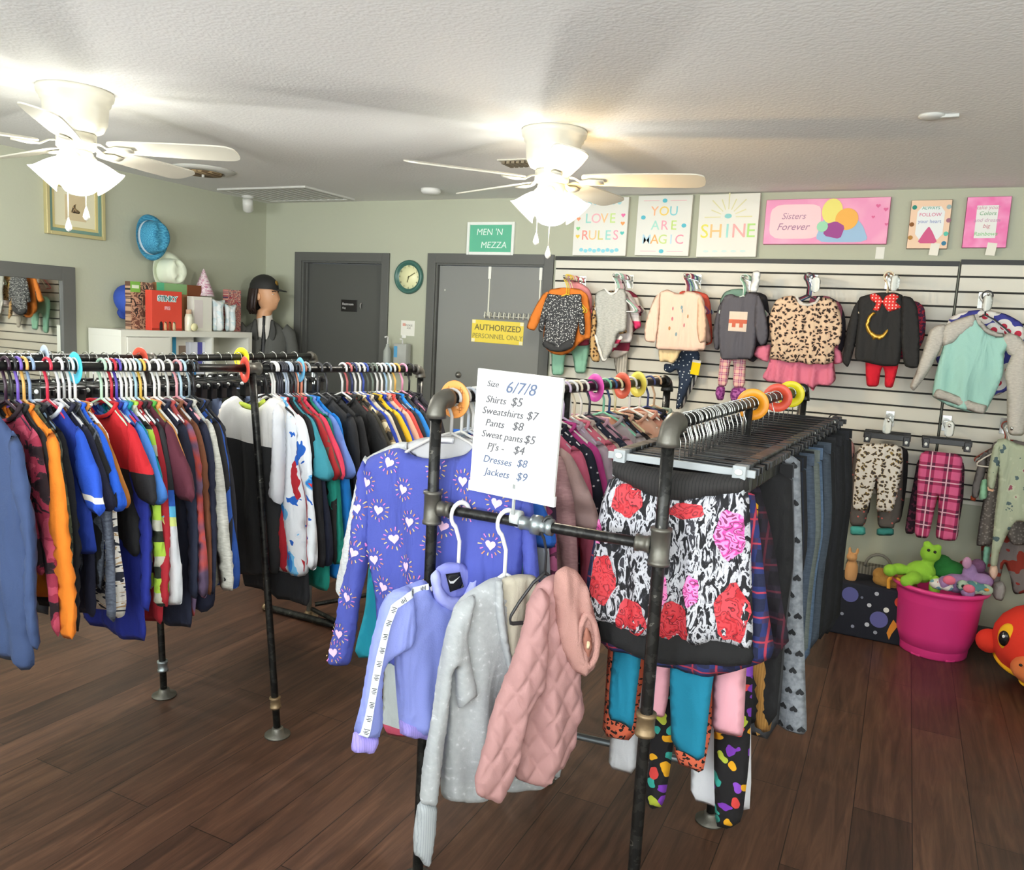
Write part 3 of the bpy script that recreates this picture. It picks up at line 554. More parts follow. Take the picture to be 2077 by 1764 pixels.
# wide pink banner (the painted figures are left as plain colour shapes)
PKM = mat('#f0a3c4', pat='noise', st=[(0.3, '#f3b3cc'), (.55, '#ee9fc3')], sc_=6, const=False, bump=0)
e, W, H, y = canvas('canvas_banner', 'wide pink canvas banner reading Sisters Forever', 'picture', [(1556, 406), (1809, 398), (1797, 494), (1546, 496)], .03, PKM, '#b55a7c')
blob(e, chaikin([(-W+.03, -H+.03), (-.03, -H+.03), (-.02, 0), (-.03, H-.03), (-W+.03, H-.03)], 2), y, '#f3cfd2'); y -= .001
text('Sisters', .05, mat('#b08aa0', bump=0), e, (-W*.52, y, .03), shear=.3); text('Forever', .055, mat('#a8809a', bump=0), e, (-W*.52, y, -.03), shear=.3)
blob(e, chaikin([(-.05, -H+.01), (.24, -H+.01), (.20, -.02), (.12, .05), (.08, .06), (.0, .03)], 2), y, '#9fc0dc')
blob(e, circ(.058, 20, .95, 1.2), y-.001, '#eae07c', off=(.035, .055)); blob(e, circ(.06, 20), y-.002, '#f0b45a', off=(.115, .01)); blob(e, chaikin([(.0, -.08), (.0, -.02), (.06, .0), (.11, -.03), (.09, -.10)], 1), y-.003, '#a04f92'); blob(e, circ(.03, 14), y-.004, '#9fd8b4', off=(-.01, -.03))
for x, z, s_ in ((.27, .08, .012), (.31, .06, .012), (.32, -.02, .009), (.25, .02, .009)): blob(e, heart(s_), y, '#e0709c', off=(x, z))
def tags_(e, x, z, y0_=-.02): return obj('price_tag', bx(x-.024, x+.02, y0_-.001, y0_, z-.035, z+.03), mat('#e9e6d8', bump=0), e, rot=(0, R(6), 0), smooth=False)
o = obj('price_tag', bx(-.022, .022, -.002, 0, -.035, .03), mat('#e6e6dc', bump=0), loc=tuple(at(1785, 512, YB-.001)), smooth=False); tag(o, 'small white price tag below the pink banner', 'tag')
e, W, H, y = canvas('framed_print', 'peach framed doodle print right of the pink banner', 'picture', [(1849, 406), (1936, 404), (1918, 503), (1838, 506)], .025, '#efcfb2', '#6b5a4c')
blob(e, chaikin([(-W+.035, -H+.05), (W-.03, -H+.05), (W-.03, H-.035), (-W+.035, H-.035)], 1), y, '#e8ecea'); y -= .001
text('ALWAYS', .022, mat('#3f9f86', bump=0), e, (0, y, .085)); text('FOLLOW', .026, mat('#d26a8f', bump=0), e, (0, y, .05)); text('your heart', .026, mat('#7f8fc0', bump=0), e, (0, y, .015))
blob(e, chaikin([(-.05, -.10), (.05, -.10), (.02, -.04), (.0, -.01), (-.02, -.04)], 1), y, '#d0608c')
for x, z, c in ((-.08, .09, '#2f8f7f'), (.085, .09, '#9fb6b6'), (-.085, .0, '#8a5a30'), (.09, .02, '#a06f80'), (.085, -.05, '#5fc2ad'), (-.085, -.07, '#b08040'), (.08, -.10, '#3f7f9f')): blob(e, circ(.012, 10), y, c, off=(x, z))
tags_(e, W-.045, -H+.005, -.026)
e, W, H, y = canvas('framed_print', 'hot pink framed quote print farthest right above the slats', 'picture', [(1963, 400), (2054, 397), (2040, 502), (1950, 503)], .025, mat('#f28abb', pat='noise', st=[(.3, '#f7a3cc'), (.6, '#ee7db3')], sc_=12, const=False, bump=0), '#8a4560')
blob(e, [(-W+.05, -H+.05), (W-.055, -H+.05), (W-.055, H-.045), (-W+.05, H-.045)], y, '#e9eae4'); y -= .001
for s_, z, c in (('take your', .075, '#cf9fae'), ('Colors', .045, '#74a87c'), ('and dream', .01, '#c8a0b8'), ('big', -.02, '#c8808f'), ('Rainbows', -.06, '#8fc88a')): text(s_, .028, mat(c, bump=0), e, (-.0, y, z), shear=.2)
tags_(e, W-.05, -H+.0, -.026)
# ================================================================== MANNEQUIN BY THE LEFT DOOR
MY = 4.74; MX = at(537, 640, MY).x
e = empty('mannequin', (MX, MY, 0), (0, 0, R(38))); e.scale = (.84, .9, 1); tag(e, 'male mannequin in black cap, grey suit jacket, white shirt and black tie', 'mannequin')
def loft(rings, seg=28, name=None):
    bm = bmesh.new(); RR = []
    for cx_, cy_, z, rx, ry in rings: RR.append([bm.verts.new((cx_+rx*math.cos(2*math.pi*k/seg), cy_+ry*math.sin(2*math.pi*k/seg), z)) for k in range(seg)])
    for A_, B_ in zip(RR, RR[1:]):
        for k in range(seg): bm.faces.new((A_[k], A_[(k+1) % seg], B_[(k+1) % seg], B_[k]))
    bm.faces.new(RR[0][::-1]); bm.faces.new(RR[-1]); return bm
HZ = at(545, 555, MY).z-.225                                        # head built facing -y, then turned
head = empty('head_mount', (0, 0, 0), (0, 0, R(42)), e); bpy.data.objects.remove(head)
bm = loft([(0, .01, -.16, .055, .058), (0, .01, -.10, .052, .056), (0, .0, -.055, .056, .062), (0, -.03, -.035, .045, .06), (0, -.028, .0, .062, .08), (0, -.02, .04, .072, .092), (0, -.01, .09, .077, .1), (0, 0, .14, .076, .1), (0, .005, .18, .06, .08), (0, .005, .2, .02, .03)], 32)
for v in bm.verts:
    x, y_, z = v.co
    if y_ < -.04:
        v.co.y -= .026*math.exp(-((x/.012)**2))*math.exp(-((z-.045)/.02)**2)+.012*math.exp(-((x/.03)**2))*math.exp(-((z+.03)/.018)**2)+.008*math.exp(-((x/.022)**2))*math.exp(-((z-.008)/.012)**2)
        v.co.y += .012*(math.exp(-(((x-.03)/.016)**2))+math.exp(-(((x+.03)/.016)**2)))*math.exp(-((z-.072)/.016)**2)
MSK = mat('#d5a077', rough=.45, bump=0)
TW = (0, 0, R(62)); hd = obj('body', bm, MSK, e, (0, 0, HZ), TW); hd.scale = (1.12, 1.16, 1)
for s_ in (-1, 1):
    obj('ear', ell(bmesh.new(), (s_*.077, .01, .05), (.010, .02, .03)), MSK, hd); obj('eye', ell(bmesh.new(), (s_*.03, -.092, .072), (.014, .006, .007)), mat('#e9e4da', bump=0, rough=.2), hd); obj('iris', ell(bmesh.new(), (s_*.03, -.0975, .072), (.006, .003, .006), sub=1), mat('#3a2a20', bump=0), hd)
    obj('eyebrow', tb([(s_*.014, -.104, .09), (s_*.03, -.103, .096), (s_*.047, -.09, .09)], .003, 6), mat('#2e1e16'), hd)
obj('lips', ell(bmesh.new(), (0, -.107, .006), (.02, .006, .007)), mat('#b0665a', bump=0), hd)
bm = bmesh.new()
for k in range(46):
    t = R(150*(k/45)-15+20); 
    for s_ in (-1, 1):
        x, y_ = s_*.082*math.cos(t), .012+.104*math.sin(t)*1.0
        if y_ < -.025: continue
        j = math.sin(k*7.3+s_)*.006; tube(bm, [(x*.8, y_*.8, .17), (x*1.02, y_*1.02, .10), (x*1.12+j, y_*1.08, .03), (x*1.18+j, y_*1.1+.006, -.03-.02*((k*37 % 7)/7)), (x*1.02+j, y_*1.0, -.07-.02*((k*13 % 5)/5))], [.012, .014, .014, .011, .002], 6)
obj('hair', bm, mat('#2b1c16', rough=.5, fold=.5), hd)
bm = ell(bmesh.new(), (0, .008, .115), (.098, .118, .105), sub=3); bmesh.ops.bisect_plane(bm, geom=bm.verts[:]+bm.edges[:]+bm.faces[:], plane_co=(0, 0, .108), plane_no=(0, 0, -1), clear_outer=True)
cp = obj('cap', bm, mat('#262523', rough=.7), hd)
obj('cap_visor', Puff([(-.078, .0), (-.07, -.07), (0, -.115), (.07, -.07), (.078, .0), (.05, .04), (-.05, .04)], T=.004, sp=.018, rim=.01, amp=0).mesh(), mat('#232220', rough=.6), cp, (0, -.085, .112), (R(-80), 0, 0))
obj('cap_emblem', lt([(.001, 0), (.02, .0), (.018, .004), (.001, .006)], 16), mat('#b28a3c', rough=.4, metal=.6, bump=0), cp, (0, -.103, .158), (R(70), 0, 0))
SF = cloth('#e4e0d6', fold=.2)
obj('shirt', loft([(0, .0, 1.30, .14, .09), (0, .0, 1.40, .10, .08), (0, .01, 1.46, .068, .066), (0, .012, 1.50, .064, .066)], 28), SF, e, (0, 0, .085))
obj('tie', Puff([(-.014, 1.475), (.014, 1.475), (.010, 1.45), (.028, 1.15), (0, 1.10), (-.028, 1.15), (-.010, 1.45)], T=.007, sp=.012, rim=.012, amp=0, smooth=1, tilt=.12, yoff=-.068).mesh(), mat('#1c1c1d', rough=.5), e, (0, 0, .085))
bm = loft([(0, 0, .70, .205, .13), (0, 0, .86, .205, .13), (0, 0, 1.0, .185, .115), (0, 0, 1.15, .20, .12), (0, .0, 1.28, .215, .12), (0, 0.005, 1.36, .195, .10), (0, .01, 1.41, .13, .08), (0, .015, 1.44, .085, .07)], 36)
for v in list(bm.verts):
    x, y_, z = v.co
    if y_ < -.02 and z > 1.12 and abs(x) < .068*(z-1.12)/.33: v.co.y += .05*min(1, (z-1.12)/.1)
JM = cloth('#5c5d59', fold=.35); jk = obj('jacket', bm, JM, e, (0, 0, .085))
for s_ in (-1, 1):
    obj('jacket_sleeve', tb([(s_*.165, 0, 1.385), (s_*.215, 0, 1.34), (s_*.245, .0, 1.22), (s_*.255, -.01, 1.05), (s_*.25, -.04, .88), (s_*.245, -.06, .80)], [.05, .062, .06, .052, .044, .042], 16), JM, jk)
    obj('jacket_lapel', Puff([(s_*.012, 1.12), (s_*.05, 1.20), (s_*.10, 1.31), (s_*.115, 1.36), (s_*.085, 1.45), (s_*.06, 1.45), (s_*.05, 1.36), (s_*.03, 1.24)], T=.006, sp=.015, rim=.01, amp=0, smooth=1, tilt=.11, yoff=-.085).mesh(), cloth('#484946', fold=.1), jk)
    obj('trouser_leg', tb([(s_*.09, 0, .82), (s_*.10, 0, .5), (s_*.105, 0, .06)], [.10, .085, .07], 16), cloth('#3a3b3a'), e)
    obj('shoe', ell(bmesh.new(), (s_*.105, -.06, .035), (.05, .13, .038)), mat('#171717', rough=.3, bump=0), e)
obj('breast_pin', ell(bmesh.new(), (-.06, -.122, 1.16), (.012, .006, .016)), mat('#3f7fb0', bump=0), jk)
# ================================================================== PIPE RACKS
MP = mat('#3a3a38', rough=.38, metal=.75, pat='noise', st=[(0, '#2b2b2a'), (.5, '#3a3a38'), (.66, '#6d6c66'), (.69, '#33332f')], sc_=30, detail=6, bump=.3, bs=120)
MFT = mat('#6d6b63', rough=.45, metal=.7, bump=.3, bs=100)
MGV = mat('#9aa3a6', rough=.35, metal=.8, bump=.15, bs=80); MBR = mat('#8f7a5c', rough=.45, metal=.6, bump=.2)
def lerp(a, b, t): return Vector(a)*(1-t)+Vector(b)*t
def pipe(e, a, b, r=.0145, m=MP, name='pipe'): 
    n = 6; return obj(name, tb([lerp(a, b, k/n) for k in range(n+1)], r, 16), m, e)
def elbow(e, c, d1, d2, r=.021, L=.03, m=MFT):
    c, d1, d2 = Vector(c), Vector(d1).normalized(), Vector(d2).normalized(); pts = [c+d1*L*1.25, c+d1*L]+[c+d1*L*(1-t)**2+d2*L*t**2 for t in (.2, .4, .6, .8)]+[c+d2*L, c+d2*L*1.25]
    return obj('elbow_fitting', tb(pts, [r*1.12, r*1.12]+[r]*4+[r*1.12]*2, 18), m, e)
def collar(e, c, d, r=.021, L=.03, m=MFT, name='coupling'):
    c, d = Vector(c), Vector(d).normalized(); return obj(name, tb([c-d*L, c-d*(L-.008), c-d*(L-.010), c+d*(L-.010), c+d*(L-.008), c+d*L], [r*1.12, r*1.12, r, r, r*1.12, r*1.12], 18), m, e)
def flange(e, p, m=MFT): return obj('floor_flange', lt([(.048, 0), (.048, .006), (.024, .010), (.021, .03), (.018, .032)], 28), m, e, tuple(p))
UP = Vector((0, 0, 1))
# ---- left rack
A1 = [Vector((-2.33, .62, 1.43)), Vector((-2.126, 2.21, 1.39)), Vector((-1.985, 3.12, 1.372))]
A2 = [Vector((-2.60, .62, 1.43)), Vector((-2.66, 2.2, 1.39)), Vector((-2.71, 3.25, 1.385))]
ra = empty('pipe_rack', (-2.3, 2.2, 0)); tag(ra, 'long black pipe clothes rack on the left with two parallel rails', 'clothes rack'); ra.location = (0, 0, 0)
for P_, base in ((A1, (-2.0, 2.23, 0)), (A2, (-2.61, 2.23, 0))):
    pipe(ra, P_[0], P_[1], name='rail'); pipe(ra, P_[1], P_[2], name='rail'); d = (P_[1]-P_[0]).normalized(); collar(ra, P_[1], d); b = Vector(base)
    pipe(ra, b, P_[1], .0135, name='upright'); u = (P_[1]-b).normalized(); flange(ra, b); collar(ra, b+u*.13, u, .019, .022, MBR if P_ is A1 else MGV)
    e_ = P_[2]; dd = (P_[1]-P_[2]).normalized(); elbow(ra, e_, dd, -UP)
pipe(ra, (-2.71, 3.25, 0), A2[2]-UP*.04, .0135, MGV, 'upright'); flange(ra, (-2.71, 3.25, 0), MBR); pipe(ra, (-1.985, 3.12, 0), A1[2]-UP*.04, name='upright'); flange(ra, (-1.985, 3.12, 0))
pipe(ra, (-2.93, 3.19, .02), (-2.45, 3.19, .02), .018, name='floor_bar'); pipe(ra, (-2.47, 3.30, .02), (-2.47, 3.16, .32), .014, name='floor_brace'); pipe(ra, (-2.68, 3.24, .05), (-2.46, 3.17, .05), .012, name='floor_bar'); pipe(ra, (-2.68, 3.26, .07), (-2.42, 3.5, .12), .012, name='floor_brace')
for x in (-2.95, -2.43): collar(ra, (x, 3.19, .02), (1, 0, 0), .019, .014, MBR, 'end_cap')
for P_, b in ((A1, (-2.34, .62)), (A2, (-2.6, .62))): pipe(ra, (b[0], b[1], 0), P_[0], name='upright'); flange(ra, (b[0], b[1], 0))
pipe(ra, (-2.34, .62, .25), (-2.6, .62, .25), name='cross_bar')
# ---- front rack
NR, FR = Vector((-.475, 1.82, 1.388)), Vector((-.36, 3.44, 1.40)); NC, FC = Vector((-1.104, 1.82, 1.392)), Vector((-.885, 3.3, 1.40))
rb = empty('pipe_rack', (0, 0, 0)); tag(rb, 'front black pipe clothes rack with low crossbar and price sheet', 'clothes rack')
for N_, F_ in ((NR, FR), (NC, FC)):
    d = (F_-N_).normalized(); pipe(rb, N_+d*.03, F_-d*.03, .0155, name='rail'); elbow(rb, N_, d, -UP, .0245, .04); elbow(rb, F_, -d, -UP, .023, .035, MP)
    pipe(rb, (N_.x, N_.y, 0), N_-UP*.04, .0155, name='upright'); pipe(rb, (F_.x, F_.y, 0), F_-UP*.04, .0155, name='upright'); flange(rb, (N_.x, N_.y, 0)); flange(rb, (F_.x, F_.y, 0))
    collar(rb, (N_.x, N_.y, 1.10), UP, .0235, .045, name='tee_fitting')
    m_ = lerp(N_, F_, .45); pipe(rb, (m_.x, m_.y, 0), m_-UP*.01, .014, name='upright'); flange(rb, (m_.x, m_.y, 0))
m1, m2 = lerp(NR, FR, .45), lerp(NC, FC, .45); pipe(rb, (m1.x, m1.y, .19), (m2.x, m2.y, .19), .012, MGV, 'low_cross_bar')
collar(rb, (NR.x, NR.y, .655), UP, .0225, .028, MBR)
X0, X1 = Vector((NC.x, 1.82, 1.10)), Vector((NR.x, 1.82, 1.10)); pipe(rb, X0, X1, .0135, name='cross_bar')
u_ = lerp(X0, X1, .49); obj('union_fitting', tb([u_+Vector((k, 0, 0)) for k in (-.045, -.04, -.038, -.012, -.01, .012, .014, .03, .032, .045)], [.017, .02, .018, .018, .026, .026, .019, .019, .022, .022], 12), MGV, rb)
for q, s_ in ((X0, 1), (X1, -1)): collar(rb, q+Vector((s_*.04, 0, 0)), (1, 0, 0), .019, .018, name='coupling')
# ---- price sheet in its holder
pl_ = Plane((-.83, 1.80, 1.30), -4); c4 = pl_.many([(968, 755), (1137, 763), (1128, 1004), (964, 990)])
e = empty('price_sign', tuple(pl_.p), (0, 0, pl_.a)); tag(e, 'white handwritten price list in a clear holder above the crossbar', 'sign')
xs = sorted(q[0] for q in c4); zs = sorted(q[1] for q in c4); x0, x1, z0, z1 = (xs[0]+xs[1])/2, (xs[2]+xs[3])/2, (zs[0]+zs[1])/2-1.3+1.3, (zs[2]+zs[3])/2
cx_, cz_ = (x0+x1)/2, (z0+z1)/2; tl = R(-1.6)
S = empty('sheet_mount', parent=e); bpy.data.objects.remove(S)
obj('sheet', bx(x0-cx_, x1-cx_, -.002, 0, z0-cz_, z1-cz_), mat('#f1f2ef', rough=.5, bump=0), e, (cx_, 0, cz_), (0, -tl, 0), smooth=False)
bm = bmesh.new(); w2, h2 = (x1-x0)/2+.004, (z1-z0)/2+.004
for a in ((-w2, -w2+.006, -h2, h2), (w2-.006, w2, -h2, h2), (-w2, w2, h2-.006, h2), (-w2-.004, w2+.004, -h2-.014, -h2+.012)): box(bm, a[0], a[1], -.007, .004, a[2], a[3], .0015)
obj('holder_frame', bm, mat('#f4f6f3', rough=.2, bump=0), e, (cx_, 0, cz_), (0, -tl, 0), smooth=False)
INK, INB = mat('#626266', bump=0), mat('#62708c', bump=0)
for s_, v, sz, x, ink in (('Size', .118, .022, -.07, INK), ('6/7/8', .112, .042, .01, INB), ('Shirts', .078, .026, -.06, INK), ('$5', .078, .032, .0, INK), ('Sweatshirts', .048, .026, -.04, INK), ('$7', .048, .030, .045, INK), ('Pants', .018, .026, -.062, INK), ('$8', .018, .03, .005, INK),
                        ('Sweat pants', -.012, .025, -.04, INK), ('$5', -.012, .03, .04, INK), ("PJ's -", -.042, .026, -.058, INK), ('$4', -.042, .03, .01, INK), ('Dresses', -.076, .026, -.052, INB), ('$8', -.074, .028, .02, INB), ('Jackets', -.108, .026, -.052, INB), ('$9', -.108, .03, .02, INB)):
    text(s_, sz, INK if ink is INK else INB, e, (cx_+x-v*.03, -.0035, cz_+v), (R(90), -tl, 0), name='handwriting', shear=.25)
st_ = pl_.uv(1043, 1000); obj('stem', tb([(st_[0], 0, z0), (st_[0], .0, -.10), (st_[0], .0, 1.11-1.30+.012)], .0045, 8), mat('#cfd6d4', rough=.2, bump=0), e); obj('stem_clip', tb([(st_[0]-.012, .02, -.19), (st_[0]+.012, .02, -.19)], .020, 14), mat('#cfd6d4', rough=.2, bump=0), e)
# ================================================================== HANGERS
def arc(r, a0, a1, n, c=(0, 0)): return [(c[0]+r*math.cos(R(a0+(a1-a0)*k/n)), 0, c[1]+r*math.sin(R(a0+(a1-a0)*k/n))) for k in range(n+1)]
def hook_pts(r=.021, drop=.10, s=1): return [(s*x, 0, z) for x, _, z in arc(r, -20 if 0 else 200, -60, 12)]+[(s*.006, 0, -.035), (0, 0, -.05), (0, 0, -drop)]
def hanger_mesh(W=.19, r=.0042, hr=.0042, bar=True, thick=1, sl=1):
    bm = tb([(-x, 0, z) for x, _, z in hook_pts(.0205+hr*.8)], hr, 8)
    top = -.095
    p = [(0, 0, top), (W*.35, 0, top-.022*sl), (W*.75, 0, top-.062*sl), (W*.98, 0, top-.09*sl), (W, 0, top-.098*sl), (W*.98, 0, top-.106*sl), (W*.9, 0, top-.108*sl)]
    full = p+[(-x, y, z) for x, y, z in reversed(p)][:-1]
    if bar: tube(bm, full, r*thick, 8, closed=True)
    else: tube(bm, p[:5], r*thick, 8); tube(bm, [(-x, y, z) for x, y, z in p[:5]], r*thick, 8)
    return new_mesh(bm)
HG = {k: hanger_mesh(*v) for k, v in {'plastic': (.162, .0042, .0045), 'wire': (.185, .0016, .0018), 'kid': (.125, .0038, .0036), 'velvet': (.185, .0035, .0018), 'slim': (.125, .0046, .0048, True, 1, 1.0)}.items()}
HOOKW = new_mesh(tb([(-x, 0, z) for x, _, z in hook_pts(.0215, .095)], .0018, 8)); CLIPBAR = new_mesh(bx(-.185, .185, -.005, .005, -.112, -.094, .002), False); CLIP = new_mesh(bx(-.016, .016, -.016, .016, -.155, -.085, .004), False); CLIPPIN = new_mesh(ell(bmesh.new(), (0, -.018, -.10), (.010, .005, .008)))
CHROME = mat('#c9cbc6', rough=.2, metal=.9, bump=0)
SMALLCLIP = [new_mesh(tb([(-x, 0, z) for x, _, z in hook_pts(.0215, .07)], .0018, 8)), new_mesh(bx(-.115, .115, -.006, .006, -.10, -.07, .003), False), new_mesh(bx(-.016, .016, -.014, .014, -.125, -.075, .004), False), new_mesh(ell(bmesh.new(), (0, -.016, -.105), (.008, .004, .010)))]
def clip_hanger(p, ang, col, label, group, small=False, roll=0):
    A_ = SMALLCLIP if small else [HOOKW, CLIPBAR, CLIP, CLIPPIN]; m = plastic(col); e = empty('clip_hanger', tuple(p), (0, R(roll), ang)); tag(e, label, 'hanger', group)
    obj_shared('hook', A_[0], CHROME, e); obj_shared('bar', A_[1], m, e)
    for s_ in (-1, 1):
        c = obj_shared('clip', A_[2], m, e, (s_*(.095 if small else .15), 0, 0)); obj_shared('clip_spring', A_[3], mat('#dfe3de', rough=.3, bump=0), c)
    return e
def hanger(p, ang, col, label, group, kind='plastic', s=1, roll=0, sz=1):
    if sz != 1: p = Vector(p)-Vector((0, 0, .0205*(sz-1)))
    o = obj_shared('hanger', HG[kind], plastic(col) if kind != 'wire' else CHROME, None, tuple(p), (0, R(roll), ang)); o.scale = (s, 1, sz); return tag(o, label, 'hanger', group)
# ================================================================== GARMENT SHAPES (shared meshes)
TPL = {}
def body_pts(W, L, neck=.075, hem=1.0, scoop=.03):
    return [(0, -.125-scoop), (-neck*.6, -.118-scoop*.6), (-neck, -.107), (-W*.5, -.135), (-W*.86, -.182), (-W*.92, -.26), (-W*.90, -.36), (-W*.95*hem, -L*.8), (-W*hem, -L), (-W*.3*hem, -L-.008), (W*.3*hem, -L-.008), (W*hem, -L), (W*.95*hem, -L*.8), (W*.90, -.36), (W*.92, -.26), (W*.86, -.182), (W*.5, -.135), (neck, -.107), (neck*.6, -.118-scoop*.6)]
def sleeve_pts(W, kind, s):
    if kind == 't': S_ = W*.86; q = [(S_-.04, -.148), (S_+.010, -.172), (S_+.065, -.25), (W+.10, -.36), (W+.075, -.39), (W-.01, -.385), (S_-.02, -.29)]
    else: S_ = W*.86; q = [(S_-.04, -.148), (S_+.010, -.174), (S_+.055, -.30), (W+.055, -.48), (W+.075, -.66), (W+.072, -.71), (W+.028, -.715), (W+.012, -.62), (W-.01, -.45), (S_-.03, -.30)]
    return [(s*x, z) for x, z in q]
def template(kind, W, L, seed):
    k = (kind, W, L, seed)
    if k in TPL: return TPL[k]
    rn = random.Random(hash((W, L, seed)) & 255 if 0 else int(W*1000+L*100)*7+seed); T = .012
    b = Puff(body_pts(W, L), T=T, sp=.03, rim=.022, amp=.010, k=rn.uniform(26, 46), ph=rn.uniform(0, 6), flare=.45, slant=rn.uniform(-.2, .2))
    R_ = [new_mesh(b.mesh())]
    if kind != 'n':
        for s in (-1, 1):
            p = Puff(sleeve_pts(W, 't' if kind == 't' else 'l', s), T=.016, sp=.024, rim=.028, amp=.008, k=55, ph=rn.uniform(0, 6), flare=.3, yoff=-.004*s, tilt=rn.uniform(-.01, .05)); R_.append(new_mesh(p.mesh()))
    n = 20; R_.append(new_mesh(tb([(.075*math.sin(2*math.pi*k/n), -.017*math.cos(2*math.pi*k/n), -.107-.045*max(0, math.cos(2*math.pi*k/n))**1.0*(1)) for k in range(n)], .0062, 7, closed=True, flat=1.0)))
    TPL[k] = R_; return R_
def pants_pts(W, L, waist=.13):
    return [(-W, -waist), (W, -waist), (W*1.08, -waist-.25), (W*1.0, -L*.65), (W*.95, -L), (W*.35, -L-.005), (W*.25, -L*.6), (0, -waist-.26), (-W*.25, -L*.6), (-W*.35, -L-.005), (-W*.95, -L), (-W*1.0, -L*.65), (-W*1.08, -waist-.25)]
def ptemplate(W, L, seed, kind='p'):
    k = ('P', kind, W, L, seed)
    if k in TPL: return TPL[k]
    rn = random.Random(seed+int(L*100)); pts = pants_pts(W, L) if kind == 'p' else [(x*(1+.22*max(0, -z-.13)/(L-.13)), z) for x, z in pants_pts(W, L)] if kind == 'f' else [(-W, -.13), (W, -.13), (W*1.5, -L), (W*.5, -L-.01), (-W*.5, -L-.01), (-W*1.5, -L)]
    b = Puff(pts, T=.012, sp=.028, rim=.02, amp=.009, k=rn.uniform(28, 50), ph=rn.uniform(0, 6), flare=.5, smooth=1); bd = new_mesh(b.mesh()); wb = new_mesh(Puff([(-W*1.02, -.128), (W*1.02, -.128), (W*1.03, -.165), (-W*1.03, -.165)], T=.0165, sp=.03, rim=.012, amp=0, smooth=0).mesh())
    TPL[k] = [bd, wb]; return TPL[k]
NAMES = {}
def garment(p, ang, kind, W, L, m, name, label, cat, group, seed=0, cm=None, sm=None, roll=0):
    t = template(kind, W, L, seed); rot = (0, R(roll), ang)
    e = empty(name, tuple(p), rot); tag(e, label, cat, group)
    obj_shared('body', t[0], m, e); i = 1
    if kind != 'n': obj_shared('sleeve', t[1], sm or m, e); obj_shared('sleeve', t[2], sm or m, e); i = 3
    obj_shared('collar', t[i], cm or m, e); return e
def pants(p, ang, W, L, m, name, label, cat, group, seed=0, kind='p', wm=None):
    t = ptemplate(W, L, seed, kind); e = empty(name, tuple(p), (0, 0, ang)); tag(e, label, cat, group); obj_shared('body', t[0], m, e); obj_shared('waistband', t[1], wm or m, e); return e
def on_rail(P_, px):                             # point of a rail that the photo shows above pixel column px
    segs = list(zip(P_, P_[1:])); best = None
    for a, b in segs:
        for k in range(101):
            q = lerp(a, b, k/100); d_ = abs(proj(q)[0]-px)
            if best is None or d_ < best[0]: best = (d_, q, (b-a).normalized())
    return best[1], best[2]
def drop(p, ang, px, py):                        # how far below the rail a pixel lies in the garment's own plane
    n = Vector((-math.sin(ang), math.cos(ang), 0)); r = ray(px, py); k = (p-EYE).dot(n)/r.dot(n); return p.z-(EYE+r*k).z
def q2(x, s=.04): return round(x/s)*s
# ---- size discs on the rails
def disc(p, d, col, label, txt=None, ro=.046, ri=.019, tilt=0):
    a = math.atan2(-d.x, d.y); e = obj('size_disc', lt([(ri, -.0015), (ro-.002, -.0015), (ro, 0), (ro-.002, .0015), (ri, .0015), (ri, -.0015)], 40, capb=False, capt=False), mat(col, rough=.4, bump=0), None, tuple(Vector(p)+Vector((0, 0, -.004))), (R(90), R(0), a+R(tilt)))
    tag(e, label, 'size disc', 'round size dividers on the rails')
    if txt:
        for k in range(4): t = R(45+90*k); text(txt, .016, mat('#9c5a2c', bump=0), e, (.033*math.sin(t), .033*math.cos(t), .002), (0, 0, -t), name='size_letters', ext=.0003)
    return e
# ================================================================== LEFT RACK CLOTHES
Wt, Bk = '#e6e6e2', '#222224'
BLK = cloth('#1f1f21'); NAVY = cloth('#20243a')
GAL = cloth('#5a4560', pat='noise', st=[(0, '#3f3648'), (.42, '#5a4862'), (.52, '#b5453a'), (.6, '#6d5a78')], sc_=7, const=False)
CAMO = cloth('#4f5540', pat='noise', st=[(0, '#23261d'), (.42, '#4b5139'), (.52, '#6a6f55'), (.6, '#33372a')], sc_=16)
PINKBK = cloth('#a33a55', pat='noise', st=[(0, '#28181f'), (.44, '#3d222c'), (.48, '#a8344f'), (.6, '#c9506a')], sc_=15, detail=5, dist=.6)
HERO = cloth('#e4e8ee', pat='noise', st=[(0, '#1f62c2'), (.38, '#e6eaee'), (.55, '#dfe4ea'), (.6, '#6fb8e6'), (.64, '#2a7fd0'), (.70, '#d8343a')], sc_=6, detail=3, dist=1.)
TIE = cloth('#f0a75c', pat='noise', st=[(0, '#f6b765'), (.5, '#f0a95f'), (.62, '#e8805a'), (.75, '#f5c07a')], sc_=10, const=False, dist=.8)
SLV = cloth('#cfd2d4', pat='block', st=[(0, '#cfd2d4'), (-.47, '#d8e68a'), (-.44, '#5cb8e0'), (-.41, '#2a5fc0'), (-.36, '#262629')], dist=.0)
ZEB = cloth('#d9d2c4', pat='noise', st=[(0, '#2b2f3a'), (.45, '#e6e2d8'), (.58, '#b89a72'), (.63, '#e9e6de')], sc_=18, sz=2.2, dist=1.)
HEA = lambda c, d: cloth(c, pat='noise', st=[(.3, c), (.7, d)], sc_=60, sz=3, const=False)
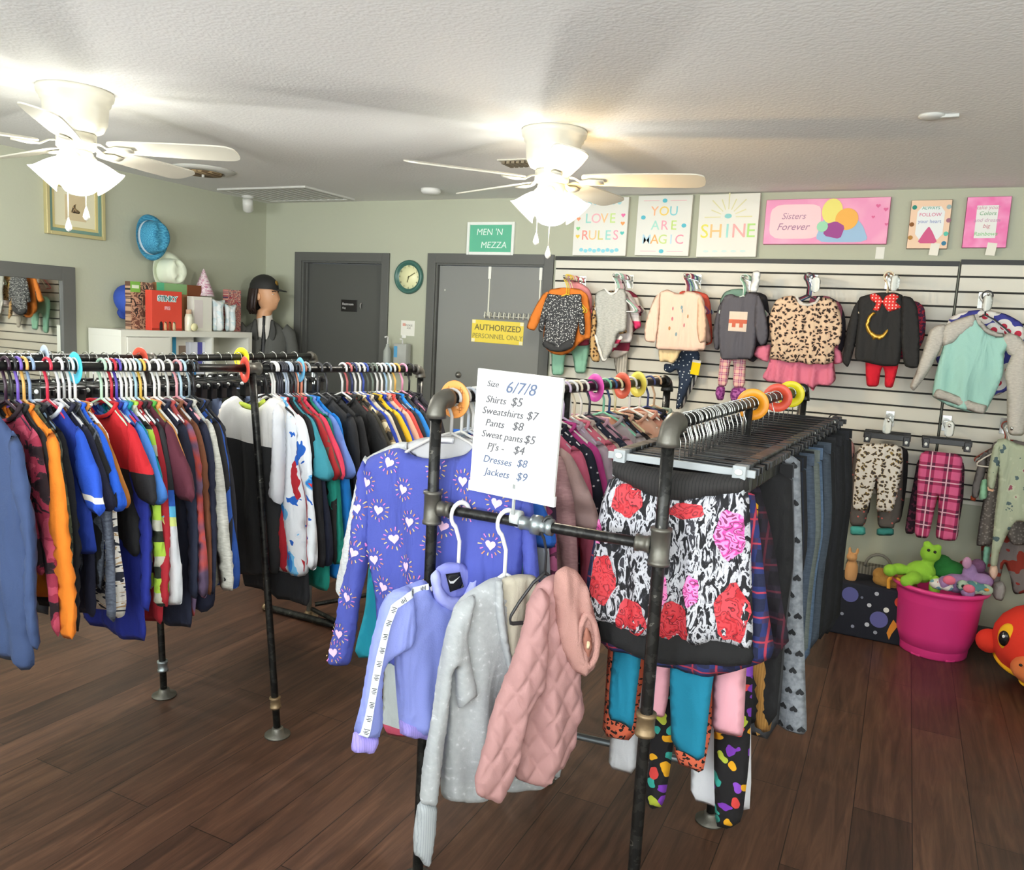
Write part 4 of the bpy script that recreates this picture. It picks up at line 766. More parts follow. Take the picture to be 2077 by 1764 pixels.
LA = [ # hook px, hanger, kind, W, material, noun, colour words, hem px
 (-38, '#3a3a40', 'l', .25, cloth('#33456b', fold=.9), 'coat', 'navy blue', 25, 1345),
 (6, '#3a2436', 'l', .20, PINKBK, 'hoodie', 'pink and black mottled', 80, 1150),
 (20, '#2a2a2a', 'l', .20, BLK, 'sweater', 'plain black', 100, 1160),
 (33, '#7d62c4', 'l', .245, cloth('#f08522'), 'jacket', 'bright orange', 125, 1225),
 (45, '#eab865', 'l', .225, CAMO, 'shirt', 'green camouflage', 155, 1105),
 (60, '#8fa8c8', 'l', .20, cloth('#17181d'), 'tracksuit top', 'black', 170, 1262),
 (97, '#d8344c', 't', .225, cloth('#1c3a9c'), 'baseball jersey', 'royal blue', 180, 1130),
 (113, '#dcdcdc', 't', .19, cloth('#23253c'), 'tee', 'dark navy', 205, 1262),
 (125, '#1d1d1f', 't', .19, BLK, 'tee', 'black', 190, 1200),
 (133, Wt, 'l', .20, HEA('#434a57', '#6a7280'), 'pullover', 'grey heather', 197, 1180),
 (141, Wt, 't', .205, cloth('#1f5cd0'), 'tee', 'bright royal blue', 225, 1120),
 (148, '#f2f2ee', 'l', .18, ZEB, 'shirt', 'zebra and tan striped', 225, 1255),
 (155, Wt, 't', .18, cloth('#c87f35'), 'tee', 'orange brown', 232, 1085),
 (205, '#bfe0c4', 't', .20, cloth('#1d1d20', pat='block', st=[(0, '#1f1f22'), (-.30, '#c8202a')]), 'raglan tee', 'red and black', 285, 1130),
 (217, Wt, 'l', .19, cloth('#1b2a8c'), 'sweatpants set', 'deep blue', 240, 1272),
 (230, '#c9303f', 't', .19, cloth('#4d8be0'), 'tee', 'light blue', 300, 1060),
 (238, '#5e50b8', 't', .18, cloth('#1496a4', pat='vor', st=[(0, '#7fd0d4'), (.12, '#1496a4')], sc_=40), 'tee', 'speckled teal', 310, 1040),
 (249, '#f0f0ec', 'l', .18, cloth('#a6c060', pat='stripe', st=[(0, '#b4dc4a'), (.4, '#2c3226'), (.7, '#c8c8b4')], sc_=9), 'shirt', 'lime striped', 270, 1190),
 (258, Wt, 'l', .19, cloth('#a81f2b'), 'sweatshirt', 'crimson', 305, 1265),
 (268, '#f2f2ee', 'l', .20, BLK, 'sweatshirt', 'black with colour-banded sleeves', 330, 1190),
 (277, '#a9cfe0', 't', .225, cloth('#57202f', pat='block', st=[(0, '#efa45c'), (-.47, '#57202f')]), 'play set', 'maroon and orange', 350, 1172),
 (286, '#e9bf55', 't', .19, cloth('#2a8f3c', pat='block', st=[(0, '#243a9a'), (-.42, '#57b043')]), 'tee', 'green shouldered blue', 350, 1090),
 (299, Wt, 't', .17, TIE, 'tee', 'orange tie-dye', 345, 1120),
 (311, '#f2f2ee', 'l', .19, cloth('#1d2338'), 'hoodie', 'midnight blue', 360, 1268),
 (322, Wt, 'l', .20, GAL, 'sweatshirt', 'red and violet galaxy print', 395, 1250),
 (339, '#c9c9c6', 'l', .19, cloth('#7a4a30'), 'shirt', 'rust brown', 405, 1150),
 (355, '#e8a3ab', 'l', .19, NAVY, 'cardigan', 'navy', 420, 1230),
 (370, '#b8d8e8', 'l', .20, HEA('#b0afa4', '#cfcec4'), 'sweatshirt', 'stone grey', 465, 1205),
 (383, '#9fb0b8', 'l', .19, cloth('#2a55a8'), 'pullover', 'denim blue', 470, 1195),
 (388, '#2a2a2c', 'l', .19, cloth('#232325'), 'jacket', 'charcoal black', 500, 1185),
 (394, '#2a2a2c', 'l', .18, cloth('#2b2a30'), 'hoodie', 'faded black', 510, 1180),
]
LB = [
 (534, Wt, 'l', .19, HERO, 'pyjama top', 'white blue and red comic print', 620, 1165),
 (541, '#f2f2ee', 'l', .18, cloth('#b5202d'), 'shirt', 'cherry red', 590, 1165),
 (549, '#3a3b44', 'l', .19, cloth('#1b1b1e'), 'sweatshirt', 'jet black', 605, 1222),
 (556, '#3a3b44', 't', .19, cloth('#3d93a2'), 'tee', 'dusty teal', 640, 1090),
 (563, '#3a3b44', 'l', .19, cloth('#22283c'), 'pullover', 'ink navy', 640, 1130),
 (571, '#b9c6d8', 't', .19, cloth('#b5282c'), 'tee', 'brick red', 650, 1060),
 (579, '#c2ccd8', 't', .19, cloth('#6b5e52'), 'tee', 'olive brown', 655, 1080),
 (587, '#2c2c2e', 't', .20, cloth('#e2405c'), 'tee', 'coral pink', 660, 1040),
 (595, '#55565a', 'l', .19, cloth('#20201f'), 'shirt', 'soft black', 650, 1140),
 (602, '#e79a7c', 'l', .20, cloth('#118473'), 'shirt', 'emerald teal', 655, 1188),
 (609, '#d98a70', 't', .20, cloth('#6f8fd8'), 'polo shirt', 'periwinkle', 690, 1080),
 (618, '#b8c4c8', 'l', .20, cloth('#1684dc'), 'jersey', 'vivid blue', 690, 1172),
 (646, '#4a4a4c', 'l', .22, cloth('#29292a'), 'sweatshirt', 'large black', 750, 1160),
 (662, '#4a4a4c', 'l', .22, cloth('#232324'), 'hoodie', 'roomy black', 760, 1160),
 (694, Wt, 't', .20, cloth('#242424'), 'tee', 'black crew', 790, 1080),
 (706, '#c96a6a', 't', .19, cloth('#3a382c'), 'shirt', 'dark olive', 790, 1080),
 (714, '#2f3a66', 't', .19, cloth('#c8b78e', pat='vor', st=[(0, '#e6dab4'), (.3, '#8f7a55'), (.5, '#2d2a25')], sc_=22), 'shirt', 'beige patterned', 800, 1060),
 (722, '#efefea', 't', .19, cloth('#1f3fae'), 'tee', 'cobalt blue', 820, 1050),
 (730, '#efefea', 't', .19, cloth('#dccfb4'), 'tee', 'cream', 820, 1040),
 (739, '#3a52a8', 't', .19, cloth('#242220'), 'tee', 'black washed', 830, 1040),
 (748, '#5a6058', 't', .19, cloth('#f0c01f'), 'tee', 'sunny yellow', 840, 1030),
 (757, '#78857a', 't', .19, cloth('#203eb0'), 'jersey', 'ultramarine', 850, 1030),
 (767, '#e4e4e0', 't', .19, cloth('#e2ac90'), 'tee', 'peach', 850, 1020),
 (776, '#efefea', 't', .19, cloth('#cf4a44'), 'tee', 'tomato red', 860, 1010),
 (785, '#a4c4dc', 't', .19, cloth('#1f2430'), 'tee', 'blue black', 870, 1010),
 (794, '#efefea', 't', .19, cloth('#1c80d4'), 'tee', 'azure blue', 880, 1000),
 (803, '#e2b35a', 't', .19, cloth('#1d1d1f'), 'shirt', 'black cotton', 890, 1000),
 (817, '#e79ab8', 'l', .19, cloth('#332a3c', pat='noise', st=[(0, '#221d28'), (.55, '#4a3a52')], sc_=14), 'shirt', 'plum floral', 900, 1000),
 (832, '#2a2a2a', 'l', .19, cloth('#1f1e24'), 'blouse', 'sheer black', 900, 1000),
]
CN = {'#e6e6e2': 'white', '#f0f0ec': 'white', '#f2f2ee': 'white', '#efefea': 'white', '#e4e4e0': 'white'}
def cname(h):
    if h in CN: return CN[h]
    r, g, b = [int(h[i:i+2], 16)/255 for i in (1, 3, 5)]; mxv, mn = max(r, g, b), min(r, g, b)
    if mxv-mn < .10: return 'black' if mxv < .25 else 'dark grey' if mxv < .45 else 'grey' if mxv < .8 else 'white'
    import colorsys; hh, s, v = colorsys.rgb_to_hsv(r, g, b); d = 'dark ' if v < .45 else 'pale ' if s < .3 else ''
    for lim, n in ((.03, 'red'), (.11, 'orange'), (.18, 'yellow'), (.45, 'green'), (.54, 'teal'), (.70, 'blue'), (.80, 'purple'), (.96, 'pink'), (1.1, 'red')):
        if hh <= lim: return d+n
def fit(*a):
    for s in a:
        if len(s.replace('-', ' ').split()) <= 16: return s
    return ' '.join(a[-1].split()[:14])
def row(items, P_, where, grp, far=None):
    for i, it in enumerate(items):
        px, hc, kind, W, m, noun, words, bx_, by_ = it; rn = random.Random(px*3+i)
        p, d = on_rail(P_, px); ang = math.atan2(-d.x, d.y)+R(rn.uniform(-1.5, 1.5)); L = min(1.0, max(.5, q2(drop(p, ang, bx_, by_))))
        pv = items[i-1][6]+' '+items[i-1][5] if i else ''; nx = items[i+1][6]+' '+items[i+1][5] if i+1 < len(items) else ''
        lab = f'{words} {noun} on the {where}'+(f' just behind the {pv}' if pv else f' in front of the {nx}')
        lab = fit(lab, f'{words} {noun} on the {where}', f'{words} {noun} on the left rack')
        sm = SLV if 'colour-banded' in words else None
        if 'baseball' in noun: sm = cloth('#1f4fc0', pat='block', st=[(0, '#1f4fc0'), (-.355, '#e9e6dc'), (-.335, '#1f4fc0')])
        garment(p, ang, kind, W, L, m, noun.replace(' ', '_'), lab, 'coat' if noun in ('coat',) else 'jacket' if noun == 'jacket' else 'shirt', grp, i % 3, sm=sm, cm=cloth('#d9dfe6') if 'baseball' in noun else None)
        hanger(p, ang, hc, fit(f'{cname(hc)} plastic hanger holding the {words} {noun} on the {where}', f'{cname(hc)} hanger of the {words} {noun} on the left rack'), 'hangers on the '+where, 'plastic')
row(LA, A1, 'near left rail', 'clothes on the near left rail'); LB = [(a if a > 618 else int(553+(a-534)*65/84), b, c, round(w*1.1, 3), *r) for a, b, c, w, *r in LB]
row(LB, A1, 'left rack rail behind its middle pole', 'clothes on the near left rail')
# white and black colour block sweatshirt turned to the camera
p, d = on_rail(A1, 541); pl_ = Plane(p, 3); U = lambda pts: [(u, z-0) for u, z in pl_.many(pts)]
def hero(name, label, cat, pl, parts, group=None):
    e = empty(name, tuple(pl.p), (0, 0, pl.a)); tag(e, label, cat, group); out = []
    for nm, pts, m, kw in parts:
        kw = dict(kw); dec = kw.pop('decals', None); mats = [m]+kw.pop('mats', []); q = [(u, z-0) for u, z in pl.many(pts)] if not kw.pop('local', False) else pts
        pf = kw.pop('cls', Puff)(q, **kw); bm = pf.mesh()
        if dec: dec(pf, bm, pl)
        out.append(obj(nm, bm, mats, e))
    return e, out
WB = cloth('#dedede', pat='block', st=[(0, '#262627'), (-.285, '#e6e4e0')], fold=.6, dist=.10)
hero('sweatshirt', 'white-topped black sweatshirt turned to face the room at the left middle pole', 'shirt', pl_, [
 ('body', [(478, 800), (500, 822), (528, 825), (552, 802), (578, 815), (585, 850), (576, 900), (572, 1010), (570, 1165), (520, 1165), (470, 1165), (462, 1000), (452, 880), (448, 840), (452, 815)], WB, dict(T=.03, sp=.015, amp=.008, k=40, rim=.05)),
 ('sleeve', [(452, 812), (440, 830), (434, 855), (440, 900), (455, 990), (458, 1080), (470, 1085), (475, 960), (468, 860)], cloth('#dcd3c8', pat='block', st=[(0, '#262627'), (-.24, '#e2dbd0')]), dict(T=.03, sp=.015, rim=.03, yoff=.02)),
 ('sleeve', [(570, 812), (585, 830), (590, 900), (590, 990), (583, 1022), (566, 1015), (556, 1000), (564, 940), (566, 880)], cloth('#e2e4e8'), dict(T=.035, sp=.015, rim=.03, yoff=-.03)),
 ('collar', [(496, 815), (502, 812), (528, 822), (548, 806), (553, 812), (530, 832), (505, 826)], cloth('#c3d44a'), dict(T=.008, sp=.01, rim=.01, yoff=-.034, amp=0))])
hanger(p, R(3), Bk, 'black plastic hanger of the white-topped sweatshirt at the middle pole', 'hangers on the near left rail')
# far rail: dark trousers on clip hangers
FARC = [('#1c1d20', 'black'), ('#23262e', 'ink'), ('#2a3340', 'slate blue'), ('#20211f', 'soot black'), ('#2f3f58', 'denim blue'), ('#2b2b2b', 'charcoal'), ('#3b4030', 'dark olive'), ('#1a1c26', 'navy'), ('#7a2028', 'dark red'), ('#8a9cc0', 'pale denim')]
USED = []
for i in range(27):
    near = min([t_ for t_ in LA+LB if t_[6] not in USED], key=lambda t_: abs(t_[0]-(12+i*22.5))); USED.append(near[6])
    px = 12+i*22.5; p, d = on_rail(A2, px); ang = math.atan2(-d.x, d.y)+R(random.Random(i).uniform(-3, 3)); c, cn = FARC[(i*7) % 10] if i not in (20, 22) else FARC[9 if i == 20 else 0]
    pants(p, ang, .15, (.78, .86, .82, .9)[i % 4], cloth(c, fold=.6), 'trousers', f'{cn} trousers on far left rail behind {near[6]} {near[5]}', 'trousers', 'dark trousers on the far left rail', i % 3)
    clip_hanger(p, ang, '#1e1f20', f'black clip hanger on far left rail behind {near[6]} {near[5]}', 'clip hangers on the far left rail')
for px, P_, c, lab in ((88, A2, '#c3d2e6', 'pale blue size disc on the far left rail near the mirror'), (286, A2, '#e5563f', 'red size disc on the far left rail'), (489, A2, '#f3e22a', 'yellow size disc behind the red one at the pole'),
                       (150, A1, '#45c3de', 'turquoise size disc on the near left rail'), (497, A1, '#ea5443', 'big red size disc by the left middle pole'), (608, A1, '#6fbde6', 'sky blue size disc right of the left pole')):
    p, d = on_rail(P_, px); disc(p, d, c, lab, tilt=-18 if px in (497, 608, 88) else -4, ro=.048)
# ================================================================== FRONT RACK, LEFT RAIL
C_ = [NC, FC]; R_RAIL = [NR, FR]
LC = [ # hook px, hanger, kind, W, material, noun, words, drop in metres
 (960, Wt, 't', .20, cloth('#2a66c4'), 'tee', 'strong blue', .70),
 (985, '#aab4bc', 'l', .20, cloth('#a9adb4'), 'hoodie', 'cool grey', .78),
 (1010, '#e6dfe2', 'l', .20, cloth('#9c3f6a', pat='noise', st=[(0, '#3a2c40'), (.45, '#a8457a'), (.55, '#6a3550'), (.62, '#c56a94')], sc_=14), 'shirt', 'mauve camouflage', .72),
 (1040, '#dedede', 'l', .21, HEA('#b08688', '#c49a9a'), 'cardigan', 'ribbed dusty mauve', .74),
 (1065, '#e8d8d0', 't', .20, cloth('#b99c96'), 'top', 'taupe', .66),
 (1090, '#b8a8b0', 'l', .20, cloth('#cf6580'), 'hoodie', 'rose pink', .70),
 (1112, Wt, 'l', .20, cloth('#1f2230', pat='vor', st=[(0, '#d8d6d8'), (.10, '#1f2230')], sc_=34), 'shirt', 'white dotted navy', .74),
 (1132, '#e4dfd4', 'l', .19, cloth('#c2408a'), 'shirt', 'magenta', .72),
 (1146, '#c9b8d0', 'l', .20, cloth('#b3a3ac'), 'shirt', 'lilac grey', .70),
 (1158, Wt, 'l', .21, cloth('#dd7286'), 'cardigan', 'salmon pink', .72),
 (1170, '#e9dcc0', 'l', .20, cloth('#b9a69c'), 'pullover', 'sandy pink', .70),
 (1182, '#e8e4da', 'l', .21, cloth('#22283a'), 'coat', 'midnight navy', .74),
 (1198, '#3a3a44', 'l', .20, cloth('#c99aa8'), 'shirt', 'faded pink', .68),
 (1228, '#7fc7a4', 'l', .20, cloth('#a8a0a0'), 'shirt', 'stone lilac', .70),
 (1240, '#35507c', 'l', .20, cloth('#241f22'), 'cardigan', 'ebony', .72),
 (1252, '#e6d8a8', 'l', .19, cloth('#d0a58c'), 'shirt', 'light tan', .66),
 (1278, Wt, 'l', .21, cloth('#d2a68d'), 'sweater', 'tan knitted', .70),
 (1300, '#efece4', 'l', .20, cloth('#d69a84'), 'shirt', 'apricot', .68),
 (1318, '#3f4a7a', 'l', .20, cloth('#1e1e1e'), 'blouse', 'dark lace', .70),
 (1330, '#d8b28c', 'l', .20, cloth('#9aa694', pat='vor', st=[(0, '#e2e2da'), (.3, '#9aa694')], sc_=30), 'top', 'sage floral', .66),
]
def rowd(items, P_, where, grp):
    for i, it in enumerate(items):
        px, hc, kind, W, m, noun, words, L = it; rn = random.Random(px*5+i); p, d = on_rail(P_, px); ang = math.atan2(-d.x, d.y)+R(rn.uniform(-2, 2))
        pv = items[i-1][6]+' '+items[i-1][5] if i else ''; lab = f'{words} {noun} on the {where}'+(f' behind the {pv}' if pv else ' behind the heart print top')
        lab = fit(lab, f'{words} {noun} on the {where}')
        garment(p, ang, kind, W, q2(L), m, noun, lab, 'dress' if noun == 'dress' else 'shirt', grp, i % 3)
        hanger(p, ang, hc, f'{cname(hc)} plastic hanger holding the {words} {noun}', 'hangers on the '+where)
rowd(LC, C_, 'front rack left rail', 'clothes on the front rack left rail')
for nm, lab, ct, t_, parts, hc in (
 ('pullover', 'pale grey pullover whose sleeve shows left of the heart print top', 'shirt', .075, [
  ('body', [(812, 893), (860, 905), (920, 900), (965, 885), (1060, 930), (1058, 1200), (1055, 1330), (780, 1330), (765, 1150), (750, 1000), (735, 930)], HEA('#b9bcbc', '#d0d3d2'), dict(T=.012, sp=.02, rim=.02, amp=.005)),
  ('sleeve', [(742, 918), (728, 950), (712, 1030), (695, 1110), (677, 1195), (688, 1213), (706, 1214), (722, 1120), (745, 1040), (765, 980)], HEA('#c3c6c6', '#d8dbda'), dict(T=.014, sp=.014, rim=.02, amp=.004))], '#e6e6e2'),
 ('nightshirt', 'blush cream nightshirt with a long sleeve behind the grey pullover', 'dress', .095, [
  ('body', [(830, 900), (960, 895), (1058, 940), (1060, 1340), (790, 1340), (770, 1150), (755, 950)], cloth('#ecd6cc'), dict(T=.012, sp=.02, rim=.02, amp=.005)),
  ('sleeve', [(760, 935), (738, 1000), (722, 1100), (703, 1200), (694, 1258), (712, 1268), (735, 1180), (760, 1080), (778, 1000)], cloth('#f0dcd4'), dict(T=.014, sp=.014, rim=.02, amp=.004))], '#c9d2dc'),
 ('dress', 'bright cyan dress glimpsed between the heart print top and its sleeve', 'dress', .115, [
  ('body', [(840, 905), (960, 900), (1050, 960), (1060, 1100), (1075, 1345), (722, 1345), (738, 1240), (752, 1120), (770, 990)], cloth('#2bb9d2'), dict(T=.014, sp=.02, rim=.02, amp=.008, k=50))], '#dfe6e8'),
 ('nightgown', 'long pale grey nightgown reaching below the heart print top', 'dress', .135, [
  ('body', [(850, 910), (960, 905), (1040, 960), (1050, 1200), (1080, 1500), (900, 1502), (772, 1490), (782, 1350), (790, 1150), (790, 980)], cloth('#b9bfc0', pat='block', st=[(0, '#c4506a'), (-1.085, '#bcc4c4')]), dict(T=.014, sp=.02, rim=.02, amp=.006, k=50))], '#e2e2dc')):
    p = lerp(NC, FC, t_); pl_ = Plane(p, -4); hero(nm, lab, ct, pl_, parts, 'clothes on the front rack left rail'); hanger(p, R(-4), hc, f'{cname(hc)} hanger of the {lab.split(" ")[0]} {lab.split(" ")[1]} {nm}', 'hangers on the front rack left rail')
for px, P_, c, lab, tx in ((903, C_, '#f2a054', 'orange lettered size disc at the front rack corner elbow', 'XX'), (1207, C_, '#e658b4', 'magenta size disc on the front rack', None), (1262, C_, '#ea6a50', 'coral size disc next to the pale yellow one', None), (1295, C_, '#f0e060', 'pale yellow size disc on the left rail of the front rack', None),
                           (1528, R_RAIL, '#f09a1c', 'orange size disc on the trousers rail', None), (1578, R_RAIL, '#e2533a', 'red orange size disc on the trousers rail', None), (1604, R_RAIL, '#ecdc1e', 'yellow size disc farthest along the trousers rail', None)):
    p, d = on_rail(P_, px); disc(p+(d*.045 if px == 903 else d*0), d, c, lab, tx, ro=.052 if px == 903 else .05, tilt=-22 if P_ is C_ and px > 1200 else 8 if P_ is R_RAIL else 0)
# ---- heart print top facing the camera
p, d = on_rail(C_, 905); p = lerp(NC, FC, .045); pl_ = Plane(p, -3)
HT = cloth('#4b56ac', fold=.9)
cxy = [(495, 690), (600, 880), (425, 1025), (655, 1105), (515, 1235), (620, 1425), (450, 1575), (340, 830), (825, 735), (1025, 820), (840, 940), (1055, 1020), (880, 1140), (1265, 975), (1215, 1275), (800, 1280), (395, 1375), (960, 625), (1240, 760), (700, 1560), (560, 1730), (760, 1700)]
def hearts(cs, tilt=0):
    def f(pf, bm, pl):
        u0 = pl.uv(800, 1000); 
        for i, (X, Y_) in enumerate(cs):
            u, v = pl.uv(660+X/3.53, 740+Y_/3.53); t = R((i*47) % 40-20); c_, s_ = math.cos(t), math.sin(t)
            if not pf.inside(np.array([[u, v]]))[0]: continue
            ok = lambda P_: pf.inside(np.array(P_)).all()
            h_ = [(u+c_*a-s_*b, v+s_*a+c_*b) for a, b in heart(.016)]
            if ok(h_): pf.decal(bm, h_, 1)
            for k in range(14):
                a = 2*math.pi*k/14+t; r0, r1 = .022+.002*(k % 2), .031+.004*(k % 2); ca, sa = math.cos(a), math.sin(a)
                q = [(u+ca*r0-sa*.0012, v+sa*r0+ca*.0012), (u+ca*r1-sa*.0018, v+sa*r1+ca*.0018), (u+ca*r1+sa*.0018, v+sa*r1-ca*.0018), (u+ca*r0+sa*.0012, v+sa*r0-ca*.0012)]
                if ok(q): pf.decal(bm, q, 2+(k+i) % 3)
    return f
HM = [mat('#f2c8e0', bump=0), mat('#d9c48a', bump=0), mat('#dd82c0', bump=0), mat('#d8906a', bump=0)]
shp = [(805, 905), (848, 928), (898, 932), (945, 922), (968, 898), (1010, 905), (1060, 935), (1068, 985), (1062, 1080), (1052, 1180), (1050, 1290), (1050, 1350), (960, 1362), (860, 1362), (785, 1352), (768, 1290), (762, 1200), (752, 1120), (742, 1040), (738, 960), (745, 928)]
e, ob = hero('pajama_top', 'purple long-sleeved top printed with pink hearts on the front rack', 'shirt', pl_, [
 ('body', shp, HT, dict(T=.026, sp=.016, rim=.05, amp=.011, k=34, ph=1, decals=hearts(cxy), mats=HM)),
 ('sleeve', [(742, 928), (733, 950), (727, 1020), (712, 1120), (690, 1230), (677, 1310), (674, 1340), (690, 1350), (715, 1345), (722, 1300), (738, 1225), (752, 1140), (762, 1060), (758, 980)], HT, dict(T=.026, sp=.014, rim=.03, amp=.006, k=50, yoff=-.012, decals=hearts([(270, 1320), (215, 1640), (330, 1200), (150, 1900), (110, 2030), (290, 1010)]), mats=HM)),
 ('sleeve', [(1050, 925), (1070, 950), (1082, 1060), (1096, 1200), (1104, 1330), (1078, 1340), (1058, 1210), (1048, 1060)], HT, dict(T=.024, sp=.016, rim=.03, yoff=.012)),
 ('neck_lining', [(808, 903), (850, 888), (900, 884), (960, 892), (966, 905), (945, 930), (898, 940), (848, 936)], cloth('#b9b9ba', fold=.2), dict(T=.006, sp=.014, rim=.02, amp=0, yoff=.014)),
 ('care_label', [(886, 886), (920, 887), (918, 900), (888, 899)], mat('#f0f2f4'), dict(T=.002, sp=.012, rim=.006, amp=0, yoff=.004, smooth=0))])
hanger(p, R(-3), '#c4c2be', 'grey white plastic hanger inside the heart print top', 'hangers on the front rack left rail', s=1.1)
# ================================================================== CLOTHES ON THE CROSSBAR
def bar_pt(px): 
    t = min(range(101), key=lambda k: abs(proj(lerp(X0, X1, k/100))[0]-px)); return lerp(X0, X1, t/100)+Vector((0, 0, .0))
LAV = cloth('#8d99e0', rough=.55, fold=1.); LAVR = cloth('#a598e4', pat='stripex', st=[(0, '#a89ae8'), (.7, '#9a8edc')], sc_=160)
def tape(pts_px):                                # white tape down the sleeve with small dark marks
    def f(pf, bm, pl):
        q = [np.array(pl.uv(*p_)) for p_ in pts_px]; hw = .0085
        L_ = [0]
        for a, b in zip(q, q[1:]): L_.append(L_[-1]+np.linalg.norm(b-a))
        def P_(s_):
            i = max(0, min(len(q)-2, int(np.searchsorted(L_, s_)-1))); t = (s_-L_[i])/(L_[i+1]-L_[i]); d_ = (q[i+1]-q[i])/np.linalg.norm(q[i+1]-q[i]); return q[i]*(1-t)+q[i+1]*t, np.array([-d_[1], d_[0]])
        n = 40; ln = L_[-1]
        for k in range(n):
            a, na = P_(ln*k/n); b, nb = P_(ln*(k+1)/n*.9999); pf.decal(bm, [tuple(a-na*hw), tuple(b-nb*hw), tuple(b+nb*hw), tuple(a+na*hw)], 1, .003)
        for k in range(13):
            for j in range(4):
                a, na = P_(ln*(k+.28+j*.115)/13); b, nb = P_(ln*(k+.33+j*.115)/13); h_ = hw*.55; sk = na*h_*.25*(1 if j % 2 else -1); pf.decal(bm, [tuple(a-na*h_+sk), tuple(b-nb*h_+sk), tuple(b+nb*h_-sk), tuple(a+na*h_-sk)], 2, .0045)
    return f
p = bar_pt(935); pl_ = Plane(p, 58)
e, ob = hero('track_jacket', 'lavender track jacket with white taped sleeve hanging on the crossbar', 'jacket', pl_, [
 ('body', [(862, 1172), (885, 1215), (925, 1225), (950, 1170), (985, 1160), (1005, 1190), (1000, 1300), (985, 1420), (975, 1500), (900, 1492), (812, 1482), (806, 1400), (800, 1330), (790, 1260), (786, 1205), (820, 1188)], LAV, dict(T=.028, sp=.013, rim=.04, amp=.009, k=42, ph=2)),
 ('hem_band', [(808, 1455), (900, 1465), (975, 1472), (972, 1505), (900, 1502), (812, 1493)], LAVR, dict(T=.026, sp=.013, rim=.012, smooth=1, amp=.004)),
 ('sleeve', [(822, 1180), (785, 1195), (765, 1225), (748, 1290), (735, 1360), (720, 1440), (712, 1482), (760, 1490), (770, 1460), (768, 1400), (772, 1345), (800, 1322), (832, 1300), (838, 1260), (835, 1210)], LAV, dict(T=.030, sp=.011, rim=.026, amp=.006, k=60, ph=1, yoff=-.02, decals=tape([(862, 1184), (815, 1196), (785, 1216), (770, 1255), (757, 1310), (745, 1370), (733, 1430), (724, 1478)]), mats=[mat('#e9eff4', rough=.6), mat('#20242c', rough=.6)])),
 ('cuff', [(711, 1474), (706, 1512), (715, 1520), (752, 1520), (764, 1484)], LAVR, dict(T=.024, sp=.012, rim=.018, smooth=1, yoff=-.02)),
 ('collar_lining', [(880, 1152), (905, 1138), (942, 1142), (956, 1168), (940, 1212), (912, 1218), (888, 1200)], cloth('#8a90dc', fold=.6), dict(T=.008, sp=.01, rim=.02, amp=.0, yoff=-.004)),
 ('stand_collar', [(866, 1164), (880, 1150), (888, 1158), (890, 1185), (905, 1206), (932, 1208), (946, 1180), (952, 1160), (966, 1166), (962, 1200), (945, 1236), (905, 1236), (876, 1214)], cloth('#a9aff0', fold=.5), dict(T=.012, sp=.009, rim=.012, amp=.0, yoff=-.016)),
 ('neck_label', [(897, 1160), (926, 1156), (934, 1186), (906, 1196)], mat('#161618', rough=.5), dict(T=.0015, sp=.01, rim=.006, amp=0, yoff=-.0195, smooth=0))])
q = [pl_.uv(x_, y_) for x_, y_ in ((902, 1170), (905, 1178), (912, 1178), (925, 1164), (912, 1173), (906, 1174))]; obj('printed_swoosh', prism(bmesh.new(), q, -.0225, -.0217), mat('#d8d8d8', bump=0), e, smooth=False)
hanger(p, R(58), '#ececea', 'white plastic hanger of the lavender track jacket', 'hangers on the crossbar', 'slim', 1.15, sz=1.42)
p = bar_pt(1030); pl_ = Plane(p, 52)
GH = cloth('#c4c8ca', pat='noise', st=[(0, '#9da1a4'), (.62, '#afb3b5'), (.72, '#c9cdcf')], sc_=70, fold=.7, const=False); CRM = cloth('#c2bba8', fold=.5)
hero('zip_hoodie', 'light grey flecked long-sleeved hoodie with cream lining on the crossbar', 'hoodie', pl_, [
 ('body', [(1000, 1168), (940, 1205), (918, 1235), (908, 1300), (908, 1400), (902, 1500), (896, 1610), (905, 1625), (950, 1628), (985, 1618), (1060, 1600), (1110, 1592), (1118, 1575), (1130, 1585), (1140, 1560), (1138, 1450), (1118, 1300), (1100, 1210), (1075, 1170)], GH, dict(T=.030, sp=.013, rim=.045, amp=.010, k=40, ph=.5)),
 ('sleeve', [(960, 1195), (925, 1215), (900, 1260), (886, 1340), (872, 1430), (855, 1530), (842, 1620), (880, 1625), (892, 1540), (902, 1440), (910, 1350), (915, 1340), (918, 1400), (922, 1430), (945, 1412), (966, 1398), (952, 1350), (940, 1290), (950, 1240)], GH, dict(T=.032, sp=.011, rim=.028, amp=.007, k=60, yoff=-.022)),
 ('cuff', [(842, 1612), (832, 1680), (834, 1722), (845, 1728), (855, 1745), (868, 1738), (870, 1722), (876, 1690), (882, 1618)], cloth('#a9aeb2', pat='stripex', st=[(0, '#aab0b3'), (.7, '#989ea2')], sc_=170), dict(T=.024, sp=.011, rim=.02, smooth=1, yoff=-.022)),
 ('hood_lining', [(1005, 1168), (1040, 1158), (1075, 1160), (1090, 1180), (1088, 1215), (1060, 1300), (1035, 1345), (1018, 1310), (1008, 1250)], CRM, dict(T=.014, sp=.012, rim=.02, amp=.006, k=110, ph=2, yoff=-.024, flare=.05)),
 ('hood_edge', [(992, 1170), (1008, 1165), (1012, 1230), (1022, 1300), (1034, 1350), (1024, 1358), (1008, 1310), (995, 1240)], GH, dict(T=.014, sp=.01, rim=.012, amp=.0, yoff=-.034))])
hanger(p, R(52), '#f1f1ef', 'white plastic hanger of the grey hoodie on the crossbar', 'hangers on the crossbar', 'slim', 1.15, sz=1.42)
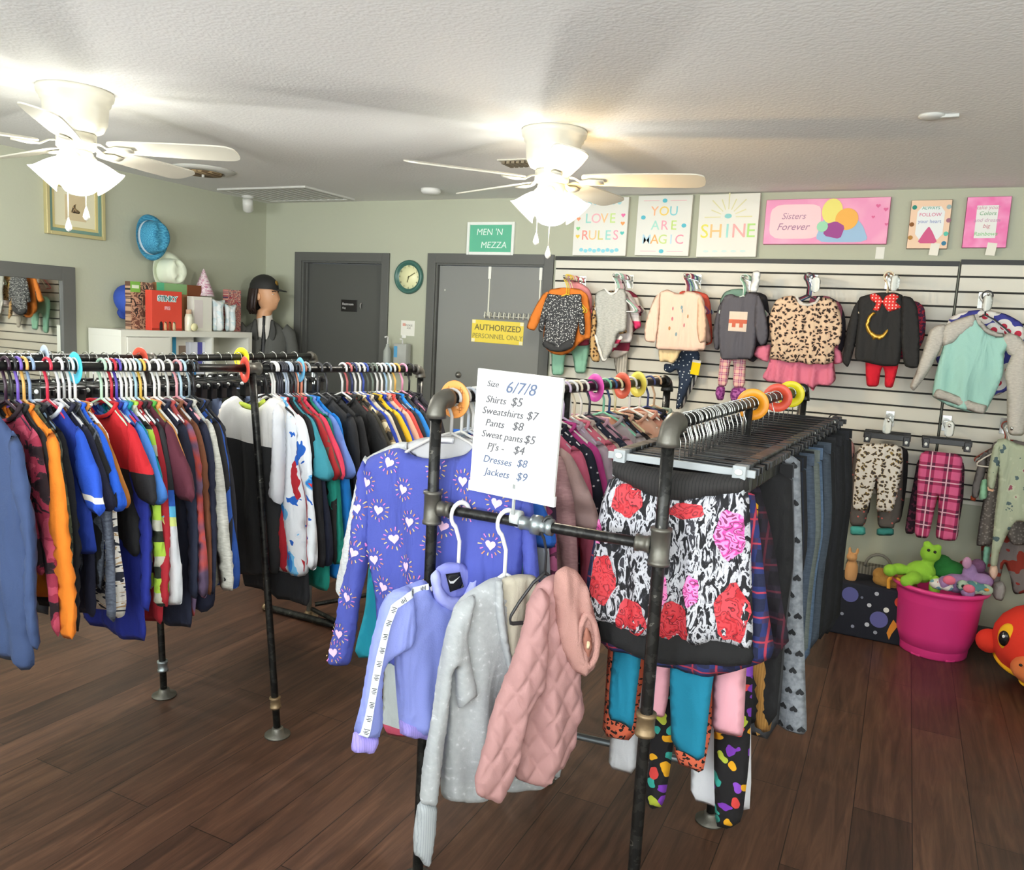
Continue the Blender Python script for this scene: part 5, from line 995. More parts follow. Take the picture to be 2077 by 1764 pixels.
class Quilt(Puff):
    qs = .056
    def wave(s, x, z):
        a = (x+z*.62)/s.qs*math.pi; b = (x-z*.62)/s.qs*math.pi
        return Puff.wave(s, x, z)-.011*np.minimum(np.abs(np.sin(a)), np.abs(np.sin(b)))**.38
p = bar_pt(1112); pl_ = Plane(p, 46)
PQ = cloth('#b58987', rough=.75, fold=.35)
e, ob = hero('quilted_jacket', 'dusty pink quilted child jacket with fleece hood on the crossbar', 'jacket', pl_, [
 ('body', [(1105, 1165), (1078, 1195), (1062, 1240), (1065, 1330), (1058, 1430), (1045, 1500), (1038, 1565), (1050, 1580), (1095, 1592), (1112, 1578), (1120, 1555), (1140, 1558), (1165, 1510), (1168, 1470), (1182, 1450), (1186, 1430), (1176, 1380), (1180, 1300), (1175, 1200), (1150, 1160)], PQ, dict(cls=Quilt, T=.030, sp=.006, rim=.045, amp=.010, k=40, ph=3)),
 ('sleeve', [(1085, 1180), (1062, 1210), (1050, 1260), (1035, 1310), (1012, 1375), (990, 1430), (972, 1500), (953, 1560), (955, 1590), (975, 1605), (1005, 1614), (1020, 1590), (1040, 1530), (1052, 1460), (1072, 1410), (1092, 1385), (1100, 1330), (1102, 1250), (1105, 1200)], PQ, dict(cls=Quilt, T=.032, sp=.006, rim=.035, amp=.006, k=50, ph=1, yoff=-.028))])
FLE = cloth('#bd8f86', rough=.95, bump=.9, bs=420, fold=.5)
for nm, pts, kw, m in (('hood', [(1108, 1150), (1130, 1135), (1155, 1145), (1178, 1185), (1192, 1250), (1196, 1300), (1190, 1342), (1172, 1354), (1148, 1345), (1130, 1310), (1118, 1265), (1112, 1210)], dict(T=.026, sp=.01, rim=.04, amp=.007, k=110, slant=.3, yoff=-.048, flare=.05), FLE),
                       ('hood_opening', [(1164, 1248), (1174, 1262), (1177, 1290), (1170, 1312), (1161, 1300), (1157, 1272)], dict(T=.003, sp=.008, rim=.006, amp=0, yoff=-.074), cloth('#a9705f')), ('hood_label', [(1165, 1276), (1171, 1278), (1170, 1294), (1164, 1292)], dict(T=.002, sp=.008, rim=.006, amp=0, yoff=-.077), cloth('#e3cfa8'))):
    pf = Puff(pl_.many(pts), **kw); obj(nm, pf.mesh(), m, e)
q = pl_.many([(1166, 1222), (1180, 1240), (1188, 1275), (1184, 1310), (1172, 1330), (1158, 1318), (1149, 1285), (1153, 1248)]); obj('hood_rim', tb([(u, -.072, v) for u, v in chaikin(q, 2)], .0085, 10, closed=True), FLE, e)
hanger(p, R(46), '#2b2b2d', 'black hanger with wire hook of the quilted jacket', 'hangers on the crossbar', 'slim', .7, sz=1.2)
# ================================================================== FRONT RACK, RIGHT RAIL: SKIRTS, LEGGINGS, JEANS
FL = mat('#d9d9dc', rough=.8, pat='noise', st=[(0, '#141418'), (.44, '#2c2c33'), (.475, '#77787f'), (.49, '#c4c5cb'), (.56, '#a9aab2'), (.585, '#c9cad0'), (.61, '#34343b')], sc_=46, sz=.55, sx=1.3, detail=6, dist=1.2, fold=.9)
ROS = mat('#d8363c', pat='vor', st=[(0, '#8c1f2a'), (.12, '#c93a42'), (.36, '#b8222c'), (.5, '#6c141e'), (.58, '#c8404a')], sc_=26, rough=.7, bump=0, dist=.1); PRO = mat('#dd4f9c', pat='vor', st=[(0, '#7c2a5c'), (.15, '#ee8cc4'), (.4, '#e0489c'), (.55, '#7c2a5c'), (.65, '#ee7cbc')], sc_=26, rough=.7, bump=0, dist=.1)
p = lerp(NR, FR, .055); pl_ = Plane(p, -5)
def roses(pf, bm, pl):
    for x, y, a, b, mi in ((1282, 1010, 30, 34, 1), (1400, 1032, 38, 16, 1), (1488, 1080, 30, 50, 2), (1222, 1075, 9, 24, 2), (1232, 1168, 24, 50, 1), (1288, 1250, 32, 42, 1), (1375, 1258, 34, 44, 1), (1412, 1190, 16, 30, 2), (1492, 1238, 36, 58, 1), (1350, 1190, 12, 34, 2), (1345, 1270, 20, 20, 1), (1215, 1010, 8, 18, 1)):
        q = []
        for k in range(18):
            t = 2*math.pi*k/18; w_ = 1+.10*math.sin(5*t+x); q.append(pl.uv(x+a*w_*math.cos(t), y+b*w_*math.sin(t)))
        q = [(u, v) for u, v in q]
        if pf.inside(np.array([pl.uv(x, y)]))[0]:
            ins = pf.inside(np.array(q)); c = np.array(pl.uv(x, y)); qq = []
            for f_, v in zip(ins, q):
                v = np.array(v); s_ = 1.
                while not f_ and s_ > .1: s_ -= .06; f_ = pf.inside(np.array([c+(v-c)*s_]))[0]
                qq.append(tuple(c+(v-c)*s_))
            pf.decal(bm, qq, mi)
hero('skirt', 'black and white skirt with red and pink roses at the front rack corner', 'skirt', pl_, [
 ('body', [(1246, 960), (1300, 985), (1380, 998), (1450, 992), (1518, 985), (1524, 1080), (1528, 1200), (1532, 1308), (1500, 1312), (1470, 1302), (1430, 1308), (1385, 1298), (1350, 1302), (1310, 1285), (1270, 1282), (1235, 1262), (1196, 1252), (1200, 1190), (1208, 1100), (1222, 1010)], FL, dict(T=.03, sp=.012, rim=.05, amp=.013, k=48, ph=1, decals=roses, mats=[ROS, PRO])),
 ('waistband', [(1242, 925), (1300, 942), (1380, 955), (1450, 960), (1518, 962), (1521, 998), (1460, 1008), (1385, 1020), (1330, 1010), (1290, 990), (1244, 965)], cloth('#262424', pat='stripex', st=[(0, '#2a2827'), (.75, '#1c1b1b')], sc_=120), dict(T=.034, sp=.014, rim=.03, amp=0, smooth=1, yoff=-.003)),
 ('underskirt', [(1212, 1200), (1525, 1250), (1528, 1350), (1480, 1356), (1420, 1350), (1350, 1352), (1290, 1335), (1240, 1312), (1206, 1300)], cloth('#161617'), dict(T=.02, sp=.014, rim=.02, amp=.006, k=110, yoff=.012, smooth=1))])
clip_hanger(p+Vector((0, -.0, 0)), R(-5), '#a2a8aa', 'grey clip hanger gripping the rose print skirt', 'clip hangers on the trousers rail')
PL1 = cloth('#20284c', pat='plaid', st=['#1c2140', '#242f66', '#3d2a50', '#c23a4a'], sc_=110); PL2 = cloth('#241c26', pat='plaid', st=['#1a161e', '#27202e', '#341c28', '#6a2a3c'], sc_=90)
def outl(name, label, cat, t, ang, parts, grp, hc='#0e0e0f', hl=None):
    p = lerp(NR, FR, t); pl = Plane(p, ang); e, o = hero(name, label, cat, pl, parts, grp); clip_hanger(p, R(ang), hc, hl or 'black clip hanger holding the '+label.split(' on ')[0].split(' under ')[0], 'clip hangers on the trousers rail'); return e
def leg2(p_l, p_r, top, m, **k):
    # trousers body with two legs traced in the photo, joined to a waist hidden behind the skirt
    (a, b), (c, d_) = p_l, p_r
    return [('body', [(1262, 962), (1500, 985)]+d_+c[::-1]+b[::-1]+a, m, dict(T=.014, sp=.018, rim=.025, amp=.005, k=40, smooth=1, **k))]
grpL = 'leggings and trousers on the front rack right rail'
outl('leggings', 'teal leggings under the rose print skirt on the front rack', 'trousers', .11, -5, [('body', [(1265, 960), (1500, 985), (1490, 1150), (1448, 1370), (1435, 1470), (1428, 1546), (1362, 1518), (1358, 1400), (1362, 1300), (1340, 1150), (1310, 1240), (1294, 1380), (1284, 1482), (1262, 1470), (1234, 1458), (1238, 1380), (1246, 1290)], cloth('#117f9e'), dict(T=.014, sp=.018, rim=.025, amp=.005, smooth=1))], grpL)
outl('leggings', 'plain pink leggings beside the teal pair on the front rack', 'trousers', .14, -6, [('body', [(1290, 965), (1530, 990), (1520, 1180), (1512, 1380), (1508, 1480), (1504, 1495), (1443, 1482), (1446, 1400), (1440, 1250), (1410, 1170), (1380, 1250), (1362, 1350), (1356, 1420), (1348, 1455), (1316, 1446), (1318, 1380), (1310, 1200)], cloth('#e3a4b0'), dict(T=.013, sp=.018, rim=.025, amp=.005, smooth=1))], grpL)
outl('leggings', 'coral cheetah print leggings on the front rack', 'trousers', .17, -5, [('body', [(1250, 965), (1490, 990), (1470, 1180), (1455, 1400), (1440, 1500), (1425, 1572), (1368, 1545), (1372, 1400), (1370, 1250), (1345, 1170), (1320, 1280), (1300, 1400), (1284, 1505), (1222, 1490), (1228, 1400), (1236, 1300)], cloth('#d9694a', pat='vor', st=[(0, '#1f1613'), (.28, '#dd6b4b')], sc_=70, dist=.012), dict(T=.013, sp=.018, rim=.025, amp=.005, smooth=1))], grpL)
PAW = cloth('#161417', pat='vorcol', st=[(0, '#ffffff'), (.30, '#000000')], sc_=22, dist=.03, rnd=.75, col2=[(0, '#7a35b0'), (.25, '#e8a818'), (.45, '#35a89a'), (.6, '#d6423e'), (.75, '#b8c440'), (.88, '#8e4ac8')], bump=.1)
outl('leggings', 'black leggings with bright paw prints on the front rack', 'trousers', .20, -6, [('body', [(1300, 965), (1540, 990), (1530, 1200), (1526, 1400), (1518, 1560), (1505, 1665), (1478, 1682), (1452, 1672), (1450, 1560), (1448, 1400), (1440, 1240), (1415, 1180), (1395, 1280), (1378, 1420), (1362, 1540), (1348, 1632), (1320, 1640), (1306, 1620), (1300, 1540), (1308, 1400), (1310, 1200)], PAW, dict(T=.015, sp=.018, rim=.025, amp=.005, smooth=1))], grpL)
outl('trousers', 'white trousers with dark side stripe showing below the leggings', 'trousers', .235, -4, [('body', [(1262, 965), (1515, 990), (1522, 1300), (1524, 1640), (1500, 1645), (1470, 1642), (1400, 1622), (1402, 1500), (1398, 1300), (1370, 1180), (1330, 1300), (1300, 1450), (1290, 1572), (1234, 1556), (1240, 1480), (1246, 1300)], cloth('#dfe1e6'), dict(T=.014, sp=.018, rim=.025, amp=.004, smooth=1)), ('side_stripe', [(1258, 1400), (1264, 1400), (1262, 1530), (1256, 1530)], cloth('#23253a'), dict(T=.002, sp=.01, rim=.004, amp=0, smooth=0, yoff=-.016))], grpL)
outl('skirt', 'navy plaid skirt just behind the rose print skirt', 'skirt', .08, -5, [('body', [(1240, 955), (1528, 985), (1545, 1100), (1560, 1240), (1572, 1330), (1520, 1352), (1465, 1372), (1400, 1366), (1340, 1350), (1260, 1325), (1185, 1290), (1190, 1180), (1208, 1060)], PL1, dict(T=.02, sp=.018, rim=.04, amp=.010, k=50, smooth=1))], 'skirts on the front rack', '#3a3d40')
outl('skirt', 'dark burgundy plaid skirt peeking out right of the rose print skirt', 'skirt', .265, -6, [('body', [(1300, 962), (1538, 975), (1560, 1060), (1582, 1180), (1604, 1296), (1590, 1310), (1570, 1340), (1440, 1350), (1300, 1320), (1290, 1100)], PL2, dict(T=.02, sp=.018, rim=.04, amp=.010, k=50, smooth=1))], 'skirts on the front rack', '#232527')
outl('trousers', 'tan corduroy trousers just left of the heart print leggings', 'trousers', .285, -5, [('body', [(1300, 965), (1500, 985), (1548, 1200), (1562, 1350), (1566, 1482), (1530, 1494), (1524, 1370), (1480, 1250), (1440, 1300), (1424, 1420), (1380, 1410), (1380, 1200)], cloth('#a4763a', pat='stripex', st=[(0, '#a87a3c'), (.7, '#94692f')], sc_=150), dict(T=.014, sp=.018, rim=.025, amp=.005, smooth=1))], grpL)
HRT = mat('#80858c', pat='noise', st=[(.35, '#767b82'), (.6, '#8f949b')], sc_=70, const=False, fold=.5)
RW = [ # trouser rows on the right rail: fraction along, W, colour, words, hem px
 (0.272, 0.195, cloth('#1a1a1c'), 'black', 1560, 1500), (0.300, 0.195, cloth('#4b4c50'), 'dark grey', 1585, 1512),
 (0.350, 0.195, cloth('#17171a'), 'jet black', 1630, 1420), (0.380, 0.195, cloth('#1c2433'), 'navy', 1640, 1420), (0.410, 0.195, cloth('#1e1e20'), 'soft black', 1648, 1400), (0.440, 0.205, HEA('#3b4654', '#4a5666'), 'slate denim', 1655, 1390), (0.470, 0.195, cloth('#191a1c'), 'inky black', 1660, 1380),
 (0.505, 0.205, HEA('#5c6460', '#6c7470'), 'faded green grey', 1676, 1368), (0.540, 0.205, HEA('#4a5f78', '#5b708a'), 'washed blue', 1685, 1365), (0.580, 0.195, cloth('#26303c'), 'dark blue', 1690, 1350), (0.630, 0.205, HEA('#3a4450', '#46505c'), 'steel denim', 1700, 1330),
 (0.680, 0.205, cloth('#17181a'), 'coal black', 1705, 1325), (0.730, 0.195, cloth('#2a2c30'), 'charcoal', 1708, 1320), (0.780, 0.205, cloth('#1b1c20'), 'matte black', 1712, 1312), (0.830, 0.205, cloth('#151618'), 'black skinny', 1716, 1305), (0.880, 0.205, cloth('#1d1f24'), 'black straight', 1720, 1300), (0.940, 0.205, cloth('#17181a'), 'last black', 1726, 1298)]
d = (FR-NR).normalized()
for i, (t, W, m, words, bx_, by_) in enumerate(RW):
    p = lerp(NR, FR, t); rn = random.Random(i); ang = math.atan2(-d.x, d.y)+R(rn.uniform(-5, 5)); L = min(1.12, max(.7, q2(drop(p, ang, bx_, by_)-.02)))
    pv = RW[i-1][3] if i else 'plaid skirt'
    e = pants(p, ang, W, L, m, 'jeans' if i in (5, 7, 8, 9, 10) else 'trousers', f'{words} {"jeans" if i in (5, 7, 8, 9, 10) else "trousers"} on the front rack right rail, behind the {pv}'+(' pair' if i else ''), 'trousers', grpL, i % 3, 'f')
    clip_hanger(p, ang, '#0d0d0e' if i % 4 else '#1c1d1e', f'black clip hanger of the {words} pair on the front rack right rail', 'clip hangers on the trousers rail')
def hprint(pf, bm, pl):
    for r_ in range(15):
        for c_ in range(5):
            u, v = pl.uv(1545+22*c_+9*(r_ % 2)+r_*1.2, 925+38*r_+6*c_); h_ = [(u+a, v-b) for a, b in heart(.011)]
            if pf.inside(np.array(h_)).all(): pf.decal(bm, h_, 1, .002)
p = lerp(NR, FR, .325); pl_ = Plane(p, -5)
hero('leggings', 'grey marl leggings printed with black upside-down hearts on the front rack', 'trousers', pl_, [('body', [(1400, 900), (1622, 905), (1626, 1100), (1631, 1300), (1638, 1478), (1630, 1490), (1588, 1478), (1558, 1462), (1552, 1300), (1500, 1150), (1440, 1300), (1420, 1440), (1370, 1430), (1380, 1200)], HRT, dict(T=.014, sp=.02, rim=.025, amp=.008, k=40, smooth=1, decals=hprint, mats=[cloth('#26272a')]))], grpL)
clip_hanger(p, R(-5), '#1b1b1d', 'black clip hanger of the heart print leggings on the front rack', 'clip hangers on the trousers rail')
# loose wire hooks bunched between the skirts and the jeans
ORD = 'first second third fourth fifth sixth seventh eighth ninth tenth eleventh twelfth'.split()
for i in range(12):
    t = .10+.0125*i+.004*(i % 3); p = lerp(NR, FR, t); clip_hanger(p, math.atan2(-d.x, d.y)+R(random.Random(i+50).uniform(-7, 7)), ('#0f0f10', '#141415', '#3a3c3e')[i % 3], f'{ORD[i]} spare clip hanger from the rose print skirt on the front rack right rail', 'crowded clip hangers near the front corner')
# ================================================================== CLOTHES ON THE SLAT WALL
def z5(p): return (1500+p[0]/3.6, 520+p[1]/3.6)
def z4(p): return (1060+p[0]/4.154, 520+p[1]/4.154)
def z6(p): return (1640+p[0]/3.151, 820+p[1]/3.151)
def conv(f, l): return [f(p) for p in l]
WG = 'clothes on the slat wall'
def faceout(px, py, label):                      # chrome arm sticking out of the slats
    p = at(px, py, 4.70); z = p.z-.006; e = empty('faceout_arm', (p.x, YB-.028, z)); tag(e, label, 'rail', 'faceout arms on the slat wall')
    obj('arm_plate', bx(-.022, .022, -.004, 0, -.05, .035, .001), CHROME, e, smooth=False); obj('arm', tb([(0, 0, 0), (0, -.30, 0), (0, -.318, .004), (0, -.322, .016)], .007, 10), CHROME, e); return p.x, z
def wall_piece(name, label, cat, hook, Y, f, parts, hc, hlabel, kind='kid', clip=False, ang=0):
    x, z = hook; p = Vector((x, Y, z+.002)); pl = Plane(p, ang); P2 = []
    for nm, pts, m, kw in parts:
        kw = dict(dict(T=.010, sp=.016, rim=.018, amp=.006, k=60), **kw); P2.append((nm, conv(f, pts) if f else pts, m, kw))
    e, o = hero(name, label, cat, pl, P2, WG)
    if clip: clip_hanger(p, R(ang), hc, hlabel, 'hangers on the slat wall', True)
    else: hanger(p, R(ang), hc, hlabel, 'hangers on the slat wall', kind, 1.0)
    return e
def spare(hook, Ys, cols, where):
    for Y, c in zip(Ys, cols): hanger(Vector((hook[0], Y, hook[1]+.002)), R(((Y*997) % 1-.5)*24), c, f'{cname(c)} small hanger bunched on the faceout arm {where}', 'bunched hangers on the slat wall', 'kid')
DOT = cloth('#3b3c3e', pat='vor', st=[(0, '#dfe0da'), (.20, '#3b3c3e')], sc_=75, dist=.012); ORG = cloth('#e07f2e')
h = faceout(1150, 563, 'chrome arm holding the dotted onesie, leftmost on the slats')
wall_piece('onesie', 'charcoal white-specked baby bodysuit, leftmost on the slat wall', 'baby clothes', h, 4.71, z4, [
 ('body', [(205, 310), (270, 320), (340, 330), (410, 318), (500, 315), (490, 420), (470, 560), (445, 700), (430, 760), (350, 800), (290, 805), (225, 790), (165, 750), (185, 640), (200, 480)], DOT, {}),
 ('sleeve', [(215, 315), (185, 380), (150, 500), (125, 630), (175, 640), (200, 520), (225, 420)], DOT, dict(sp=.014)), ('sleeve', [(485, 320), (505, 420), (525, 560), (520, 665), (480, 655), (470, 520), (465, 420)], DOT, dict(sp=.014)),
 ('seat_panel', [(165, 745), (190, 700), (250, 730), (300, 760), (360, 710), (440, 690), (430, 765), (350, 802), (290, 806), (225, 792)], cloth('#3a3a3b'), dict(yoff=-.008, T=.012, amp=0))], '#ecc433', 'bright yellow small hanger of the dotted bodysuit')
wall_piece('jacket', 'orange baby jacket behind the dotted bodysuit', 'jacket', h, 4.77, z4, [
 ('body', [(210, 280), (330, 260), (480, 270), (560, 330), (575, 690), (520, 700), (400, 810), (330, 835), (245, 820), (160, 735), (190, 500)], ORG, {}), ('sleeve', [(225, 290), (170, 320), (110, 430), (60, 530), (32, 600), (60, 615), (110, 628), (160, 520), (200, 420)], ORG, dict(yoff=-.01)),
 ('sleeve', [(490, 300), (550, 345), (572, 480), (578, 680), (530, 690), (520, 500), (500, 400)], ORG, {})], '#e9a0b0', 'pink small hanger of the orange baby jacket')
wall_piece('hoodie', 'pink and maroon-hemmed baby top behind the orange jacket', 'baby clothes', h, 4.84, z4, [('body', [(400, 200), (470, 210), (560, 270), (585, 330), (580, 500), (560, 700), (560, 750), (440, 755), (420, 500), (400, 300)], cloth('#d98a8c', pat='block', st=[(0, '#8f2c40'), (-.375, '#dc8e90')]), {})], '#c84a58', 'red small hanger of the pink baby top')
wall_piece('leggings', 'mint green baby trousers at the left end of the slat wall', 'trousers', h, 4.90, z4, [('body', [(230, 560), (560, 560), (562, 770), (545, 900), (530, 985), (440, 985), (425, 850), (400, 760), (370, 780), (350, 880), (345, 1000), (245, 1000), (243, 850)], cloth('#8fc4a8'), {})], '#d8d8c0', 'cream small hanger of the mint baby trousers')
spare(h, (4.745, 4.80, 4.93), ('#e8c83a', '#f0d8b0', '#d45a68'), 'with the dotted onesie')
h = faceout(1250, 560, 'chrome arm holding the grey baby bodysuit')
LEO = cloth('#c29a62', pat='vor', st=[(0, '#3a2a1c'), (.22, '#8a6438'), (.34, '#c9a36c')], sc_=42, dist=.015)
wall_piece('onesie', 'heather grey baby bodysuit narrowing to its crotch on the slat wall', 'baby clothes', h, 4.71, z4, [
 ('body', [(610, 310), (690, 270), (730, 300), (775, 300), (810, 268), (860, 275), (878, 330), (880, 500), (875, 630), (810, 640), (775, 730), (740, 830), (700, 885), (670, 880), (640, 780), (610, 680), (630, 560), (610, 420)], HEA('#a3a49c', '#c2c2ba'), {}),
 ('trim', [(690, 270), (700, 268), (740, 308), (775, 304), (805, 266), (818, 270), (785, 322), (735, 326)], cloth('#e3e1da'), dict(T=.006, yoff=-.012, amp=0, sp=.012)), ('trim', [(608, 660), (625, 660), (655, 760), (690, 860), (720, 850), (700, 888), (668, 884), (638, 782)], cloth('#dedcd4'), dict(T=.006, yoff=-.010, amp=0, sp=.012))], '#ecece6', 'white small hanger of the grey baby bodysuit')
wall_piece('shirt', 'leopard-sleeved baby shirt behind the grey bodysuit', 'shirt', h, 4.77, z4, [
 ('body', [(620, 290), (860, 290), (880, 600), (800, 660), (640, 660)], LEO, {}), ('sleeve', [(625, 330), (600, 430), (585, 560), (570, 700), (568, 820), (600, 885), (655, 890), (650, 800), (625, 680), (635, 500)], LEO, dict(yoff=-.012)), ('sleeve', [(800, 480), (840, 520), (870, 580), (895, 645), (830, 655), (800, 640)], LEO, dict(yoff=-.025))], '#bfe3d2', 'mint small hanger of the leopard-sleeved shirt')
wall_piece('raglan_tee', 'white and hot pink child tee behind the leopard-sleeved shirt', 'shirt', h, 4.83, z4, [('body', [(700, 280), (890, 285), (960, 390), (935, 480), (930, 700), (905, 730), (700, 720)], cloth('#e3dcd8'), {}), ('sleeve', [(880, 290), (950, 380), (985, 480), (1005, 590), (955, 622), (925, 540), (890, 420)], cloth('#e8346c', pat='block', st=[(0, '#ec3a72'), (-.262, '#e8e2de')]), dict(yoff=-.012))], '#e6a8b8', 'pink small hanger of the white and pink tee')
wall_piece('shirt', 'maroon and cream striped child shirt at the back of its arm', 'shirt', h, 4.88, z4, [('body', [(720, 300), (900, 280), (970, 330), (1000, 440), (1000, 560), (920, 660), (900, 800), (800, 860), (720, 850)], cloth('#7c1f38', pat='stripe', st=[(0, '#7c1f38'), (.55, '#d9cfc4')], sc_=9), {}), ('side_flap', [(885, 665), (900, 690), (820, 800), (790, 815), (760, 800), (840, 690)], cloth('#c8325a', pat='stripe', st=[(0, '#cf3a60'), (.5, '#f0ece6')], sc_=20), dict(yoff=-.13, T=.008))], '#5a2c3a', 'dark small hanger of the maroon striped shirt')
wall_piece('trousers', 'striped grey baby trousers low behind the grey bodysuit', 'trousers', h, 4.92, z4, [('body', [(740, 700), (890, 700), (885, 860), (880, 1000), (795, 1000), (770, 880)], cloth('#b8b3a6', pat='stripex', st=[(0, '#aaa599'), (.6, '#cdc8bb')], sc_=60), {})], '#d8d8d0', 'pale small hanger of the striped trousers')
spare(h, (4.745, 4.80, 4.905), ('#a9d8c4', '#d8a8b4', '#dcdcd6'), 'with the grey bodysuit')
h = faceout(1393, 560, 'chrome arm holding the peach top')
def motifs(pf, bm, pl):
    for i, (x, y) in enumerate([(1270, 440), (1345, 430), (1395, 505), (1265, 525), (1350, 460), (1240, 605), (1365, 580), (1300, 655)]):
        u, v = pl.uv(*z4((x, y))); pf.decal(bm, [(u+a*(.4+.2*(i % 2)), v+b*1.1) for a, b in circ(.011, 8)], 1+i % 3)
wall_piece('shirt', 'peach long-sleeved child top with tiny motifs on the slat wall', 'shirt', h, 4.71, z4, [
 ('body', [(1155, 300), (1220, 275), (1270, 300), (1340, 318), (1390, 285), (1500, 315), (1535, 380), (1530, 500), (1545, 700), (1540, 790), (1440, 800), (1280, 790), (1115, 785), (1130, 650), (1150, 500), (1145, 380)], cloth('#efcab4'), dict(decals=motifs, mats=[mat('#c2727a', bump=0), mat('#7f9aa0', bump=0), mat('#b98458', bump=0)])),
 ('sleeve', [(1165, 300), (1110, 350), (1075, 450), (1045, 540), (1028, 620), (1035, 712), (1080, 725), (1120, 725), (1145, 600), (1155, 480)], cloth('#f0ccb6'), dict(yoff=-.01)), ('sleeve', [(1480, 330), (1535, 400), (1555, 550), (1545, 720), (1490, 730), (1470, 600), (1475, 480)], cloth('#e9c3a4'), dict(yoff=-.012))], '#efd0c4', 'pale small hanger of the peach top')
wall_piece('dress', 'pale yellow ruffled dress behind the peach top', 'dress', h, 4.76, z4, [('body', [(1200, 320), (1500, 320), (1510, 500), (1500, 640), (1330, 800), (1310, 860), (1260, 905), (1215, 885), (1160, 890), (1145, 790)], cloth('#ecd2a0'), dict(amp=.008))], '#8a2438', 'dark red small hanger of the yellow ruffled dress')
wall_piece('shirt', 'salmon red child shirt behind the peach top', 'shirt', h, 4.83, z4, [('body', [(1300, 290), (1470, 290), (1560, 320), (1585, 400), (1590, 520), (1600, 690), (1590, 735), (1540, 750), (1300, 750)], cloth('#dd5a48'), {}), ('sleeve', [(1545, 470), (1580, 560), (1600, 715), (1550, 745), (1530, 600)], cloth('#d9b3a0'), dict(yoff=-.03))], '#74b89a', 'green small hanger of the salmon shirt')
wall_piece('trousers', 'navy star-printed child trousers hanging under the peach top', 'trousers', h, 4.87, z4, [('body', [(1285, 740), (1440, 740), (1500, 830), (1470, 950), (1420, 1050), (1380, 1150), (1330, 1270), (1290, 1290), (1300, 1180), (1320, 1050), (1300, 950), (1240, 985), (1190, 960), (1195, 900), (1270, 910)], cloth('#27364c', pat='vor', st=[(0, '#d6dde0'), (.13, '#27364c')], sc_=34), {})], '#3e4f8c', 'blue small hanger of the star-printed trousers')
wall_piece('leggings', 'black and white striped leggings slanting below the yellow tag', 'trousers', h, 4.91, z4, [('body', [(1420, 880), (1500, 940), (1460, 1060), (1400, 1170), (1350, 1280), (1290, 1290), (1330, 1180), (1390, 1060)], cloth('#4c4c4f', pat='stripex', st=[(0, '#3c3c40'), (.5, '#d6d2cc')], sc_=50, dist=.3), {})], '#c9c9c9', 'grey small hanger of the striped leggings')
p = at(1413, 740, 4.855); o = obj('price_tag', bx(-.026, .026, -.002, 0, -.09, .0, .0008), mat('#f0d000', pat='block', st=[(0, '#f0d000'), (-.02, '#e9e6da')], bump=0), None, (p.x, p.y, p.z+.03), (0, R(6), 0), smooth=False); tag(o, 'yellow swing tag hanging beside the star-printed trousers', 'tag')
spare(h, (4.73, 4.79, 4.90, 4.93), ('#b04a5c', '#7a4a8c', '#9fc8b0', '#e6e6e0'), 'with the peach top')
h = faceout(1510, 563, 'chrome arm holding the dark grey sweatshirt')
def pictp(pf, bm, pl):
    u0, v1 = pl.uv(*z4((1748, 462))); u1, v0 = pl.uv(*z4((1885, 635))); n = 5
    for i in range(n):
        for j in range(n):
            a = lambda s, t: (u0+(u1-u0)*s/n, v0+(v1-v0)*t/n); pf.decal(bm, [a(i, j), a(i+1, j), a(i+1, j+1), a(i, j+1)], 2 if 1 <= j <= 2 and (i+j) % 2 == 0 or j == 2 else 1, .003)
wall_piece('sweatshirt', 'dark grey child sweatshirt with square picture print on the slat wall', 'shirt', h, 4.71, z4, [
 ('body', [(1700, 330), (1760, 312), (1800, 335), (1860, 335), (1890, 305), (1985, 312), (2010, 380), (1985, 500), (1975, 700), (1940, 865), (1800, 868), (1672, 872), (1655, 760), (1650, 560), (1665, 420)], cloth('#57555c'), dict(decals=pictp, mats=[mat('#d9c7b4', bump=0), mat('#c9674c', bump=0)])),
 ('sleeve', [(1700, 335), (1650, 410), (1618, 520), (1598, 640), (1612, 780), (1650, 792), (1668, 700), (1672, 520)], cloth('#4d4b52'), dict(yoff=.012)), ('sleeve', [(1985, 318), (2030, 400), (2060, 520), (2072, 650), (2050, 735), (2010, 752), (1975, 700), (1955, 560), (1960, 420)], cloth('#56545b'), dict(yoff=-.012))], '#cfe0d6', 'pale green small hanger of the dark grey sweatshirt')
wall_piece('shirt', 'muted green child shirt behind the dark grey sweatshirt', 'shirt', h, 4.78, z4, [('body', [(1700, 300), (1760, 275), (1850, 270), (1900, 300), (1940, 500), (1900, 700), (1700, 700), (1655, 380)], cloth('#6f8f80'), {})], '#9fbfae', 'sage small hanger of the muted green shirt')
wall_piece('shirt', 'black child shirt behind the dark grey sweatshirt', 'shirt', h, 4.85, z4, [('body', [(1800, 300), (1990, 300), (2060, 330), (2077, 450), (2077, 700), (2000, 840), (1940, 900), (1800, 800)], cloth('#232227'), {})], '#e6e6e2', 'white small hanger of the black child shirt')
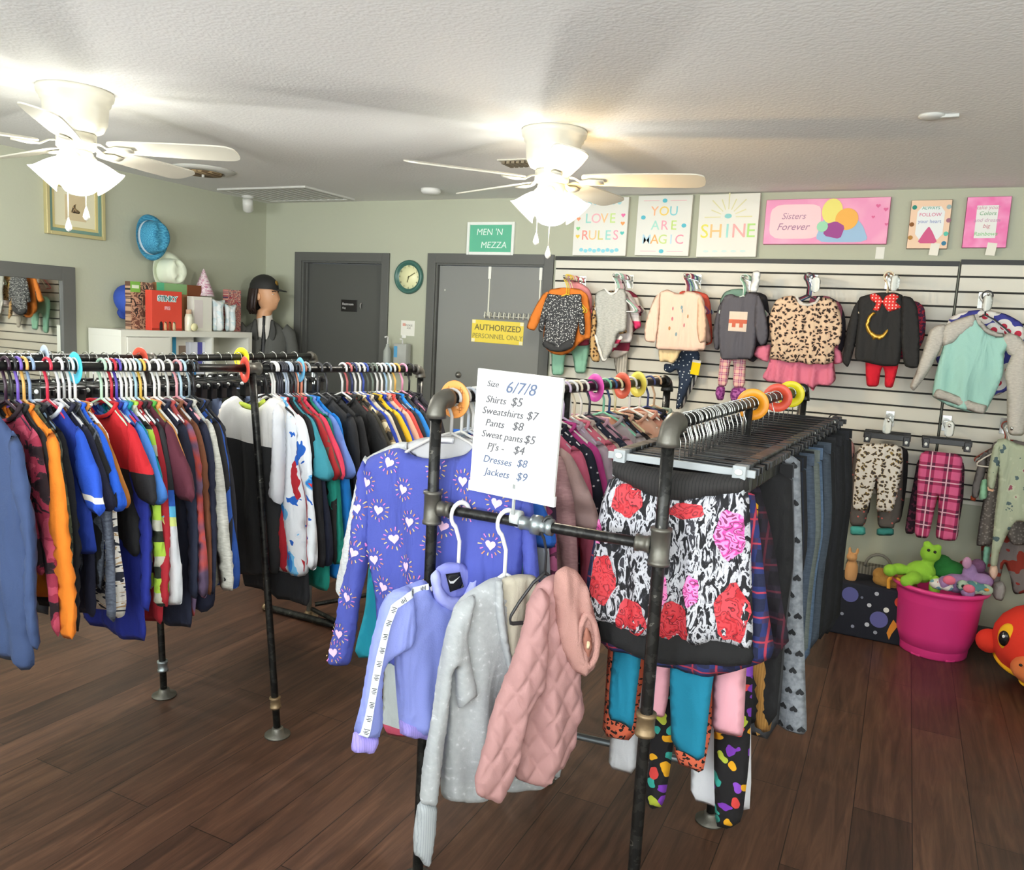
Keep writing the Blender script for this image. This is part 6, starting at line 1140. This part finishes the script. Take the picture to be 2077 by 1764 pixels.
wall_piece('footed_trousers', 'pink plaid baby trousers with purple feet on the slat wall', 'trousers', h, 4.80, z4, [
 ('body', [(1680, 700), (1880, 700), (1880, 900), (1872, 1105), (1772, 1105), (1780, 900), (1765, 870), (1750, 900), (1722, 1095), (1640, 1098), (1662, 880)], cloth('#dba9a8', pat='plaid', st=['#ecc6b4', '#d88f9a', '#a8527e', '#f2e0d0'], sc_=170), {}),
 ('foot', [(1640, 1090), (1705, 1095), (1705, 1150), (1690, 1212), (1640, 1212), (1622, 1150)], cloth('#8f3a86', pat='noise', st=[(0, '#7a2c74'), (.5, '#b05aa4')], sc_=60), dict(T=.02)), ('foot', [(1772, 1100), (1880, 1102), (1885, 1150), (1850, 1215), (1760, 1225), (1745, 1160)], cloth('#9a4090', pat='noise', st=[(0, '#7a2c74'), (.5, '#b868ac')], sc_=60), dict(T=.02))], '#c8c8c4', 'grey small hanger of the pink plaid trousers')
p = at(1532, 566, 4.74); o = obj('hanger_tag', Puff([(-.028, -.075), (.02, -.075), (.028, .03), (.012, .05), (-.02, .04)], T=.002, sp=.02, rim=.01, amp=0).mesh(), mat('#eef0ec', bump=0), None, tuple(p)); tag(o, 'white tag wrapped round the hangers above the dark grey sweatshirt', 'tag')
spare(h, (4.75, 4.82), ('#7fb89a', '#e6e6e0'), 'with the dark grey sweatshirt')
h = faceout(1640, 560, 'chrome arm holding the leopard ruffled top')
LE2 = cloth('#ceb08e', pat='vor', st=[(0, '#2e2019'), (.24, '#3a2a20'), (.30, '#cfae90'), (.5, '#d9bd9e')], sc_=44, dist=.02, fold=.8)
wall_piece('blouse', 'beige leopard print ruffled top over pink frills on the slat wall', 'shirt', h, 4.71, z5, [
 ('body', [(265, 320), (330, 290), (400, 285), (430, 330), (490, 345), (560, 325), (590, 295), (660, 305), (705, 330), (740, 420), (752, 520), (735, 640), (690, 660), (692, 770), (620, 792), (560, 782), (500, 792), (440, 770), (370, 778), (300, 758), (218, 752), (235, 640), (222, 540), (212, 470), (235, 380)], LE2, dict(amp=.010, k=90, T=.016)),
 ('collar', [(405, 290), (425, 288), (450, 330), (500, 345), (550, 330), (580, 292), (592, 300), (565, 350), (500, 370), (440, 355)], cloth('#cfcac2'), dict(T=.007, yoff=-.014, amp=0, sp=.012))], '#1c1c1c', 'black small hanger of the leopard ruffled top')
PNK = cloth('#e07a92', fold=.9)
wall_piece('dress', 'pink frilled dress below the leopard top', 'dress', h, 4.77, z5, [
 ('body', [(250, 400), (700, 400), (690, 780), (705, 900), (660, 945), (560, 940), (540, 985), (510, 950), (420, 930), (340, 960), (300, 925), (200, 915), (165, 880), (215, 790), (240, 600)], PNK, dict(amp=.015, k=70)), ('frill', [(230, 640), (225, 700), (215, 772), (170, 760), (105, 722), (130, 655), (180, 650)], PNK, dict(amp=.008, k=90, yoff=-.02)), ('frill', [(690, 660), (745, 690), (762, 775), (690, 790), (680, 720)], PNK, dict(amp=.008, k=90, yoff=-.02))], '#c23a64', 'magenta small hanger of the pink frilled dress')
wall_piece('cardigan', 'dusty mauve child cardigan edge behind the leopard top', 'shirt', h, 4.86, z5, [('body', [(500, 290), (640, 285), (740, 340), (775, 450), (775, 620), (740, 720), (500, 700)], cloth('#4a3c4a', pat='stripex', st=[(0, '#a35a70'), (.5, '#2c2a34')], sc_=14), {})], '#3f7f9f', 'blue small hanger of the mauve cardigan')
spare(h, (4.74, 4.80, 4.83, 4.90), ('#b04a6c', '#4aa0a8', '#e2e6e2', '#34408c'), 'with the leopard top')
h = faceout(1803, 558, 'chrome arm holding the black sweatshirt with red bow')
BKC = cloth('#232221')
BOW = mat('#e2302c', pat='vor', st=[(0, '#f4e9dc'), (.2, '#e0322c')], sc_=60, rnd=.1, bump=0, rough=.7)
wall_piece('sweatshirt', 'black child sweatshirt with red dotted bow and gold swirl print', 'shirt', h, 4.71, z5, [
 ('body', [(865, 300), (950, 275), (1020, 262), (1140, 262), (1200, 285), (1195, 450), (1190, 620), (1168, 800), (1050, 802), (930, 775), (838, 758), (850, 600), (870, 450)], BKC, {}),
 ('sleeve', [(880, 300), (830, 370), (790, 500), (765, 620), (745, 770), (790, 815), (820, 740), (850, 620), (880, 480)], BKC, dict(yoff=.012)), ('sleeve', [(1185, 285), (1260, 300), (1300, 370), (1315, 560), (1312, 808), (1260, 818), (1200, 800), (1180, 620), (1180, 450)], BKC, dict(yoff=-.014)),
 ('bow_print', [(950, 278), (990, 268), (1030, 290), (1048, 325), (1066, 290), (1120, 268), (1170, 290), (1140, 330), (1188, 372), (1140, 392), (1085, 408), (1055, 360), (1040, 340), (1020, 402), (970, 392), (1000, 345), (958, 320)], BOW, dict(T=.007, yoff=-.013, amp=0, sp=.01, smooth=1, rim=.02)),
 ('gold_print', [(975, 405), (940, 435), (918, 500), (930, 550), (965, 585), (975, 612), (1000, 600), (1020, 612), (1060, 590), (1088, 545), (1080, 530), (1040, 570), (1000, 570), (960, 540), (945, 500), (965, 440), (1000, 415)], mat('#c79a3a', rough=.35, metal=.5, bump=0), dict(T=.003, yoff=-.016, amp=0, sp=.01, smooth=1, rim=.01))], '#e6d8b8', 'cream small hanger of the black bow sweatshirt')
wall_piece('sweatshirt', 'maroon sequined child sweatshirt edge behind the black one', 'shirt', h, 4.80, z5, [('body', [(1000, 290), (1300, 325), (1352, 375), (1362, 480), (1350, 600), (1300, 700), (1180, 760), (1000, 700)], cloth('#7c1a34', pat='noise', st=[(0, '#3f1c3c'), (.5, '#9c1f34')], sc_=60), {})], '#c23a48', 'red small hanger of the maroon sweatshirt')
wall_piece('trousers', 'bright red child trousers below the black sweatshirt', 'trousers', h, 4.77, z5, [('body', [(915, 640), (1170, 640), (1160, 800), (1140, 880), (1118, 960), (1058, 955), (1062, 850), (1045, 800), (1028, 850), (1015, 950), (930, 950), (922, 880)], cloth('#d8142c'), {})], '#d8b060', 'yellow small hanger of the bright red trousers')
spare(h, (4.74, 4.83, 4.88), ('#e6e8e2', '#b03c50', '#e9de9a'), 'with the black sweatshirt')
h = faceout(2003, 598, 'chrome arm holding the grey and aqua sweatshirt')
HG2 = HEA('#b3aea4', '#c8c3b8')
wall_piece('sweatshirt', 'grey and aqua raglan sweatshirt hanging tilted on the slat wall', 'shirt', h, 4.69, z5, [
 ('body', [(1530, 500), (1720, 420), (1750, 480), (1820, 560), (1890, 585), (1960, 560), (2060, 610), (1990, 640), (1930, 700), (1925, 850), (1885, 960), (1840, 1060), (1790, 1150), (1740, 1150), (1640, 1125), (1530, 1095), (1445, 1045), (1402, 1020), (1430, 860), (1478, 680), (1500, 600)], cloth('#9fcdc0', fold=.9), dict(T=.02, amp=.012, k=36)),
 ('shoulder_panel', [(1500, 500), (1600, 455), (1720, 418), (1730, 470), (1700, 520), (1640, 560), (1560, 630), (1480, 660), (1475, 560)], HG2, dict(yoff=-.012, T=.018)), ('shoulder_panel', [(1905, 585), (1960, 555), (2040, 580), (2095, 640), (2060, 740), (1960, 720), (1935, 660)], HG2, dict(yoff=-.012, T=.018)),
 ('sleeve', [(1510, 490), (1430, 505), (1385, 545), (1355, 640), (1325, 740), (1290, 840), (1240, 950), (1270, 985), (1300, 950), (1370, 860), (1420, 770), (1470, 680), (1500, 600)], HG2, dict(yoff=-.01, T=.018)),
 ('sleeve', [(2050, 600), (2110, 660), (2130, 800), (2120, 1000), (2100, 1180), (2080, 1310), (1955, 1300), (1950, 1150), (1950, 950), (1930, 850), (1990, 700)], HG2, dict(yoff=-.016, T=.02)),
 ('hem_band', [(1440, 960), (1530, 990), (1640, 1035), (1740, 1070), (1810, 1085), (1780, 1150), (1690, 1130), (1560, 1070), (1405, 1025)], HEA('#a9a49a', '#bdb8ae'), dict(yoff=-.030, T=.010, amp=0, smooth=1)),
 ('neck_band', [(1712, 425), (1735, 418), (1760, 470), (1820, 530), (1890, 560), (1930, 560), (1925, 590), (1880, 592), (1800, 565), (1740, 500)], HEA('#a09c94', '#b8b4aa'), dict(yoff=-.022, T=.006, amp=0, sp=.012))], '#1e1e1e', 'black small hanger of the grey and aqua sweatshirt')
wall_piece('shirt', 'white shirt with red and blue print behind the aqua sweatshirt', 'shirt', h, 4.78, z5, [('body', [(1540, 440), (1640, 400), (1800, 385), (1950, 420), (2060, 480), (2090, 560), (2100, 900), (1950, 980), (1880, 1020), (1700, 1000), (1420, 780), (1480, 560)], cloth('#dcd8d6', pat='vor', st=[(0, '#c02c44'), (.2, '#e6e2dc'), (.5, '#3c3f90')], sc_=13), {})], '#efefe9', 'white small hanger of the printed shirt')
spare(h, (4.73, 4.82), ('#e3e6e6', '#8f9398'), 'with the aqua sweatshirt')
# lower row
LE3 = cloth('#c4bcb0', pat='vor', st=[(0, '#3a3434'), (.24, '#8a7238'), (.34, '#d8d2c8')], sc_=44, dist=.02)
h = faceout(1803, 852, 'chrome arm holding the grey leopard trousers')
wall_piece('trousers', 'grey leopard print child trousers in the lower row of the slats', 'trousers', h, 4.70, z6, [('body', [(318, 245), (600, 255), (602, 400), (575, 540), (535, 692), (430, 685), (440, 560), (438, 455), (405, 580), (370, 684), (280, 672), (292, 480)], LE3, dict(T=.016))], '#191919', 'black clip hanger of the grey leopard trousers', clip=True)
wall_piece('trousers', 'grey trousers with coral dots and teal cuffs behind the leopard pair', 'trousers', h, 4.79, z6, [('body', [(290, 270), (610, 270), (600, 600), (590, 750), (550, 760), (545, 790), (440, 790), (440, 600), (420, 500), (390, 640), (360, 780), (262, 775), (270, 600)], cloth('#57504c', pat='vor', st=[(0, '#c8645c'), (.12, '#5a534e')], sc_=24), {}),
 ('cuff', [(266, 775), (362, 780), (365, 835), (268, 835)], cloth('#48a79c'), dict(smooth=1)), ('cuff', [(436, 790), (545, 790), (545, 838), (434, 838)], cloth('#2f7f78'), dict(smooth=1))], '#161616', 'black clip hanger behind the grey leopard trousers', clip=True)
wall_piece('leggings', 'black dotted leggings farthest back behind the leopard trousers', 'trousers', h, 4.87, z6, [('body', [(330, 280), (640, 260), (632, 480), (610, 640), (590, 745), (540, 750), (540, 500), (400, 500), (390, 700), (330, 700)], cloth('#1d1a1c', pat='vor', st=[(0, '#b04a50'), (.07, '#1d1a1c')], sc_=20), {})], '#161616', 'black clip hanger of the dotted leggings', clip=True)
p = at(1722, 900, 4.82); wall_piece('shirt', 'pale pink baby shirt edge just right of the black jeans', 'shirt', (at(1690, 850, 4.8).x, at(1690, 850, 4.8).z), 4.80, None, [('body', [(1650, 875), (1700, 870), (1722, 885), (1735, 905), (1728, 960), (1700, 1050), (1650, 1050)], cloth('#cf9a94'), {})], '#1c1c1c', 'black small hanger of the pale pink baby shirt')
h = faceout(1925, 862, 'chrome arm holding the pink plaid trousers')
PL3 = cloth('#b03a64', pat='plaid', st=['#d05a86', '#a02c58', '#5c1a3c', '#ecc0cc'], sc_=80)
wall_piece('trousers', 'magenta plaid child trousers in the lower row of the slats', 'trousers', h, 4.70, z6, [('body', [(715, 290), (985, 318), (982, 450), (968, 650), (955, 868), (880, 872), (808, 855), (828, 700), (830, 560), (800, 700), (765, 858), (675, 848), (690, 650), (698, 450)], PL3, dict(T=.016))], '#191919', 'black clip hanger of the magenta plaid trousers', clip=True)
wall_piece('trousers', 'dark sequin trousers with an orange lining behind the plaid pair', 'trousers', h, 4.80, z6, [('body', [(700, 330), (1000, 340), (990, 600), (960, 780), (830, 780), (830, 600), (790, 640), (770, 720), (670, 832), (612, 820), (640, 650), (670, 500)], cloth('#3a1c30', pat='noise', st=[(0, '#2b1524'), (.55, '#6a2c44')], sc_=50), {}), ('lining', [(760, 560), (830, 560), (810, 650), (780, 720), (760, 860), (740, 700)], cloth('#cf7c3c'), dict(yoff=-.04))], '#151515', 'black clip hanger behind the magenta plaid trousers', clip=True)
for nm, px, py in (('crumpled clear tag bunch above the grey leopard trousers', 1800, 862), ('crumpled clear tag bunch above the magenta plaid trousers', 1926, 868), ('white paper tag over the hangers of the aqua sweatshirt', 2003, 612), ('white paper tag over the hangers of the leopard top', 1655, 575), ('white paper tag over the hangers of the red-bowed sweatshirt', 1815, 572)):
    p = at(px, py, 4.66); o = obj('paper_tag', Puff([(-.022, -.04), (.0, -.05), (.022, -.036), (.024, .02), (.008, .04), (-.02, .03)], T=.002, sp=.008, rim=.006, amp=.010, k=160, ph=px, flare=.02).mesh(), mat('#dfe3dc', rough=.4, bump=0), None, tuple(p)); tag(o, nm, 'tag')
h = faceout(2050, 868, 'chrome arm holding the sage baby pyjamas at the right edge')
PJ = cloth('#a9b096', pat='noise', st=[(0, '#4f6468'), (.36, '#a9b298'), (.60, '#b4bca2'), (.66, '#8f4a5c')], sc_=13, detail=3)
wall_piece('footed_pajamas', 'sage green printed baby pyjamas at the right edge of the slat wall', 'baby clothes', h, 4.70, z6, [
 ('body', [(1195, 225), (1260, 215), (1330, 250), (1400, 270), (1480, 230), (1540, 260), (1520, 500), (1500, 740), (1500, 900), (1480, 1130), (1420, 1130), (1400, 950), (1380, 750), (1320, 745), (1270, 830), (1220, 940), (1205, 1040), (1160, 1040), (1172, 900), (1190, 700), (1215, 500)], PJ, dict(T=.018)),
 ('sleeve', [(1215, 230), (1180, 260), (1158, 360), (1140, 450), (1140, 530), (1180, 545), (1205, 440), (1230, 330)], PJ, dict(yoff=-.012)), ('cuff', [(1140, 520), (1182, 535), (1180, 555), (1145, 550)], cloth('#d8a888'), dict(yoff=-.012, smooth=1)),
 ('foot', [(1160, 1030), (1205, 1030), (1212, 1080), (1190, 1125), (1160, 1110), (1150, 1070)], cloth('#d9b8a4'), dict(T=.022))], '#c9c3b4', 'beige small hanger of the sage baby pyjamas')
wall_piece('footed_pajamas', 'grey baby pyjamas with mint feet behind the sage pair', 'baby clothes', h, 4.79, z6, [
 ('body', [(1130, 300), (1200, 260), (1420, 260), (1420, 700), (1400, 900), (1300, 900), (1240, 780), (1170, 900), (1100, 905), (1070, 905), (1090, 760), (1120, 600), (1140, 450)], cloth('#6a6460', pat='vor', st=[(0, '#8c8680'), (.25, '#67615c')], sc_=60), {}),
 ('sleeve', [(1130, 290), (1100, 330), (1070, 420), (1045, 520), (1040, 590), (1080, 600), (1110, 500), (1140, 400)], cloth('#7a7470'), dict(yoff=-.01)), ('cuff', [(1036, 580), (1072, 590), (1066, 622), (1034, 612)], cloth('#a8441f'), dict(smooth=1)), ('mint_patch', [(1100, 480), (1140, 470), (1140, 600), (1085, 608)], cloth('#98cfa8'), dict(yoff=-.02)),
 ('leg', [(1120, 900), (1165, 910), (1150, 1000), (1120, 1090), (1060, 1120), (1040, 1140), (1035, 1110), (1080, 1080), (1110, 1000)], cloth('#7fb8a0'), dict(yoff=-.01)), ('foot', [(1100, 1080), (1160, 1100), (1168, 1160), (1120, 1180), (1060, 1170), (1040, 1130)], cloth('#6f8f8c', pat='noise', st=[(0, '#4f6f6c'), (.5, '#8fb3ac')], sc_=50), dict(yoff=-.03, T=.03))], '#8f8a84', 'grey small hanger of the mint-footed pyjamas')
wall_piece('footed_pajamas', 'dark grey and red pyjamas at the far back of the right edge arm', 'baby clothes', h, 4.87, z6, [('body', [(1170, 240), (1290, 220), (1460, 260), (1440, 700), (1420, 1000), (1400, 1200), (1310, 1220), (1290, 1100), (1250, 1000), (1225, 1120), (1210, 1230), (1180, 1200), (1110, 1050), (1100, 900), (1150, 600), (1160, 400)], cloth('#7c7471', pat='noise', st=[(0, '#8c2f20'), (.42, '#77706d'), (.62, '#8f2c24')], sc_=9), {}), ('foot', [(1180, 1130), (1240, 1120), (1262, 1170), (1240, 1250), (1190, 1240), (1165, 1190)], cloth('#b0aaa4'), dict(T=.03, yoff=-.02))], '#a8442c', 'rust small hanger of the dark pyjamas')
# ================================================================== ON THE FLOOR BY THE SLAT WALL
tx, ty = .285, 4.70
e = empty('laundry_tub', (tx, ty, 0)); e.scale = (.82, .82, .96); tag(e, 'round hot pink plastic tub full of soft toys', 'tub'); PT = mat('#e23a86', rough=.38, bump=0)
prof = [(.001, 0), (.195, 0), (.20, .008), (.205, .06)]
for k in range(1, 22): z = .06+.29*k/21; r = .205+.048*k/21; prof.append((r+(-.004 if k in (6, 14) else 0), z))
prof += [(.262, .362), (.280, .368), (.284, .378), (.278, .388), (.258, .388), (.250, .375), (.232, .12), (.19, .012), (.001, .01)]
bm = lt(prof, 56, capb=False, capt=False)
obj('tub_body', bm, PT, e)
obj('tub_handle', tb([(-.28, -.03, .383), (-.30, -.03, .36), (-.293, -.035, .30), (-.285, -.03, .27)], .007, 8, flat=1.6), mat('#e9a838', bump=0), e); obj('tub_handle', tb([(-.20, -.19, .392), (-.245, -.13, .395), (-.27, -.07, .392)], .008, 8), mat('#e9a838', bump=0), e)
for k, (a0, n_) in enumerate(((-120, 0), (-60, 1))): a = R(a0); obj('tub_foot', bx(-.03, .03, -.01, .01, 0, .012, .003), PT, e, (math.cos(a)*.19, math.sin(a)*.19, 0), (0, 0, a+R(90)))
def plush(name, label, cat, blobs, m, loc, extra=(), vox=.006, rot=(0, 0, 0)):
    bm = bmesh.new()
    for c, r in blobs: ell(bm, c, r if isinstance(r, tuple) else (r, r, r), sub=2)
    o = obj(name, bm, m, None, loc, rot); md = o.modifiers.new('remesh', 'REMESH'); md.mode = 'VOXEL'; md.voxel_size = vox; md.use_smooth_shade = True; s_ = o.modifiers.new('smooth', 'SMOOTH'); s_.iterations = 4
    dg = bpy.context.evaluated_depsgraph_get(); me = bpy.data.meshes.new_from_object(o.evaluated_get(dg)); o.modifiers.clear(); o.data = me
    for p_ in me.polygons: p_.use_smooth = True
    tag(o, label, cat)
    for nm, c, r, mm in extra: obj(nm, ell(bmesh.new(), c, r if isinstance(r, tuple) else (r, r, r)), mm, o)
    return o
LG = mat('#8fc43a', rough=.95, bump=.6, bs=350); DG = mat('#23702f', rough=.95, bump=.6, bs=350); PU = mat('#9a7aa8', rough=.95, bump=.6, bs=350); PKP = mat('#e0708a', rough=.9, bump=.5, bs=350); EYE_B = mat('#141414', rough=.1, bump=0)
plush('plush_toy', 'lime green long-limbed plush lying on top in the pink tub', 'soft toy', [((0, 0, 0), (.075, .06, .06)), ((.035, 0, .105), (.052, .048, .048)), ((.03, 0, .06), (.03, .03, .04)), ((-.10, -.02, .0), (.05, .032, .032)), ((-.145, -.04, -.01), (.035, .035, .035)), ((-.03, -.07, -.02), (.04, .05, .035)), ((.07, -.06, -.05), (.03, .03, .06)), ((.085, -.06, -.115), (.028, .028, .035)), ((-.06, -.09, -.04), .035), ((.015, 0, .15), (.022, .02, .02)), ((.065, 0, .14), (.02, .02, .02))], LG, (tx-0.100, ty-0.048, .425), [('eye', (.022, -.045, .13), .008, EYE_B), ('eye', (.052, -.044, .125), .008, EYE_B), ('red_patch', (.085, -.085, -.03), (.016, .012, .022), mat('#6b1f1c', bump=.3))])
plush('plush_toy', 'dark green round plush behind the lime one in the tub', 'soft toy', [((0, 0, 0), (.10, .07, .08)), ((.07, .0, -.04), (.06, .05, .05)), ((-.03, 0, .05), .05)], DG, (tx+0.028, ty+0.016, .42), [('felt_loop', (.09, .02, .055), (.045, .012, .035), mat('#7a2436', bump=.3))])
plush('plush_toy', 'mauve plush with pink soles in the pink tub', 'soft toy', [((0, 0, 0), (.08, .06, .05)), ((-.06, -.06, .01), (.035, .045, .035)), ((.045, -.07, -.015), (.035, .045, .033)), ((.05, .03, .06), (.035, .03, .05)), ((.11, .02, .03), (.05, .04, .04))], PU, (tx+0.072, ty-0.072, .40), [('sole', (-.045, -.098, .035), (.030, .014, .024), PKP), ('sole', (.045, -.110, .012), (.028, .012, .022), PKP), ('ear', (.03, .0, .115), (.022, .014, .032), mat('#b889a8', bump=.5))])
plush('plush_toy', 'teal and cream small plush at the right rim of the tub', 'soft toy', [((0, 0, 0), (.05, .045, .035)), ((.055, .0, .0), (.04, .035, .03)), ((-.045, -.03, .01), .03)], mat('#6fa09c', rough=.95, pat='noise', st=[(0, '#55878a'), (.5, '#a8bfa8')], sc_=20, bump=.5), (tx+0.136, ty-0.112, .402), [('eye', (-.045, -.06, .015), .009, EYE_B), ('beak', (.06, -.036, .01), (.012, .01, .008), mat('#d9903c', bump=0))])
plush('plush_toy', 'white and red small plush against the front rim of the tub', 'soft toy', [((0, 0, 0), (.045, .035, .03)), ((.04, -.02, .0), (.03, .025, .025))], mat('#d8d4cc', rough=.95, pat='noise', st=[(0, '#b83a3a'), (.38, '#dcd8d0'), (.6, '#6f9fb0')], sc_=25, bump=.5), (tx-0.016, ty-0.128, .395))
plush('plush_toy', 'fluffy plum plush at the back right of the tub', 'soft toy', [((0, 0, 0), (.06, .05, .06)), ((.03, 0, .05), .04), ((.07, .01, -.02), .045)], mat('#6f4a6c', rough=1, bump=1, bs=200), (tx+0.132, ty+0.040, .43))
e = empty('storage_bag', (0, 0, 0)); q = atZ(1765, 1292, 0); tag(e, 'dark navy fabric bin printed with planets and stars beside the pink tub', 'bin'); e.location = (-.04, 4.78, 0)
SP = mat('#171a26', rough=.85, bump=.3, fold=.3)
bm = bx(-.20, .20, -.13, .13, 0, .30, .012)
bin_ = obj('bin_body', bm, SP, e)
bmesh_ = None
for x, z, r, c in ((-.10, .235, .042, '#5a5c96'), (.055, .125, .045, '#5f5f9a'), (.03, .265, .011, '#b8bcc4'), (.0, .195, .011, '#c9ccd2'), (.085, .185, .014, '#e3e3da'), (.0, .085, .012, '#c4c8d0'), (.045, .05, .010, '#9aa0ac'), (-.13, .12, .009, '#8a90a0'), (-.07, .06, .009, '#8a90a0'), (.15, .24, .03, '#c8402c'), (-.04, .23, .007, '#6f7688')): obj('printed_planet', prism(bmesh.new(), [(x+a, z+b) for a, b in circ(r, 20)], -.1312, -.1304), mat(c, bump=.2, rough=.8), e, smooth=False)
obj('printed_moon', prism(bmesh.new(), [(.125, .14), (.11, .10), (.10, .06), (.115, .025), (.125, .06), (.15, .11)], -.1312, -.1304), mat('#d98a2c', bump=.2), e, smooth=False)
plush('plush_toy', 'tan plush giraffe leaning out of the dark planet bin', 'soft toy', [((0, 0, 0), (.035, .035, .08)), ((-.005, -.01, .085), (.03, .035, .025)), ((-.02, 0, .12), (.01, .01, .02)), ((.02, 0, .12), (.01, .01, .02))], mat('#cf9a64', rough=.9, bump=.5), (-.15, 4.72, .345))
plush('plush_toy', 'golden brown plush heap on top of the planet bin', 'soft toy', [((0, 0, 0), (.09, .06, .04)), ((.06, -.02, .02), (.05, .04, .035)), ((-.05, .0, .03), (.04, .04, .04)), ((.1, 0, -.01), .04)], mat('#a87c3c', rough=1, bump=1, bs=180), (.045, 4.74, .32))
e = empty('wicker_basket', (-.02, 4.895, 0)); tag(e, 'grey woven basket with looped handle behind the planet bin', 'basket'); WK = mat('#6f6c60', rough=.8, pat='stripex', st=[(0, '#5e5b50'), (.5, '#7f7b6e')], sc_=60, bump=.6, bs=120)
obj('basket_body', bx(-.17, .17, -.012, .075, 0, .35, .01), WK, e); obj('basket_handle', tb([(x*.9, -.015, .35+z) for x, _, z in arc(.075, 0, 180, 12)], .008, 8), mat('#77746a', rough=.7), e)
# duck plush
dx, dy = .755, 4.50
RD = mat('#e2341f', rough=.9, bump=.7, bs=300); YL = mat('#f0b414', rough=.85, bump=.5, bs=300); ORB = mat('#e07a42', rough=.85, bump=.5, bs=300)
DP = Vector((dx, dy, 0)); e = empty('duck_plush', tuple(DP), (0, 0, R(-18))); tag(e, 'big red plush duck with yellow-ringed eye at the right edge', 'soft toy')
bm = bmesh.new(); ell(bm, (0, 0, .20), (.235, .21, .20), sub=3); obj('head', bm, RD, e)
obj('cheek', ell(bmesh.new(), (-.235, -.04, .16), (.06, .055, .06), sub=3), RD, e)
obj('lower_rim', tb([(.236*c_*math.cos(R(a)), .212*c_*math.sin(R(a)), z_) for a in range(150, 352, 8) for z_ in [.15-.085*math.sin(R((a-150)/200*180))] for c_ in [math.sqrt(max(0, 1-((.20-z_)/.2)**2))]], .012, 8), YL, e)
obj('eye_ring', ell(bmesh.new(), (-.140, -.140, .235), (.042, .032, .068), sub=3), YL, e); obj('eye', ell(bmesh.new(), (-.148, -.160, .232), (.026, .022, .040), sub=3), EYE_B, e); obj('eye_glint', ell(bmesh.new(), (-.150, -.180, .245), (.006, .004, .009)), mat('#f4f4f0', bump=0), e)
bl = ell(bmesh.new(), (.02, -.19, .125), (.125, .085, .075), sub=3); bo = obj('bill', bl, ORB, e)
for s_ in (-.05, .03): obj('nostril', ell(bmesh.new(), (s_, -.262, .158), (.008, .006, .007)), EYE_B, bo)
obj('lower_bill', ell(bmesh.new(), (.06, -.16, .065), (.115, .085, .035), sub=3), mat('#c9382c', rough=.85, bump=.5), e)
obj('lower_bill_edge', tb([(.06+.118*math.cos(R(a)), -.16+.088*math.sin(R(a)), .055) for a in range(180, 361, 12)], .009, 8), YL, e)
# ------------------------------------------------------------------ tidy names
for o in sc.objects:
    if 'label' in o and len(o['label'].replace('-', ' ').split()) > 16: o['label'] = ' '.join(o['label'].split()[:14])
